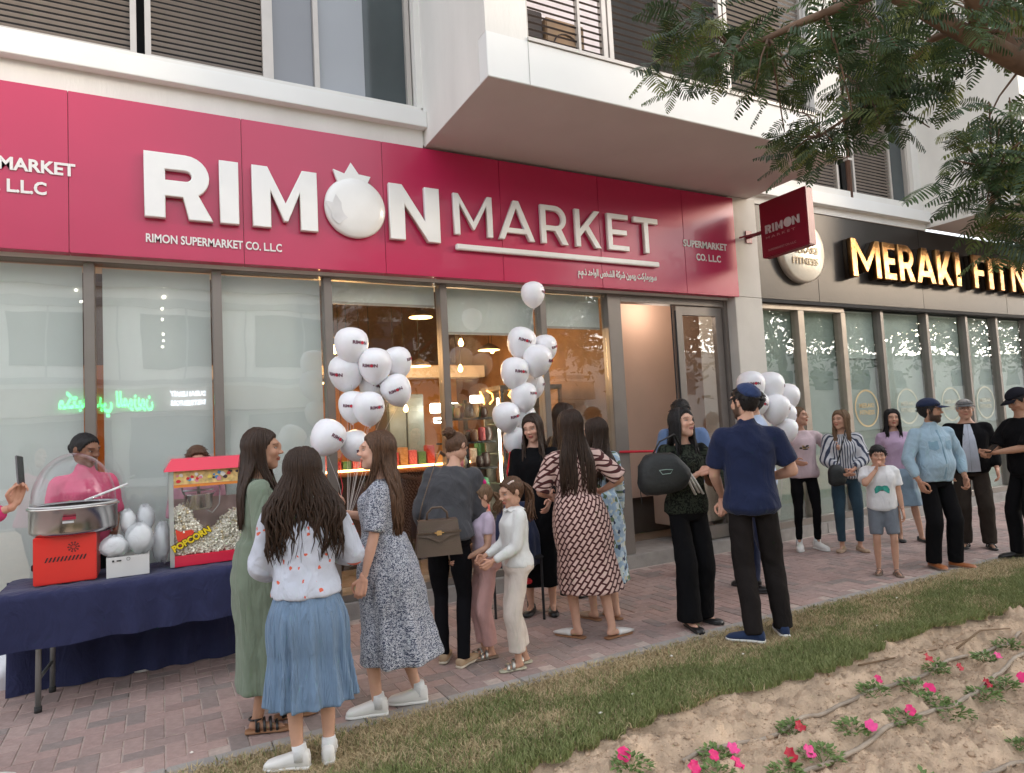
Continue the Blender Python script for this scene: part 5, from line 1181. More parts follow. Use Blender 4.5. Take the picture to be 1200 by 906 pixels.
olive=cloth('olive_print_blouse',(.035,.042,.03),'speckle',(.010,.011,.010),ps=.35)
def whitecloth(root,s,tp,arm,toB,T):
    S,E_,W=arm[-1]; mb=MB(); 
    for k,(o1,o2) in enumerate(((0,0),(.035,.012),(.07,.0))):
        a=tp((-.06+o1,.16,1.06+o2)); b=tp((.10+o1*.6,.17,1.30-o2)); mb.tube([tuple(a),tuple((a+b)/2+np.array([0,.012*s,0])),tuple(b)],[.017*s,.02*s,.017*s],8,True,.5)
    o=mb.build('white_jacket_stripes',cloth('white_stripe_cloth',(.66,.65,.62)),root,True,keep=False)
PE['blk']=person('woman in dark blouse and wide black trousers with large black bag on her shoulder',(3.68,4.05),-102,1.68,skin_tone='fair',lipc=(.48,.16,.15),
  hair=H_('black','long',len=1.33,wave=.004,open=60,th=.012),head=(18,8,0),Rw=(-.02,.18,1.22),Lw=(-.17,.25,1.00),Rh=(1,-.4,-.6),Lh=(-1,-.3,-.5),hands=('hold','hold'),Lf=(-.09,-.03,25),Rf=(.10,.10,-5),palm=((0,-.2,-1),None),
  top=dict(name='blouse',mat=olive,off=.026,hem=.90,sleeve=1.5,sbag=.024,amp=.009),bottom=dict(name='trousers',mat=blackc,off=.022,knee=.085,hem=.10),shoes=dict(kind='flat',mat=black_lea,sole=M('black_sole',(.02,.02,.02),.7)),extra=whitecloth)
polo=cloth('navy_polo',(.013,.020,.058),fold=.6)
PE['polo']=person('tall bearded man from behind in navy polo, dark trousers and blue skullcap',(3.80,3.50),52,1.82,male=True,skin_tone='fair',hair=H_('black','short',th=.010),beard=(.05,.03,.02),hat=dict(kind='kippah',mat=cloth('blue_velvet',(.03,.05,.13))),head=(38,-2,0),lean=(-2,0),
  Lw=(-.17,.22,.96),Rw=(.15,.20,1.08),Lh=(-.9,-.8,-.3),Rh=(1.0,-.9,-.3),Lf=(-.06,-.10,72),Rf=(.16,.06,0),hands=('relax','fist'),bulk=.98,
  top=dict(name='polo_shirt',mat=polo,off=.026,flare=.12,hem=.86,sleeve=.78,sbag=.020,amp=.008,collar=1),bottom=dict(name='trousers',mat=cloth('dark_taupe_chino',(.018,.015,.0145)),off=.018,knee=.075,hem=.066),shoes=dict(kind='slipon',mat=cloth('navy_knit_shoe',(.02,.035,.085)),sole=sole_w,st=.026))
PE['ltblue']=person('man in pale blue shirt and navy trousers standing behind the man in the navy polo',(4.90,4.40),128,1.84,male=True,skin_tone='light',hair=H_('black','short',th=.010),head=(30,0,0),
  Lw=(-.22,.15,1.0),Rw=(.2,.2,1.05),top=dict(name='shirt',mat=cloth('pale_blue_shirt',(.42,.50,.66)),off=.024,hem=.9,sleeve=1.9,sbag=.018,collar=1),bottom=dict(name='trousers',mat=navyc,knee=.07,hem=.062),shoes=dict(kind='loafer',mat=black_lea),Lf=(-.1,-.1,10),Rf=(.1,.12,0),res=0)
def tee_print(root,s,tp,arm,T):
    on_cloth(root,s,[blob(x,z,rx,rz) for x,z,rx,rz in ((-.03,1.275,.018,.010),(.0,1.262,.03,.008),(.045,1.25,.018,.012),(-.005,1.236,.035,.008))],'shirt_print',M('print_black',(.05,.04,.03),.8),part='t_shirt')
    on_cloth(root,s,[blob(x,z,rx,rz) for x,z,rx,rz in ((.02,1.275,.014,.007),(.01,1.250,.026,.005),(-.04,1.255,.012,.007))],'shirt_print',M('print_gold',(.45,.28,.08),.8),.0045,part='t_shirt')
PE['pinkt']=person('woman in pale pink T-shirt and black leggings with fair hair tied back',(6.70,5.36),-125,1.67,skin_tone='light',hair=H_('light','bun',th=.009,bunr=.03),head=(52,4,0),Rw=(.16,.22,1.10),Lw=(-.36,.16,1.24),Rh=(1,-.5,-.4),Lh=(-.5,-1,-.4),Lf=(-.11,.0,20),Rf=(.11,0,-15),
  top=dict(name='t_shirt',mat=cloth('pale_pink_jersey',(.64,.50,.53)),off=.034,hem=.88,sleeve=.72,sbag=.026,amp=.008,detail=tee_print),bottom=dict(name='leggings',mat=blackc,off=.006,knee=.054,hem=.040,len=.95),shoes=dict(kind='sneaker',mat=white_sh,sole=sole_w),res=0)
strp=cloth('navy_white_stripe',(.58,.58,.60),'stripe',(.05,.06,.10),fold=.7)
PE['stripe']=person('woman in navy and white striped blouse and dark blue jeans with long fair-tipped hair',(6.98,5.02),-138,1.60,skin_tone='light',hair=H_('light','long',len=1.18,open=62,th=.012,n=80),head=(-42,2,0),Rw=(.05,.22,1.02),Lw=(-.07,.23,1.02),Rh=(1,-.4,-.3),Lh=(-1,-.4,-.3),Lf=(-.11,.0,18),Rf=(.10,.04,-20),
  top=dict(name='blouse',mat=strp,off=.030,hem=.90,sleeve=1.8,sbag=.030,amp=.010),bottom=dict(name='jeans',mat=cloth('dark_teal_denim',(.030,.060,.085)),off=.010,knee=.066,hem=.048,len=.96),shoes=dict(kind='flat',mat=M('beige_leather',(.40,.27,.18),.6)),res=0,bulk=1.05)
PE['lilac']=person('dark haired woman in lilac top and light denim knee skirt behind the boy',(7.90,4.98),-142,1.58,skin_tone='light',hair=H_('black','long',len=1.34,open=50,th=.012,n=70),head=(4,0,0),Lf=(-.22,.02,30),Rf=(.02,.0,0),Rw=(.2,.15,.95),Lw=(-.2,.15,.95),
  top=dict(name='top',mat=cloth('lilac_top',(.50,.36,.50)),off=.024,hem=.93,sleeve=.7,sbag=.014),bottom=dict(kind='skirt',name='skirt',mat=cloth('light_denim',(.22,.30,.38)),hem=.48,rx=.20,ry=.18,n=6,amp=.03),shoes=dict(kind='flat',mat=black_lea),res=0)
def controller(root,s,tp,arm,T):
    pts=[(-.085,1.10),(-.092,1.16),(-.065,1.205),(-.03,1.21),(0,1.20),(.03,1.21),(.065,1.205),(.092,1.16),(.085,1.10),(.06,1.11),(.035,1.14),(-.035,1.14),(-.06,1.11)]
    on_cloth(root,s,[pts],'controller_print',M('teal_print',(.04,.33,.27),.8,var=.3,scale=40),.004,part='t_shirt')
PE['boy']=person('small boy in white T-shirt with teal controller print, hand at his mouth',(6.22,4.10),-140,1.25,child=True,male=True,skin_tone='light',hair=H_('black','short',th=.013,tufts=420,fringe=.022),head=(0,-6,0),Rw=(.055,.16,1.42),Rh=(.9,.1,-.9),Lw=(-.24,.03,.86),hands=('relax','fist'),hdir=(None,(-.3,.1,1)),Lf=(-.10,.05,12),Rf=(.10,-.02,-12),
  top=dict(name='t_shirt',mat=cloth('white_jersey',(.74,.74,.75)),off=.028,hem=.86,sleeve=.75,sbag=.026,amp=.007,detail=controller),bottom=dict(name='shorts',mat=cloth('grey_shorts',(.17,.19,.22)),len=.44,hem=.080,off=.010),shoes=dict(kind='sandal',mat=M('grey_strap',(.15,.13,.12),.6),sole=M('brown_sole',(.22,.16,.12),.7)))
def pocket(root,s,tp,arm,T):
    for x in (-.085,.085): on_cloth(root,s,[[(x+dx,z) for dx,z in ((-.042,1.325),(.042,1.325),(.042,1.245),(0,1.225),(-.042,1.245))]],'pocket',cloth('denim_pocket',(.22,.35,.45)),.004,part='denim_shirt')
    on_cloth(root,s,[[(-.012,1.44),(.012,1.44),(.012,.93),(-.012,.93)][::-1]],'button_placket',MATS['denim_pocket'],.004,part='denim_shirt')
PE['denim']=person('bearded man in light blue denim shirt, navy baseball cap and brown shoes',(6.86,3.94),-112,1.66,male=True,skin_tone='tan',hair=H_('black','short',th=.008),beard=(.02,.014,.012),hat=dict(kind='cap',mat=cloth('navy_cap',(.02,.03,.07))),head=(50,0,0),belly=.055,bulk=1.0,
  Rw=(.26,.10,.92),Lw=(-.26,.10,.93),Rh=(1,-.7,0),Lh=(-1,-.7,0),hands=('hold','hold'),Lf=(-.12,.04,25),Rf=(.10,0,-5),
  top=dict(name='denim_shirt',mat=cloth('pale_denim',(.34,.47,.57),fold=.9),off=.018,hem=.90,sleeve=1.82,sbag=.015,amp=.007,collar=1,detail=pocket),bottom=dict(name='trousers',mat=blackc,off=.02,knee=.082,hem=.072),shoes=dict(kind='loafer',mat=M('cognac_leather',(.36,.12,.04),.4),sole=M('brown_sole',(.22,.16,.12),.7)))
def jacket_front(root,s,tp,arm,T):
    on_cloth(root,s,[[(-.03,1.455),(.03,1.455),(.045,1.38),(.062,1.28),(.075,1.15),(.085,1.0),(.09,.90),(0,.895),(-.09,.90),(-.085,1.0),(-.075,1.15),(-.062,1.28),(-.045,1.38)]],'shirt_front',cloth('pale_blue_grey_shirt',(.50,.54,.62)),.011,part='jacket')
    on_cloth(root,s,[[(-.003,1.45),(.003,1.45),(.003,.90),(-.003,.90)][::-1]],'button_placket',M('shirt_seam',(.30,.33,.38),.8),.014,part='jacket')
    neck_ring(root,s,tp,MATS['pale_blue_grey_shirt'],.064,1.470)
PE['old']=person('elderly man in grey flat cap, glasses, black jacket over pale shirt and brown trousers',(8.08,4.24),-148,1.66,male=True,skin_tone='light',hair=H_('grey','short',th=.006),hat=dict(kind='flatcap',mat=cloth('grey_tweed',(.11,.11,.11))),glasses=1,head=(0,-4,0),bulk=1.08,belly=.03,
  Rw=(.22,.12,.93),Lw=(-.25,.08,.93),Lf=(-.12,.02,10),Rf=(.12,.02,-10),top=dict(name='jacket',mat=blackc,off=.034,hem=.88,sleeve=1.9,sbag=.022,amp=.006,detail=jacket_front),
  bottom=dict(name='trousers',mat=cloth('dark_brown_cords',(.042,.033,.027)),off=.022,knee=.085,hem=.078),shoes=dict(kind='sandal',mat=black_lea,sole=black_lea,sw=.014))
PE['right']=person('man in black shirt, trousers and cap looking down at a phone at the right edge',(7.80,3.56),152,1.72,male=True,skin_tone='tan',hair=H_('black','short',th=.008),hat=dict(kind='cap',mat=cloth('black_cap',(.014,.014,.02))),head=(4,-24,0),Lw=(-.06,.34,1.12),Rw=(.06,.33,1.10),Lh=(-.9,-.6,-.6),Rh=(.9,-.6,-.6),hands=('hold','hold'),palm=((.3,0,1),(-.3,0,1)),
  top=dict(name='shirt',mat=blackc,off=.028,hem=.88,sleeve=.95,sbag=.024,amp=.009),bottom=dict(name='trousers',mat=blackc,off=.02,knee=.075,hem=.066),shoes=dict(kind='slipon',mat=black_lea,sole=black_lea),Lf=(-.10,.0,5),Rf=(.1,.10,-5))
hotp=cloth('hot_pink_top',(.68,.045,.19)); 
PE['left']=person('person in hot pink sleeves at the left edge holding up a phone towards the table',(-1.10,4.14),12,1.68,skin_tone='light',hair=H_('dark','long',len=1.2),Lw=(-.03,.465,1.385),Rw=(.2,.2,1.0),Lh=(-.5,-.3,-1),hands=('hold','relax'),hdir=((.0,.25,1),None),palm=((.8,.3,0),None),
  top=dict(name='blouse',mat=hotp,off=.024,sleeve=1.80,sbag=.022),bottom=dict(name='trousers',mat=blackc),shoes=dict(kind='sneaker',mat=white_sh,sole=sole_w),res=1,Rf=(.10,.30,-8))
PE['cott']=person('woman in pink shirt with dark hair in a low bun behind the cotton candy machine',(-.50,5.80),-74,1.72,skin_tone='brown',hair=H_('black','bun',th=.008,bunr=.034,bunz=-.01),head=(34,-12,0),lean=(6,0),Rw=(.15,.25,1.05),Lw=(-.15,.25,1.05),z0=.0,
  top=dict(name='shirt',mat=cloth('rose_pink_shirt',(.62,.10,.19)),off=.026,sleeve=.9,sbag=.02,collar=1),bottom=dict(name='trousers',mat=blackc),shoes=dict(kind='flat',mat=black_lea),res=0)
PE['popp']=person('person in pale pink shirt with brown hair behind the popcorn machine',(.255,5.80),-84,1.58,skin_tone='light',hair=H_('brown','short',th=.012),head=(0,-20,0),Rw=(.15,.25,1.05),Lw=(-.15,.25,1.05),
  top=dict(name='shirt',mat=cloth('soft_pink_shirt',(.62,.33,.40)),off=.026,sleeve=.9,sbag=.02),bottom=dict(name='trousers',mat=blackc),shoes=dict(kind='flat',mat=black_lea),res=0)
# ================================================================== OBJECTS
navycl=cloth('table_navy_cloth',(.028,.032,.085),fold=.7,weave=.4)
tb=thing('folding_table','long folding table with grey steel legs under navy cloths','table',(-.1,5.3,0))
bx('tabletop',M('plastic_grey',(.5,.5,.48),.6),tb,-.86,.98,5.02,5.55,.715,.748,.008)
steel=M('leg_steel',(.33,.35,.34),.4,metal=.7); rub=M('rubber',(.03,.03,.03),.8)
for x0,y0 in ((-.69,5.13),(-.66,5.50),(.80,5.13),(.80,5.50)):
    o=MB().tube([(x0,y0,.03),(x0+.01,y0,.715)],.0165,10).build('leg',steel,tb,True); MB().tube([(x0,y0,0),(x0,y0,.035)],.021,10).build('foot_cap',rub,o,True)
MB().tube([(-.685,5.13,.2),(-.66,5.50,.2)],.011,8).build('leg_brace',steel,tb,True)
def drape():
    # top sheet + front and left drop, as one folded grid
    V=[];F=[];nx=150; prof=[(5.58,.754),(5.5,.756),(5.3,.755),(5.1,.756),(5.0,.754),(4.985,.74)]+[(4.98,.74-.30*k/12) for k in range(1,13)]
    for i in range(nx+1):
        x=-.885+1.89*i/nx
        for j,(y,z) in enumerate(prof):
            d=max(0,.754-z)
            yy=y-.02*math.sin(x*21+2*math.sin(x*5))*d/.3-.05*d*(.5+.5*math.sin(x*7)) ; zz=z+.004*math.sin(x*13)*(d>.01)+ (.003*math.sin(x*40+y*31) if d<.01 else 0)-(.02*(1-x) *.6*(d/.3) if d>.02 else 0)
            V.append((x,yy,zz))
    m=len(prof)
    for i in range(nx):
        for j in range(m-1): F.append((i*m+j,i*m+j+1,(i+1)*m+j+1,(i+1)*m+j))
    mb=MB().add(V,F)
    V=[];F=[]
    for i in range(31):
        y=4.985+.59*i/30
        for j in range(12):
            d=j/11; V.append((-.885-.03*d-.02*d*math.sin(y*30),y,.754-.30*d-.09*d*(1-i/30)))
    for i in range(30):
        for j in range(11): F.append((i*12+j,i*12+j+1,(i+1)*12+j+1,(i+1)*12+j))
    mb.add(V,F); return mb
o=drape().build('tablecloth',navycl,None,True); tag(o,'navy cloth draped over the folding table under the machines','tablecloth')
V=[];F=[]
for i in range(161):
    x=-.92+1.9*i/160
    for j in range(14):
        d=j/13; V.append((x,5.60+.018*math.sin(x*24+2*math.sin(x*4))*(.4+d)-.05*d*d,.74-.735*d))
for i in range(160):
    for j in range(13): F.append((i*14+j,i*14+j+1,(i+1)*14+j+1,(i+1)*14+j))
tag(MB().add(V,F).build('skirt_cloth',navycl,None,True),'second navy cloth hanging to the ground behind the folding table','tablecloth')

# cotton candy machine
cc=thing('cotton_candy_machine','red cotton candy machine with steel bowl and clear plastic dome','machine',(-.53,5.3,.76))
redp=M('red_enamel',(.78,.03,.022),.35,var=.04,coat=.3); stl=M('bowl_steel',(.55,.53,.50),.22,metal=1,var=.10,scale=3,bump=.05,bscale=5)
bx('base',redp,cc,-.715,-.375,5.15,5.46,.762,1.062,.006)
mb=MB()
for k in range(11): 
    x=-.655+.0205*k; mb.add([(x,5.1475,.902),(x+.009,5.1475,.902),(x+.022,5.1475,.932),(x+.013,5.1475,.932)],[(0,1,2,3)])
for k in range(10):
    a=2*PI*k/10; c=(-.500,5.1475,.985); 
    for r1,r2 in ((.010,.020),(.023,.033)): 
        da=.16 if r1<.02 else .13; mb.add([(c[0]+r_*math.cos(a+q),c[1],c[2]+r_*math.sin(a+q)) for r_,q in ((r1,-da),(r2,-da),(r2,da),(r1,da))],[(0,1,2,3)])
mb.build('vent_slots',darkM,cc)
MB().lathe([(.001,1.058),(.225,1.060),(.246,1.075),(.250,1.09),(.250,1.222),(.262,1.228),(.262,1.240),(.247,1.240),(.240,1.10),(.05,1.08),(.001,1.08)],(-.512,5.33,0),56).build('bowl',stl,cc,True)
MB().lathe([(.001,0),(.045,0),(.045,.06),(.02,.075),(.001,.075)],(-.512,5.33,1.085),20).build('spinner',steel,cc,True)
bx('label_plate',M('dark_red_label',(.35,.02,.05),.4),cc,-.55,-.478,5.073,5.079,1.165,1.185); bx('label_plate',M('silver_label',(.6,.6,.6),.3),cc,-.55,-.49,5.0735,5.079,1.145,1.158)
dome=glassmat('clear_plastic',(.97,.97,.98),1.55)
prof=[(.243*math.cos(a),1.241+.345*math.sin(a)**.95) for a in np.linspace(0,PI/2*.985,16)]
MB().lathe(prof,(-.512,5.33,0),56).build('dome',dome,cc,True)
MB().lathe([(.236,1.241),(.250,1.241),(.250,1.252),(.243,1.252)],(-.512,5.33,0),56).build('dome_rim',M('rim_white',(.6,.6,.6),.2),cc,True)
MB().tube([(-.44,5.2,1.27),(-.20,5.28,1.355)],.008,8).build('scoop_rod',M('bright_rod',(.8,.8,.8),.3),cc,True)
MB().tube([(-.716,5.3,.83),(-.74,5.3,.845),(-.74,5.3,.87),(-.716,5.3,.885)],.006,6).build('side_handle',darkM,cc,True)
# box of cotton candy bags
wbx=M('white_card',(.68,.67,.65),.7,var=.04)
b1=thing('carton','white open carton beside the red base holding cotton candy bags','box',(-.2,5.2,.76))
for a in ((-.32,-.075,5.12,5.124,.76,.89),(-.32,-.075,5.30,5.304,.76,.89),(-.32,-.316,5.124,5.30,.76,.89),(-.079,-.075,5.124,5.30,.76,.89),(-.316,-.079,5.124,5.30,.76,.766)): bx('side',wbx,b1,*a)
bx('printed_mark',darkM,b1,-.262,-.235,5.117,5.119,.862,.870); bx('printed_mark',darkM,b1,-.287,-.275,5.117,5.119,.860,.872); MB().lathe([(.009,0),(.011,0),(.011,-.001),(.009,-.001)],(-.195,5.119,.872),16,axis='y').build('printed_mark',darkM,b1)
filmM=bpy.data.materials.new('cellophane'); filmM.use_nodes=True; t_=filmM.node_tree; b_=t_.nodes['Principled BSDF']; b_.inputs['Base Color'].default_value=(.74,.78,.80,1); b_.inputs['Roughness'].default_value=.18; b_.inputs['Alpha'].default_value=.38
n_=t_.nodes.new('ShaderNodeTexNoise'); n_.inputs['Scale'].default_value=14; n_.inputs['Detail'].default_value=5; n_.inputs['Distortion'].default_value=1.5; tc_=t_.nodes.new('ShaderNodeTexCoord'); t_.links.new(tc_.outputs['Object'],n_.inputs['Vector']); bp_=t_.nodes.new('ShaderNodeBump'); bp_.inputs['Strength'].default_value=.8; bp_.inputs['Distance'].default_value=.02; t_.links.new(n_.outputs[0],bp_.inputs['Height']); t_.links.new(bp_.outputs[0],b_.inputs['Normal'])
fluff=M('sugar_fluff',(.88,.89,.90),1,var=.04,bump=.5,bscale=30)
def lumpy(c,r,seed,n=26,k=.08,twist=None):
    V=[];F=[];m=n//2; rr=np.random.default_rng(seed); ph=rr.uniform(0,6,6)
    for i in range(1,m):
        e=-PI/2+PI*i/m
        for j in range(n):
            a=2*PI*j/n; q=1+k*(math.sin(3*a+ph[0]+2*e)+.6*math.sin(5*e+2*a+ph[1])+.4*math.sin(7*a-4*e+ph[2]))
            V.append((c[0]+r[0]*q*math.cos(e)*math.cos(a),c[1]+r[1]*q*math.cos(e)*math.sin(a),c[2]+r[2]*q*math.sin(e)))
    for i in range(m-2):
        for j in range(n): F.append((i*n+j,i*n+(j+1)%n,(i+1)*n+(j+1)%n,(i+1)*n+j))
    F.append(tuple(range(n-1,-1,-1))); F.append(tuple((m-2)*n+j for j in range(n))); return MB().add(V,F)
for k,(c,r,lb) in enumerate((((-.275,5.18,.955),(.085,.06,.075),'clear bag of white cotton candy at the left of the carton'),((-.13,5.20,.99),(.085,.065,.105),'tall clear bag of cotton candy standing upright in the carton'),
     ((-.20,5.28,1.10),(.05,.045,.085),'pale cotton candy bag behind the two front bags'),((-.10,5.36,1.10),(.06,.05,.10),'cotton candy bag against the window behind the carton'),((.0,5.33,.93),(.06,.07,.14),'cotton candy bag squeezed beside the popcorn machine'))):
    t=thing('cotton_candy_bag',lb,'bag',(c[0],c[1],c[2]-r[2])); lumpy(c,r,k,k=.07).build('film',filmM,t,True); lumpy(c,[q*.8 for q in r],k+9,k=.05).build('cotton_candy',fluff,t,True)
bgw=thing('plastic_bag','crumpled white plastic bag on the step left of the table','bag',(-1.0,5.9,.14)); lumpy((-.93,5.80,.10),(.12,.09,.13),5,k=.12).build('film',M('white_plastic',(.68,.69,.72),.35,var=.06,bump=1,bscale=9),bgw,True)

# popcorn machine
pm=thing('popcorn_machine','red popcorn machine with glass cabinet full of popcorn, sign reading POPCORN','machine',(.3,5.4,.76))
redr=M('popcorn_red',(.70,.02,.06),.35,var=.04,coat=.3); sv=M('silver_trim',(.55,.56,.57),.3,metal=.6)
X0,X1,Y0,Y1=.05,.56,5.20,5.60
mb=MB(); mb.add([(X0-.03,Y0-.03,1.42),(X1+.03,Y0-.03,1.42),(X1+.03,Y1+.03,1.42),(X0-.03,Y1+.03,1.42),(X0+.02,Y0+.05,1.505),(X1-.02,Y0+.05,1.505),(X1-.02,Y1-.05,1.505),(X0+.02,Y1-.05,1.505)],[(0,3,2,1),(4,5,6,7),(0,1,5,4),(1,2,6,5),(2,3,7,6),(3,0,4,7)]); mb.build('roof',redr,pm)
bx('base',redr,pm,X0+.02,X1,Y0+.004,Y1,.76,.835,.004)
for x in (X0,X1-.028):
    for y in (Y0,Y1-.03): bx('post',sv,pm,x,x+.028,y,y+.03,.762,1.42,.003)
bx('header',M('header_yellow',(.70,.50,.20),.5,var=.35,scale=30),pm,X0+.03,X1-.03,Y0+.004,Y0+.02,1.325,1.418)
bx('header_trim',M('trim_orange',(.75,.25,.04),.5),pm,X0+.03,X1-.03,Y0,Y0+.022,1.305,1.323)
cols=[M('print_red',(.65,.03,.04),.5),M('print_white',(.75,.72,.68),.5),M('print_blue',(.08,.28,.55),.5),M('print_dark',(.05,.03,.04),.5),M('print_pink',(.70,.25,.30),.5),M('print_yel',(.78,.62,.12),.5)]
rp=random.Random(3)
for k in range(26):
    x=X0+.05+rp.random()*(X1-X0-.1); z=1.345+rp.random()*.055; r_=rp.uniform(.008,.019); mb=MB(); n=9; mb.add([(x+r_*rp.uniform(.7,1.2)*math.cos(2*PI*j/n),Y0+.003-.0002*k,z+r_*rp.uniform(.6,1.1)*math.sin(2*PI*j/n)) for j in range(n)],[tuple(range(n))]); mb.build('header_print',cols[k%6],pm)
bx('glass_pane',dome,pm,X0+.03,X1-.03,Y0+.008,Y0+.011,.836,1.305); bx('glass_pane',dome,pm,X0+.008,X0+.011,Y0+.03,Y1-.03,.80,1.41)
bx('back_panel',M('popper_back',(.50,.38,.36),.4,var=.1),pm,X0+.03,X1-.03,Y1-.012,Y1-.006,.84,1.2)
MB().lathe([(.001,1.13),(.085,1.13),(.095,1.15),(.095,1.235),(.10,1.24),(.088,1.242),(.001,1.235)],(.245,5.39,0),32).build('kettle',stl,pm,True)
mb=MB(); mb.tube([(.245,5.39,1.24),(.245,5.39,1.42)],.012,8); mb.tube([(.15,5.38,1.24),(.13,5.37,1.30),(.13,5.37,1.32)],.008,6); mb.tube([(.34,5.37,1.23),(.385,5.36,1.30),(.38,5.36,1.16),(.33,5.34,1.10),(.30,5.33,1.12)],.004,6); mb.tube([(.14,5.34,1.27),(.34,5.34,1.27)],.007,6); mb.build('kettle_arm',sv,pm,True)
# popcorn heap: instanced puffs joined in one part
def puff(seed):
    rr=np.random.default_rng(seed); g=MB()
    for k in range(4):
        c=rr.normal(size=3)*.0055; r_=rr.uniform(.0045,.0075); V=[];F=[]
        ph=(1+5**.5)/2; ico=[(-1,ph,0),(1,ph,0),(-1,-ph,0),(1,-ph,0),(0,-1,ph),(0,1,ph),(0,-1,-ph),(0,1,-ph),(ph,0,-1),(ph,0,1),(-ph,0,-1),(-ph,0,1)]; fi=[(0,11,5),(0,5,1),(0,1,7),(0,7,10),(0,10,11),(1,5,9),(5,11,4),(11,10,2),(10,7,6),(7,1,8),(3,9,4),(3,4,2),(3,2,6),(3,6,8),(3,8,9),(4,9,5),(2,4,11),(6,2,10),(8,6,7),(9,8,1)]
        g.add([(c[0]+p[0]*r_/1.9,c[1]+p[1]*r_/1.9,c[2]+p[2]*r_/1.9) for p in ico],fi)
    return np.array(g.v),np.array(g.f)
PF=[puff(k) for k in range(5)]; Vs=[];Fs=[];Cs=[];nb_=0; rr=np.random.default_rng(8)
ht=lambda x: .835+.235*math.exp(-((x-.13)/.10)**2)+.165*math.exp(-((x-.50)/.14)**2)*1.05+.10
for k in range(1500):
    x=rr.uniform(X0+.035,X1-.035); top_=ht(x)
    if rr.random()<.6: y=Y0+.02+rr.uniform(0,.03); z=rr.uniform(.845,top_-.01)
    else: y=rr.uniform(Y0+.02,Y1-.03); z=top_-rr.uniform(0,.025)-abs(y-5.38)*.15
    V0,F0=PF[k%5]; a=rr.normal(size=(3,3)); q,_=np.linalg.qr(a); Vs.append(V0@q*rr.uniform(1.0,1.7)+np.array([x,y,z])); Fs.append(F0+nb_); nb_+=len(V0); c=np.array([.97,.93,.78])*rr.uniform(.88,1.05); c=np.array([.80,.66,.40]) if rr.random()<.12 else c; Cs.append(np.tile(c,(len(V0),1)))
me=fast_mesh('popcorn',np.vstack(Vs),np.vstack(Fs)); me.shade_smooth(); set_col(me,np.vstack(Cs)); o=link('popcorn',me,M('popcorn',(.7,.65,.5),.9,var=.08,tintattr='tint',bump=.3,bscale=200),pm,True); o['kind']='stuff'
mb=MB(); n=40; V=[];F=[]
for i in range(n+1):
    x=X0+.035+(X1-X0-.07)*i/n; V+=[(x,Y0+.05,.84),(x,Y0+.05,ht(x)-.02),(x,Y1-.04,ht(x)-.06)]
for i in range(n): b=3*i; F+=[(b,b+1,b+4,b+3),(b+1,b+2,b+5,b+4)]
mb.add(V,F); mb.build('popcorn_core',M('popcorn_core',(.85,.76,.55),.95,var=.2,scale=40,bump=1,bscale=60),pm)
mb=MB().add([(.095,Y0-.002,.945),(.20,Y0-.002,.965),(.20,Y0-.002,1.005),(.15,Y0-.002,.985),(.085,Y0-.002,1.02)],[(0,1,2,3,4)]); mb.add([(.10,Y0-.003,.90),(.10,Y0-.003,1.0),(.19,Y0-.003,1.01),(.175,Y0-.003,.93)],[(0,1,2,3)]); mb.build('red_sticker',M('sticker_red',(.75,.06,.03),.5),pm)
def tilted(s,x,z,w_,size,ang,y,mat,bold,name='lettering'):
    me=text_mesh(s,size,.002,bold,width=w_); me.transform(Matrix.Translation((x,y,z))@Matrix.Rotation(-ang,4,'Y')@Matrix.Rotation(PI/2,4,'X')); return link(name,me,mat,pm)
tilted('POPCORN',.075,.865,.27,.060,math.radians(27),Y0-.004,M('lettering_dark',(.05,.02,.01),.5),.0075,'lettering_shadow'); tilted('POPCORN',.077,.866,.264,.060,math.radians(27),Y0-.0065,M('lettering_yellow',(.85,.62,.02),.45),.003)

# ------------------------------------------------------------------ balloons
balM=M('balloon_latex',(.84,.84,.87),.32,var=.02,sub=.1,coat=.1); knot=M('balloon_knot',(.65,.65,.67),.4); prM=M('print_plum',(.12,.03,.06),.5); prR=M('print_ruby',(.55,.02,.05),.5)
prof=[(.0,-1.16),(.05,-1.15),(.18,-1.10),(.42,-.97),(.68,-.74),(.87,-.44),(.97,-.12),(1.0,.16),(.98,.42),(.86,.70),(.64,.90),(.36,1.01),(.12,1.045),(.0,1.05)]
bm0=MB().lathe([(max(r_,.004),z) for r_,z in prof],(0,0,0),28); bme=bpy.data.meshes.new('balloon_skin'); bme.from_pydata(bm0.v,[],bm0.f); bme.materials.append(balM); bme.shade_smooth()
km=MB().lathe([(.03,-1.14),(.075,-1.20),(.055,-1.23),(.01,-1.22)],(0,0,0),10); kme=bpy.data.meshes.new('knot'); kme.from_pydata(km.v,[],km.f); kme.materials.append(knot)
tm=text_mesh('RIMON',.26,.0,.012,width=.95); tv=[v.co.copy() for v in tm.vertices]
for v in tm.vertices:
    x,z=v.co.x-.47,v.co.y-.1; a=x; v.co=(math.sin(a)*1.006,-math.cos(a)*1.006*math.sqrt(max(0,1-z*z*.8)),z+.12)
tm.materials.append(prM)
dm=MB().lathe([(.001,0),(.09,0)],(0,0,0),14,axis='y'); dme=bpy.data.meshes.new('print_dot'); dme.from_pydata([(x+.12,-1.012,z+.10) for x,y,z in dm.v],[],dm.f); dme.materials.append(prR)
def balloon(x,y,z,r_,rz,tx,ty,lab,grp):
    t=thing('balloon',lab,'balloon',(x,y,z),grp); r_*=1.13; t.scale=(r_,r_,r_*1.03); t.rotation_euler=(tx,ty,rz)
    for nm,me_ in (('balloon_skin',bme),('knot',kme),('lettering',tm),('print_dot',dme)):
        o=bpy.data.objects.new(nm,me_); COL.objects.link(o); o.parent=t
    return t
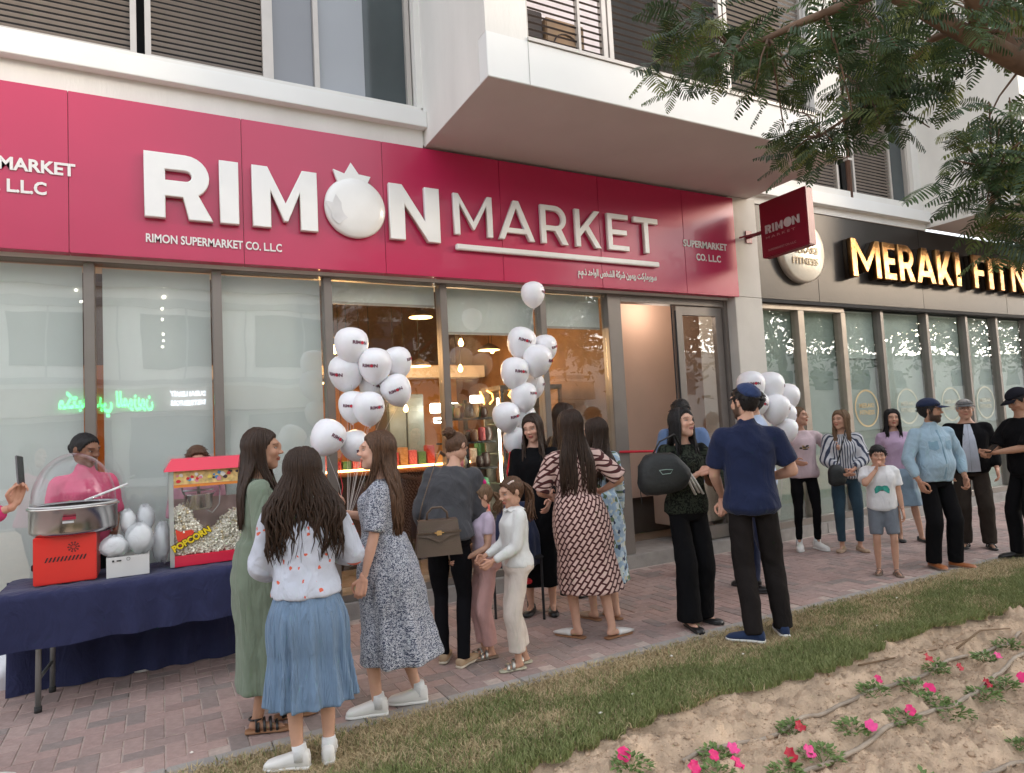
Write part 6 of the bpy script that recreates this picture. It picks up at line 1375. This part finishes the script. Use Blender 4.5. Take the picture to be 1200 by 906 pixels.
L1=[(1.385,5.32,2.335,.121,.30,.05,.05,'topmost balloon of the left cluster by the window'),(1.36,5.42,2.12,.125,-.9,.25,.2,'balloon half hidden below the topmost one of the left cluster'),(1.56,5.27,2.165,.120,-.6,.2,.1,'big central balloon of the left cluster'),(1.78,5.36,2.20,.110,.9,-.1,-.25,'upper right balloon of the left cluster'),
 (1.60,5.46,2.02,.11,.2,.3,.3,'balloon tucked at the back in the middle of the left cluster'),(1.73,5.26,1.96,.110,-.4,.2,-.35,'right balloon below the upper right one in the left cluster'),(1.39,5.35,1.84,.105,-.5,.1,.1,'lower left balloon of the left cluster behind another'),(1.48,5.22,1.815,.112,.3,.1,-.1,'lower front balloon of the left cluster'),
 (1.155,5.25,1.60,.118,.5,.2,.5,'single low balloon beside the woman in green'),(1.39,5.33,1.52,.105,.2,.3,-.5,'low balloon behind the head of the woman in the speckled dress')]
L2=[(3.14,5.36,2.85,.100,.8,0,0,'lone balloon floating highest, just under the shop sign'),(2.98,5.35,2.39,.118,-.2,.1,.3,'upper left balloon of the middle cluster'),(3.24,5.36,2.34,.105,.5,.1,-.3,'upper right balloon of the middle cluster'),(3.09,5.26,2.21,.122,.8,.2,-.1,'large front balloon in the middle cluster'),
 (2.87,5.30,2.10,.118,.0,.1,.1,'left balloon with its print facing the street in the middle cluster'),(3.14,5.45,1.99,.10,.9,0,-.2,'balloon behind at the right of the middle cluster'),(2.95,5.30,1.88,.110,.5,-.1,0,'balloon in the centre column of the middle cluster'),(2.76,5.30,1.70,.112,.3,.1,-.2,'low left balloon above the heads in the middle cluster'),(2.99,5.40,1.69,.105,.9,0,0,'low right balloon above the heads in the middle cluster'),(2.87,5.35,1.48,.105,.9,0,0,'lowest balloon of the middle cluster beside the woman in black')]
L3=[(5.60,5.05,1.92,.13,-.6,0,0,'top left balloon of the right cluster beside the column'),(5.92,5.08,1.90,.140,.8,0,-.2,'top centre balloon of the right cluster'),(6.20,5.10,1.785,.125,1.0,0,-.4,'rightmost balloon of the right cluster'),(5.87,4.98,1.66,.130,.8,.2,.1,'middle balloon of the right cluster'),(6.09,5.06,1.58,.118,.8,0,-.3,'lower right balloon of the right cluster'),(5.62,5.02,1.72,.115,-.2,.1,.3,'left balloon of the right cluster behind the tall man'),(6.03,5.0,1.42,.11,.9,.1,0,'lowest balloon of the right cluster')]
for L,gname in ((L1,'white balloons in the left cluster'),(L2,'white balloons in the middle cluster'),(L3,'white balloons in the right cluster')):
    for x,y,z,r_,rz,tx,ty,lb in L: balloon(x,y,z,r_,rz,tx,ty,lb,gname)
strM=M('white_string',(.6,.58,.56),.7); ribM=M('red_ribbon',(.65,.02,.04),.5)
def strings(L,base,nm,lab):
    mb=MB()
    for x,y,z,r_,*_r in L: mb.tube([(x,y,z-1.25*r_),((x+base[0])/2+.01,(y+base[1])/2,(z-1.25*r_)*.6+base[2]*.4),base],.0018,4)
    tag(mb.build('balloon_strings',strM,None),lab,'string')
strings(L1,(1.32,5.4,.9),'a','strings of the left balloon cluster running down behind the women'); strings(L2,(2.85,5.42,1.0),'b','strings of the middle balloon cluster'); strings(L3,(5.95,5.1,.5),'c','strings of the right balloon cluster')
tag(MB().tube([(1.30,5.33,1.52),(1.26,5.36,1.36),(1.29,5.38,1.2),(1.25,5.38,1.0)],.010,6,True,.25).build('red_ribbon',ribM,None,True),'dark red ribbon curling down from the low left balloons','ribbon')
tag(MB().tube([(2.78,5.31,1.57),(2.80,5.33,1.4),(2.77,5.36,1.2),(2.81,5.38,1.0)],.016,6,True,.25).build('red_ribbon',ribM,None,True),'red ribbon hanging beside the balloons behind the small girls','ribbon')
tag(MB().tube([(4.50,5.965,1.275),(4.95,5.95,1.255),(5.45,5.95,1.265),(6.28,5.97,1.28)],.014,6,True,.3).build('opening_ribbon',ribM,None,True),'red opening ribbon stretched across the shop doorway','ribbon')

# ------------------------------------------------------------------ bags, phones
leb=M('taupe_leather',(.115,.075,.052),.42,var=.06,bump=.15,bscale=150); goldh=M('gold_clasp',(.7,.5,.25),.25,metal=1)
hbg=thing('handbag','structured taupe leather handbag with flap and gold clasp on the back of the stooping woman','handbag',(1.60,4.13,.80)); hbg.rotation_euler=(0,0,math.radians(-14))
def hb_(name,mat,*a,bev=0): return MB().box(*a,bev).build(name,mat,hbg,keep=False)
V=[];
mbb=MB(); mbb.add([(-.150,-.06,0),(.150,-.06,0),(.150,.06,0),(-.150,.06,0),(-.125,-.035,.215),(.125,-.035,.215),(.125,.035,.215),(-.125,.035,.215)],[(0,3,2,1),(4,5,6,7),(0,1,5,4),(1,2,6,5),(2,3,7,6),(3,0,4,7)]); mbb.build('bag_body',leb,hbg,keep=False)
mbb=MB(); mbb.add([(-.128,-.040,.222),(.128,-.040,.222),(.137,-.052,.13),(.07,-.056,.12),(0,-.060,.085),(-.07,-.056,.12),(-.137,-.052,.13),(-.128,.04,.222),(.128,.04,.222)],[(0,6,5,4,3,2,1),(0,1,8,7)]); o=mbb.build('flap',leb,hbg,keep=False); md=o.modifiers.new('s','SOLIDIFY'); md.thickness=.006; md.offset=1
hb_('strap_band',leb,-.145,.145,-.072,-.064,.145,.158,bev=.002); hb_('clasp',goldh,-.016,.016,-.080,-.073,.135,.165,bev=.002); hb_('clasp',goldh,-.03,.03,-.079,-.073,.148,.155)
MB().tube([(-.07,0,.215),(-.065,0,.27),(-.03,0,.305),(.03,0,.305),(.065,0,.27),(.07,0,.215)],.0075,8).build('handle',leb,hbg,True,keep=False)
MB().tube([(-.125,0,.21),(-.09,.02,.34),(.02,.10,.60),(.06,.16,.665),(.10,.22,.63)],.011,6,True,.35).build('shoulder_strap',leb,hbg,True,keep=False)
ph=thing('phone','silver phone held upright by the hand at the left edge','phone',(-.640,4.235,1.515)); ph.rotation_euler=(math.radians(-6),math.radians(6),math.radians(75)); MB().box(-.036,.036,-.004,.004,-.075,.075,.004).build('case',M('phone_silver',(.35,.33,.34),.25,metal=.6),ph,keep=False); MB().box(-.033,.033,-.0052,-.0042,-.07,.07).build('screen',M('screen_black',(.01,.01,.012),.1),ph,keep=False)
ph2=thing('phone','black phone held by the man in black at the right edge','phone',(7.46,3.70,1.14)); ph2.rotation_euler=(math.radians(60),0,math.radians(80)); MB().box(-.036,.036,-.004,.004,-.075,.075,.004).build('case',MATS['screen_black'],ph2,keep=False)
blb=M('black_nylon',(.014,.016,.016),.6,bump=.5,bscale=30)
def softbag(name,label,c,r,rz,mat,strap,extra=None):
    t=thing(name,label,'bag',c); t.rotation_euler=(0,0,rz); V=[]
    g=Geo().ball((0,0,0),r,26); A_=np.array(g.V); A_=np.sign(A_)*np.array(r)*np.abs(A_/np.array(r))**np.array([.62,.8,.62]); A_[:,0]*=1-.25*sstep(0,r[2],A_[:,2]); A_[:,2]-=.10*A_[:,0]*np.sign(A_[:,2]); N_=wrinkle(A_*1.4,c[0])[:,None]; A_=A_*(1+.07*N_)
    me=bpy.data.meshes.new('bag_body'); me.from_pydata(A_.tolist(),[],g.F); link('bag_body',me,mat,t,True,keep=False)
    MB().tube(strap,.013,7,True,.4).build('strap',mat,t,True,keep=False); return t
sb=softbag('shoulder_bag','large soft black shoulder bag hanging from the arm of the woman in wide black trousers',(3.36,3.93,1.20),(.20,.10,.155),math.radians(-28),blb,[(-.10,0,.10),(-.02,-.03,.24),(.10,0,.29),(.15,.05,.2)])
MB().tube([(-.05,-.10,.03),(0,-.108,.035),(.05,-.10,.03),(.03,-.106,.005),(-.03,-.106,.0),(-.05,-.10,.03)],.003,5).build('badge',M('badge_green',(.25,.34,.30),.4),sb,keep=False)
MB().tube([(-.18,-.02,.06),(-.19,-.03,-.1),(-.18,-.03,-.22)],.003,5).build('cord',blb,sb,keep=False)
softbag('crossbody_bag','small black bag at the hip of the woman in the striped blouse',(6.72,4.93,.88),(.10,.06,.12),math.radians(-30),blb,[(0,0,.1),(.08,.02,.3),(.16,.06,.5)])
softbag('brown_bag','round tan leather bag between the woman in black trousers and the tall man',(4.08,4.12,1.16),(.10,.06,.13),math.radians(-30),M('tan_leather',(.24,.10,.045),.5),[(0,0,.12),(.02,.0,.25),(.06,.02,.33)])
# stand with navy jacket behind the small girls
st_=thing('high_chair','folding stool with a navy jacket over it behind the girl in white','stool',(2.62,5.0,0))
for x,y in ((2.48,4.88),(2.80,4.88),(2.48,5.14),(2.80,5.14)): MB().tube([(x,y,0),(x,y,.5)],.011,6).build('leg',darkM,st_)
bx('seat',darkM,st_,2.46,2.82,4.86,5.16,.5,.53,.01)
g=Geo().loft([(2.64,5.02,z,.20-.10*max(0,(z-.7))/.3,.16-.09*max(0,(z-.7))/.3) for z in np.linspace(.45,.97,14)],40,lambda t_,a:.08*(1-t_*.6)*math.sin(a*7+2*math.sin(a)))
me=bpy.data.meshes.new('navy_jacket'); me.from_pydata(g.V,[],g.F); tag(link('navy_jacket',me,navyc,None,True),'navy jacket heaped over the stool behind the small girl in white','jacket')
tag(bx('red_packet',M('print_red',(.65,.03,.04),.5),None,2.60,2.72,4.90,4.98,.30,.34,.01),'small red packet lying on the stool rung behind the small girl in white','packet')
# litter
def leafbit(x,y,sz,mat,lab,cat,z=.006,a=0):
    n=7; mb=MB(); mb.add([(x+sz*(1+.3*math.sin(3*k))*math.cos(a+2*PI*k/n),y+sz*.6*math.sin(a+2*PI*k/n),z+.006*abs(math.sin(k*1.7))) for k in range(n)]+[(x,y,z+.012)],[(k,(k+1)%n,n) for k in range(n)]); tag(mb.build('litter' if cat=='litter' else 'dry_leaf',mat,None),lab,cat)
pap=M('paper_white',(.70,.66,.60),.8)
leafbit(-.14,5.55,.05,pap,'scrap of white paper at the foot of the hanging navy cloth','litter')
for k,(x,y) in enumerate(((.40,4.02),(.12,3.95),(3.9,5.75),(1.2,4.02),(2.4,3.2),(3.0,3.55),(4.0,3.45),(4.6,3.15),(2.1,3.1),(3.4,3.3),(5.4,3.5))):
    leafbit(x,y,.012,pap,['tiny white crumb on the pavers nearest the girl in the denim skirt','tiny crumb on the pavers at the left of the girl in the denim skirt','white crumb at the foot of the shop step','crumb between the pavers near the speckled dress','pale petal on the grass nearest the camera','pale petal on straw grass left of the navy shoes','pale petal on straw grass beside the navy shoes','pale petal on the green edge of the turf','pale petal in green grass at the lower left','pale petal in the middle of the turf strip','pale petal on turf in front of the boy'][k],'litter' if k<4 else 'petal',z=.02 if k>3 else .006,a=k)

# ------------------------------------------------------------------ flower bed
pipeM=M('drip_pipe',(.34,.28,.22),.7,var=.25,scale=12)
def sz_(x,y): return float(soilz(np.array(x),np.array(y)))
def pipe(pts,r_,lab,mat=pipeM,name='drip_pipe'):
    P=[]; 
    for a,b in zip(pts[:-1],pts[1:]):
        n=max(2,int(math.hypot(b[0]-a[0],b[1]-a[1])/.06))
        for k in range(n): t=k/n; x=a[0]+(b[0]-a[0])*t; y=a[1]+(b[1]-a[1])*t+.012*math.sin(x*6); P.append((x,y,sz_(x,y)+r_*.8))
    Q=[(p[0],p[1],(P[max(i-1,0)][2]+p[2]+P[min(i+1,len(P)-1)][2])/3+.003) for i,p in enumerate(P)]
    tag(MB().tube(Q,r_,8).build(name,mat,None,True),lab,'pipe')
pipe([(2.2,2.56),(3.14,2.54),(3.52,2.52),(4.15,2.53),(4.62,2.55),(6.0,2.56),(9,2.55)],.011,'brown drip irrigation pipe nearest the turf strip')
pipe([(1.9,2.15),(2.49,2.17),(3.03,2.19),(3.93,2.19),(4.4,2.24),(4.89,2.33),(6.5,2.36)],.012,'thicker brown drip irrigation pipe through the middle of the flower bed')
pipe([(2.6,1.72),(3.5,1.70),(5,1.74),(7,1.8)],.011,'drip irrigation pipe at the bottom right corner')
def twig(pts,lab):
    tag(MB().tube([(x,y,sz_(x,y)+.012+dz) for x,y,dz in pts],[.007,.006,.004,.002][:len(pts)],6).build('twig',M('dry_twig',(.20,.13,.075),.9),None,True),lab,'twig')
twig([(3.93,2.84,.01),(4.2,2.80,.004),(4.5,2.68,.0),(4.9,2.66,.01)],'long dry twig lying along the turf edge'); twig([(4.6,2.60,0),(5.0,2.66,.02),(5.3,2.62,.01)],'short forked dry twig by the first drip pipe')
petM={k:M('petal_'+k,c,.55,var=.12,scale=30) for k,c in (('pink',(.72,.02,.17)),('crimson',(.45,.006,.03)),('rose',(.75,.06,.26)))}
leafM=M('petunia_leaf',(.13,.20,.055),.6,var=.25,scale=25); stemM=M('petunia_stem',(.15,.19,.06),.7)
def flower_mesh(mat,seed):
    r_=np.random.default_rng(seed); V=[(0,0,-.02),(0,0,0)];F=[]; n=30
    for i in range(n):
        a=2*PI*i/n; k=1-.16*abs(math.sin(a*2.5+.8))**6+.05*math.sin(a*5+1); 
        for rr_,zz in ((.010,.004),(.024,.012),(.036*k,.010+.008*math.sin(a*5+seed)+.004*math.sin(a*11))): V.append((rr_*math.cos(a),rr_*math.sin(a),zz))
    for i in range(n):
        b=2+3*i; c=2+3*((i+1)%n); F+=[(1,b,c),(b,b+1,c+1,c),(b+1,b+2,c+2,c+1),(0,c,b)]
    me=bpy.data.meshes.new('flower'); me.from_pydata(V,[],F); me.materials.append(mat); me.shade_smooth(); return me
FM={k:flower_mesh(m,i) for i,(k,m) in enumerate(petM.items())}
def foliage_mesh(seed,rad):
    r_=np.random.default_rng(seed); mb=MB()
    for k in range(95):
        a=r_.uniform(0,2*PI); d=rad*math.sqrt(r_.random()); x,y=d*math.cos(a),d*math.sin(a); z=.012+.05*(1-d/rad)*r_.random()+.02*r_.random(); L=r_.uniform(.02,.045); w_=L*.26; b=a+r_.normal()*.7; el=r_.uniform(.0,.8)
        dx,dy,dz=math.cos(b)*math.cos(el),math.sin(b)*math.cos(el),math.sin(el); px_,py_=-math.sin(b),math.cos(b)
        mb.add([(x,y,z),(x+dx*L*.45+px_*w_,y+dy*L*.45+py_*w_,z+dz*L*.5+.003),(x+dx*L,y+dy*L,z+dz*L-.004),(x+dx*L*.45-px_*w_,y+dy*L*.45-py_*w_,z+dz*L*.5+.003),(x+dx*L*.5,y+dy*L*.5,z+dz*L*.5-.002)],[(0,1,4),(1,2,4),(2,3,4),(3,0,4)])
    return mb
flowers=[(4.24,2.58,'crimson'),(4.25,2.40,'crimson'),(4.62,2.37,'rose'),(3.66,2.53,'pink'),(3.82,2.33,'pink'),(4.13,2.19,'crimson'),(4.34,2.10,'pink'),(3.42,2.2,'pink'),(2.88,2.45,'crimson'),(3.07,2.18,'rose'),(2.42,2.46,'rose'),(2.22,2.38,'pink'),(2.25,2.27,'pink'),(2.58,2.26,'crimson'),(2.66,2.22,'rose'),(2.07,2.35,'pink'),(2.93,1.77,'crimson'),(2.97,1.73,'rose'),(1.89,2.62,'pink')]
clumps=[(4.19,2.5),(3.55,2.49),(3.84,2.43),(4.61,2.44),(4.02,2.15),(4.24,2.15),(3.69,2.24),(3.71,2.14),(3.03,2.25),(3.36,2.2),(2.89,2.5),(2.35,2.5),(2.73,2.2),(2.5,2.21),(2.92,1.84),(3.58,1.76),(5.0,2.5),(5.1,2.2),(2.15,2.30),(1.9,2.58),(5.6,2.5),(5.5,2.2),(6.1,2.5),(6.0,2.2),(4.3,1.8),(2.1,1.9),(1.4,2.4),(5.0,1.75)]
where=['nearest the turf beside the first pipe','above the second pipe at the left','beside the first pipe in the middle','by the first pipe at the right edge','under the second pipe with a crimson bloom','along the second pipe at the right','just above the second pipe in the middle','below the second pipe in the middle','left of the second pipe with a rose bloom','by the pink bloom on the second pipe','spreading left along the first pipe','large at the bottom left','right of the crimson bloom near the bottom','at the foot of the crimson bloom near the bottom','at the very bottom of the bed','alone in the sand at the lower right']
used=set()
for k,(x,y) in enumerate(clumps):
    z=sz_(x,y); mine=[i for i,(fx,fy,_) in enumerate(flowers) if i not in used and math.hypot(fx-x,fy-y)<.13 and min(range(len(clumps)),key=lambda q:math.hypot(clumps[q][0]-fx,clumps[q][1]-fy))==k]
    lab='petunia clump '+where[k] if k<len(where) else 'petunia clump '+['beyond the right edge by the first pipe','beyond the right edge by the second pipe','low in the bottom left corner','at the left end of the bed by the grass','far right by the first pipe','far right by the second pipe','farthest right near the turf','farthest right in mid bed','in bare sand below the second pipe','below the frame at left','left beyond the last bloom','below the third pipe'][k-len(where)]
    t=thing('petunia_plant',lab,'plant',(x,y,z),'petunias planted in the sandy bed')
    foliage_mesh(k,.065+.03*((k*7)%5)/5).build('foliage',leafM,t,keep=False)
    mb=MB(); rr=np.random.default_rng(k)
    for q in range(6): a=rr.uniform(0,6.28); mb.tube([(0,0,-.01),(.03*math.cos(a),.03*math.sin(a),.02),(.06*math.cos(a),.06*math.sin(a),.03)],.0022,4)
    mb.build('stem',stemM,t,keep=False)
    for i in mine:
        used.add(i); fx,fy,c=flowers[i]; o=bpy.data.objects.new('flower',FM[c]); COL.objects.link(o); o.parent=t; o.location=(fx-x,fy-y,.055); ang=math.atan2(-fx,-fy); o.rotation_euler=(rr.uniform(.5,1.0),rr.uniform(-.4,.4),rr.uniform(-.6,.6)); s_=rr.uniform(.72,1.0); o.scale=(s_,s_,s_)
for i,(fx,fy,c) in enumerate(flowers):
    if i in used: continue
    z=sz_(fx,fy); t=thing('flower_head','%s petunia bloom resting on the sand %s'%(c,['near the pipe','apart from its clump'][i%2]),'flower',(fx,fy,z),'loose petunia blooms on the sand'); o=bpy.data.objects.new('petals',FM[c]); COL.objects.link(o); o.parent=t; o.location=(0,0,.04); o.rotation_euler=(.7,.1*i,.3); MB().tube([(0,0,0),(0,0,.035)],.002,4).build('stem',stemM,t,keep=False)
# clods and stones
rr=np.random.default_rng(21); Vs=[];Fs=[];nb_=0; ico=np.array([(-1,1.618,0),(1,1.618,0),(-1,-1.618,0),(1,-1.618,0),(0,-1,1.618),(0,1,1.618),(0,-1,-1.618),(0,1,-1.618),(1.618,0,-1),(1.618,0,1),(-1.618,0,-1),(-1.618,0,1)])/1.9; fi=np.array([(0,11,5),(0,5,1),(0,1,7),(0,7,10),(0,10,11),(1,5,9),(5,11,4),(11,10,2),(10,7,6),(7,1,8),(3,9,4),(3,4,2),(3,2,6),(3,6,8),(3,8,9),(4,9,5),(2,4,11),(6,2,10),(8,6,7),(9,8,1)])
for k in range(20000):
    x=rr.uniform(-.3,8.5); y=rr.uniform(.8,2.98)
    if rr.random()<.5: x=rr.uniform(1,5)
    s_=rr.uniform(.002,.006)*(3.2 if rr.random()<.035 else 1); Vs.append(ico*s_*rr.uniform(.6,1.3,(12,1))*np.array([1,1,.6])+np.array([x,y,sz_(x,y)+s_*.2])); Fs.append(fi+nb_); nb_+=12
me=fast_mesh('clods',np.vstack(Vs),np.vstack(Fs)); o=link('clods',me,M('clod',(.44,.32,.22),.97,var=.35,scale=9),None); tag(o,'small clods and grit scattered over the sandy flower bed','soil',kind='stuff')
# ================================================================== TREE
TW= [(2.31, 2.51, 3.7), (2.29, 2.31, 3.62), (2.54, 2.65, 3.67), (2.29, 2.56, 3.45), (2.37, 2.29, 3.46), (2.72, 2.59, 3.53), (3.05, 3.13, 3.8), (3.04, 2.72, 4.02), (3.14, 2.7, 3.82), (2.67, 2.37, 3.39), (2.96, 2.42, 3.77), (2.82, 2.28, 3.42), (2.75, 2.11, 3.44), (2.66, 2.23, 3.23), (2.88, 2.17, 3.29), (3.57, 2.56, 3.79), (3.08, 2.85, 3.89), (2.91, 2.88, 4.0), (3.42, 2.38, 3.86), (2.94, 1.97, 3.37), (3.07, 1.96, 3.48), (3.42, 2.26, 3.49), (3.58, 2.2, 3.6), (3.78, 2.29, 3.51), (3.76, 2.39, 3.5), (2.99, 1.71, 3.24), (3.58, 2.02, 3.4), (3.51, 2.05, 3.69), (3.5, 1.92, 3.36), (3.09, 1.82, 3.22), (3.48, 1.96, 3.24), (2.96, 1.93, 3.03), (3.63, 2.7, 3.51), (3.64, 2.59, 3.41), (3.36, 2.28, 3.32), (2.99, 2.34, 3.11), (3.55, 2.88, 3.32), (3.31, 2.54, 3.14), (3.68, 2.66, 3.31), (3.71, 2.51, 3.33), (3.42, 2.2, 3.17), (3.38, 2.06, 3.1), (3.61, 2.11, 3.21), (3.28, 2.27, 3.08), (2.8, 1.42, 3.23), (3.03, 1.44, 3.29), (3.7, 1.64, 3.61), (2.81, 1.17, 3.04), (2.64, 1.4, 3.16), (3.57, 1.48, 3.33), (3.17, 1.45, 2.89), (3.53, 1.53, 3.02), (3.5, 1.47, 2.88), (3.3, 1.48, 2.81), (4.12, 1.96, 3.09), (3.04, 1.53, 2.75), (3.44, 1.51, 2.73), (3.14, 1.45, 2.62), (3.77, 1.61, 2.71), (3.23, 1.53, 2.61), (3.38, 1.54, 2.55), (3.95, 1.71, 2.62), (3.35, 1.52, 2.45), (3.71, 1.64, 2.44), (4.2, 1.82, 2.47), (2.95, 1.48, 2.61), (2.98, 1.27, 2.61), (3.2, 1.51, 2.48), (3.69, 1.98, 3.1), (3.77, 1.55, 2.71), (3.31, 1.35, 2.35), (3.45, 1.45, 2.24)]
BR1= [(4.33, 1.57, 3.28), (4.11, 1.7, 3.4), (3.82, 1.75, 3.48), (3.62, 1.81, 3.56), (3.43, 1.86, 3.64), (3.22, 1.91, 3.71), (3.05, 2.0, 3.88)]
BR2= [(3.36, 1.61, 3.75), (3.21, 1.77, 3.65), (3.03, 1.92, 3.59), (2.96, 2.03, 3.58), (2.89, 2.14, 3.57), (2.82, 2.26, 3.55), (2.78, 2.45, 3.57), (2.65, 2.71, 3.63)]
BR3= [(3.96, 1.73, 3.44), (3.78, 1.77, 3.53), (3.72, 1.84, 3.57), (3.69, 1.93, 3.56), (3.66, 2.07, 3.47), (3.61, 2.24, 3.35), (3.5, 2.5, 3.24)]
BR4= [(4.15, 1.55, 3.17), (3.88, 1.58, 2.95), (3.7, 1.61, 2.77), (3.61, 1.67, 2.61), (3.61, 1.74, 2.46)]
barkM=M('bark',(.17,.105,.07),.9,var=.3,scale=8,bump=.8,bscale=25,stretch=(1,1,.3))
TR=thing('street_tree','feathery leaved street tree reaching in from the right over the shops','tree',(5.3,1.5,-.05))
mb=MB(); mb.tube([(5.3,1.5,-.08),(5.27,1.5,.8),(5.15,1.52,1.6),(4.9,1.56,2.4),(4.62,1.57,2.95),BR1[0]]+BR1[1:],[.17,.14,.125,.105,.085,.066,.056,.048,.041,.034,.028,.022][:6+len(BR1)-1],14)
mb.build('trunk',barkM,TR,True)
def sp(pts,r0,r1,n=9):
    k=len(pts); MB().tube(pts,[r0+(r1-r0)*i/(k-1) for i in range(k)],n).build('branch',barkM,TR,True)
sp([BR1[2],(3.6,1.68,3.65)]+BR2,.040,.008); sp([BR1[1]]+BR3,.034,.007); sp([BR1[0]]+BR4,.04,.008)
sp([(4.9,1.56,2.4),(5.2,1.3,3.3),(5.6,1.0,4.4),(5.9,.8,5.4)],.09,.02); sp([(4.62,1.57,2.95),(4.7,2.0,3.9),(4.9,2.4,4.9),(5.1,2.8,5.6)],.06,.015); sp([(5.15,1.52,1.6),(5.9,1.7,2.8),(6.8,1.9,3.8),(7.6,2.1,4.4)],.07,.015)
rr=np.random.default_rng(12)
segs=[np.array(p) for L in (BR1,BR2,BR3,BR4) for p in L]
extra_pts=[]
# the crown outside the picture: right, above and behind
for k in range(120):
    a=rr.uniform(0,2*PI); d=2.1*math.sqrt(rr.random()); z=rr.uniform(3.9,5.7); x,y=4.9+d*math.cos(a)*1.05,1.3+d*math.sin(a)*.8
    extra_pts.append((x,y,z))
for k in range(36): extra_pts.append((rr.uniform(5.2,7.6),rr.uniform(1.0,2.2),rr.uniform(2.9,4.4)))
def frond(seed):
    r_=np.random.default_rng(seed); V=[];F=[]; n=13; L=.30; ax=[]
    for i in range(n+1):
        t=i/n; ax.append((L*t, .02*math.sin(t*2+seed), -.10*t*t*L*3*.35))
    ax=[np.array(a) for a in ax]
    # rachis
    for i in range(n+1): V+= [tuple(ax[i]+np.array((0,.0015,0))),tuple(ax[i]-np.array((0,.0015,0)))]
    for i in range(n): F.append((2*i,2*i+1,2*i+3,2*i+2))
    for i in range(1,n+1):
        t=i/n; pl=.085*math.sin(PI*(.18+.74*t))*r_.uniform(.85,1.1)
        for s in (-1,1):
            fw=.42+.25*t+r_.normal()*.06; d=np.array((fw,s*1.0,-.22+r_.normal()*.12)); d/=np.linalg.norm(d); u=np.cross(d,(0,0,1)); u/=np.linalg.norm(u); w_=.0062*r_.uniform(.8,1.2)
            b=len(V); p0=ax[i]
            for q,ww in ((0,.25),(.25,1),(.6,1.05),(.88,.7),(1.0,.05)):
                c=p0+d*pl*q+np.array((0,0,-.018*q*q)); V+= [tuple(c+u*w_*ww+np.array((0,0,.0015))),tuple(c-u*w_*ww+np.array((0,0,.0015)))]
            for q in range(4): F.append((b+2*q,b+2*q+1,b+2*q+3,b+2*q+2))
    return np.array(V),F
FR=[frond(k) for k in range(7)]
def leafmat():
    m=M('tree_leaf',(.055,.085,.03),.55,var=.22,scale=6); t=m.node_tree; N=t.nodes.new; L=t.links.new; hv=t.nodes[m['hv']]; oi=N('ShaderNodeObjectInfo'); at=N('ShaderNodeAttribute'); at.attribute_name='tint'
    ad=N('ShaderNodeMath'); ad.operation='ADD'; L(oi.outputs['Random'],ad.inputs[0]); L(at.outputs['Fac'],ad.inputs[1]); fr=N('ShaderNodeMath'); fr.operation='FRACT'; L(ad.outputs[0],fr.inputs[0])
    cr=N('ShaderNodeValToRGB'); e=cr.color_ramp.elements; e[0].color=(.028,.052,.024,1); e[1].color=(.16,.18,.04,1); q=e.new(.55); q.color=(.05,.09,.030,1); q=e.new(.82); q.color=(.10,.14,.038,1); L(fr.outputs[0],cr.inputs[0]); L(cr.outputs[0],hv.inputs['Color'])
    b=t.nodes['Principled BSDF']; tr=N('ShaderNodeBsdfTranslucent'); L(hv.outputs[0],tr.inputs[0]); mx=N('ShaderNodeMixShader'); mx.inputs[0].default_value=.3; o=t.nodes['Material Output']; L(b.outputs[0],mx.inputs[1]); L(tr.outputs[0],mx.inputs[2]); L(mx.outputs[0],o.inputs[0]); return m
lfM=leafmat(); frm=[]
for V,F in FR:
    me=bpy.data.meshes.new('leaf'); me.from_pydata(V.tolist(),[],F); me.materials.append(lfM); frm.append(me)
place=[]; tw=MB(); trp=Vector(TR.location)
def grow(p,main,cnt):
    p=np.array(p); s=min(segs+[np.array((5.2,1.3,3.3)),np.array((5.6,1.0,4.4)),np.array((4.7,2.0,3.9)),np.array((6.2,1.75,3.2))],key=lambda q:np.linalg.norm(q-p)); d=p-s; L=np.linalg.norm(d)+1e-6
    if L>.03: m_=(s+p)/2+np.array((0,0,.10*L)); tw.tube([tuple(s),tuple(m_),tuple(p)],[.008,.005,.003],5)
    dn=d/L; a0=math.atan2(dn[1],dn[0])
    for k in range(cnt):
        a=a0+rr.normal()*1.15; el=rr.normal()*.35-.28; q=p-dn*rr.uniform(0,min(.22,L))+rr.normal(size=3)*.045; place.append((q,a,el,rr.normal()*.5,(rr.uniform(.5,.85) if main else rr.uniform(.85,1.35)),int(rr.integers(7)),main))
for p in TW: grow(p,True,8)
for p in extra_pts: grow(p,False,11)
tw.build('twigs',barkM,TR,True)['kind']='stuff'
place.sort(key=lambda q:(not q[6], float(np.linalg.norm(q[0]-np.array((0,0,1.6))))))
VV=[];FF=[];CC=[];nb_=0
for i,(q,a,el,ro,s_,k,mn) in enumerate(place):
    Mx=Matrix.Translation(Vector(q))@Matrix.Rotation(a,4,'Z')@Matrix.Rotation(-el,4,'Y')@Matrix.Rotation(ro,4,'X')@Matrix.Scale(s_,4)
    if i<300:
        o=bpy.data.objects.new('leaf',frm[k]); COL.objects.link(o); o.parent=TR; o.matrix_parent_inverse=Matrix.Identity(4); o.matrix_basis=Matrix.Translation(-trp)@Mx
    else:
        V,F=FR[k]; A_=np.array(Mx); VV.append(V@A_[:3,:3].T+A_[:3,3]); FF.append(np.array(F)+nb_); nb_+=len(V); CC.append(np.full((len(V),3),rr.random()))
me=fast_mesh('crown',np.vstack(VV),np.vstack(FF)); set_col(me,np.vstack(CC)); o=link('crown',me,lfM,TR); o['kind']='stuff'
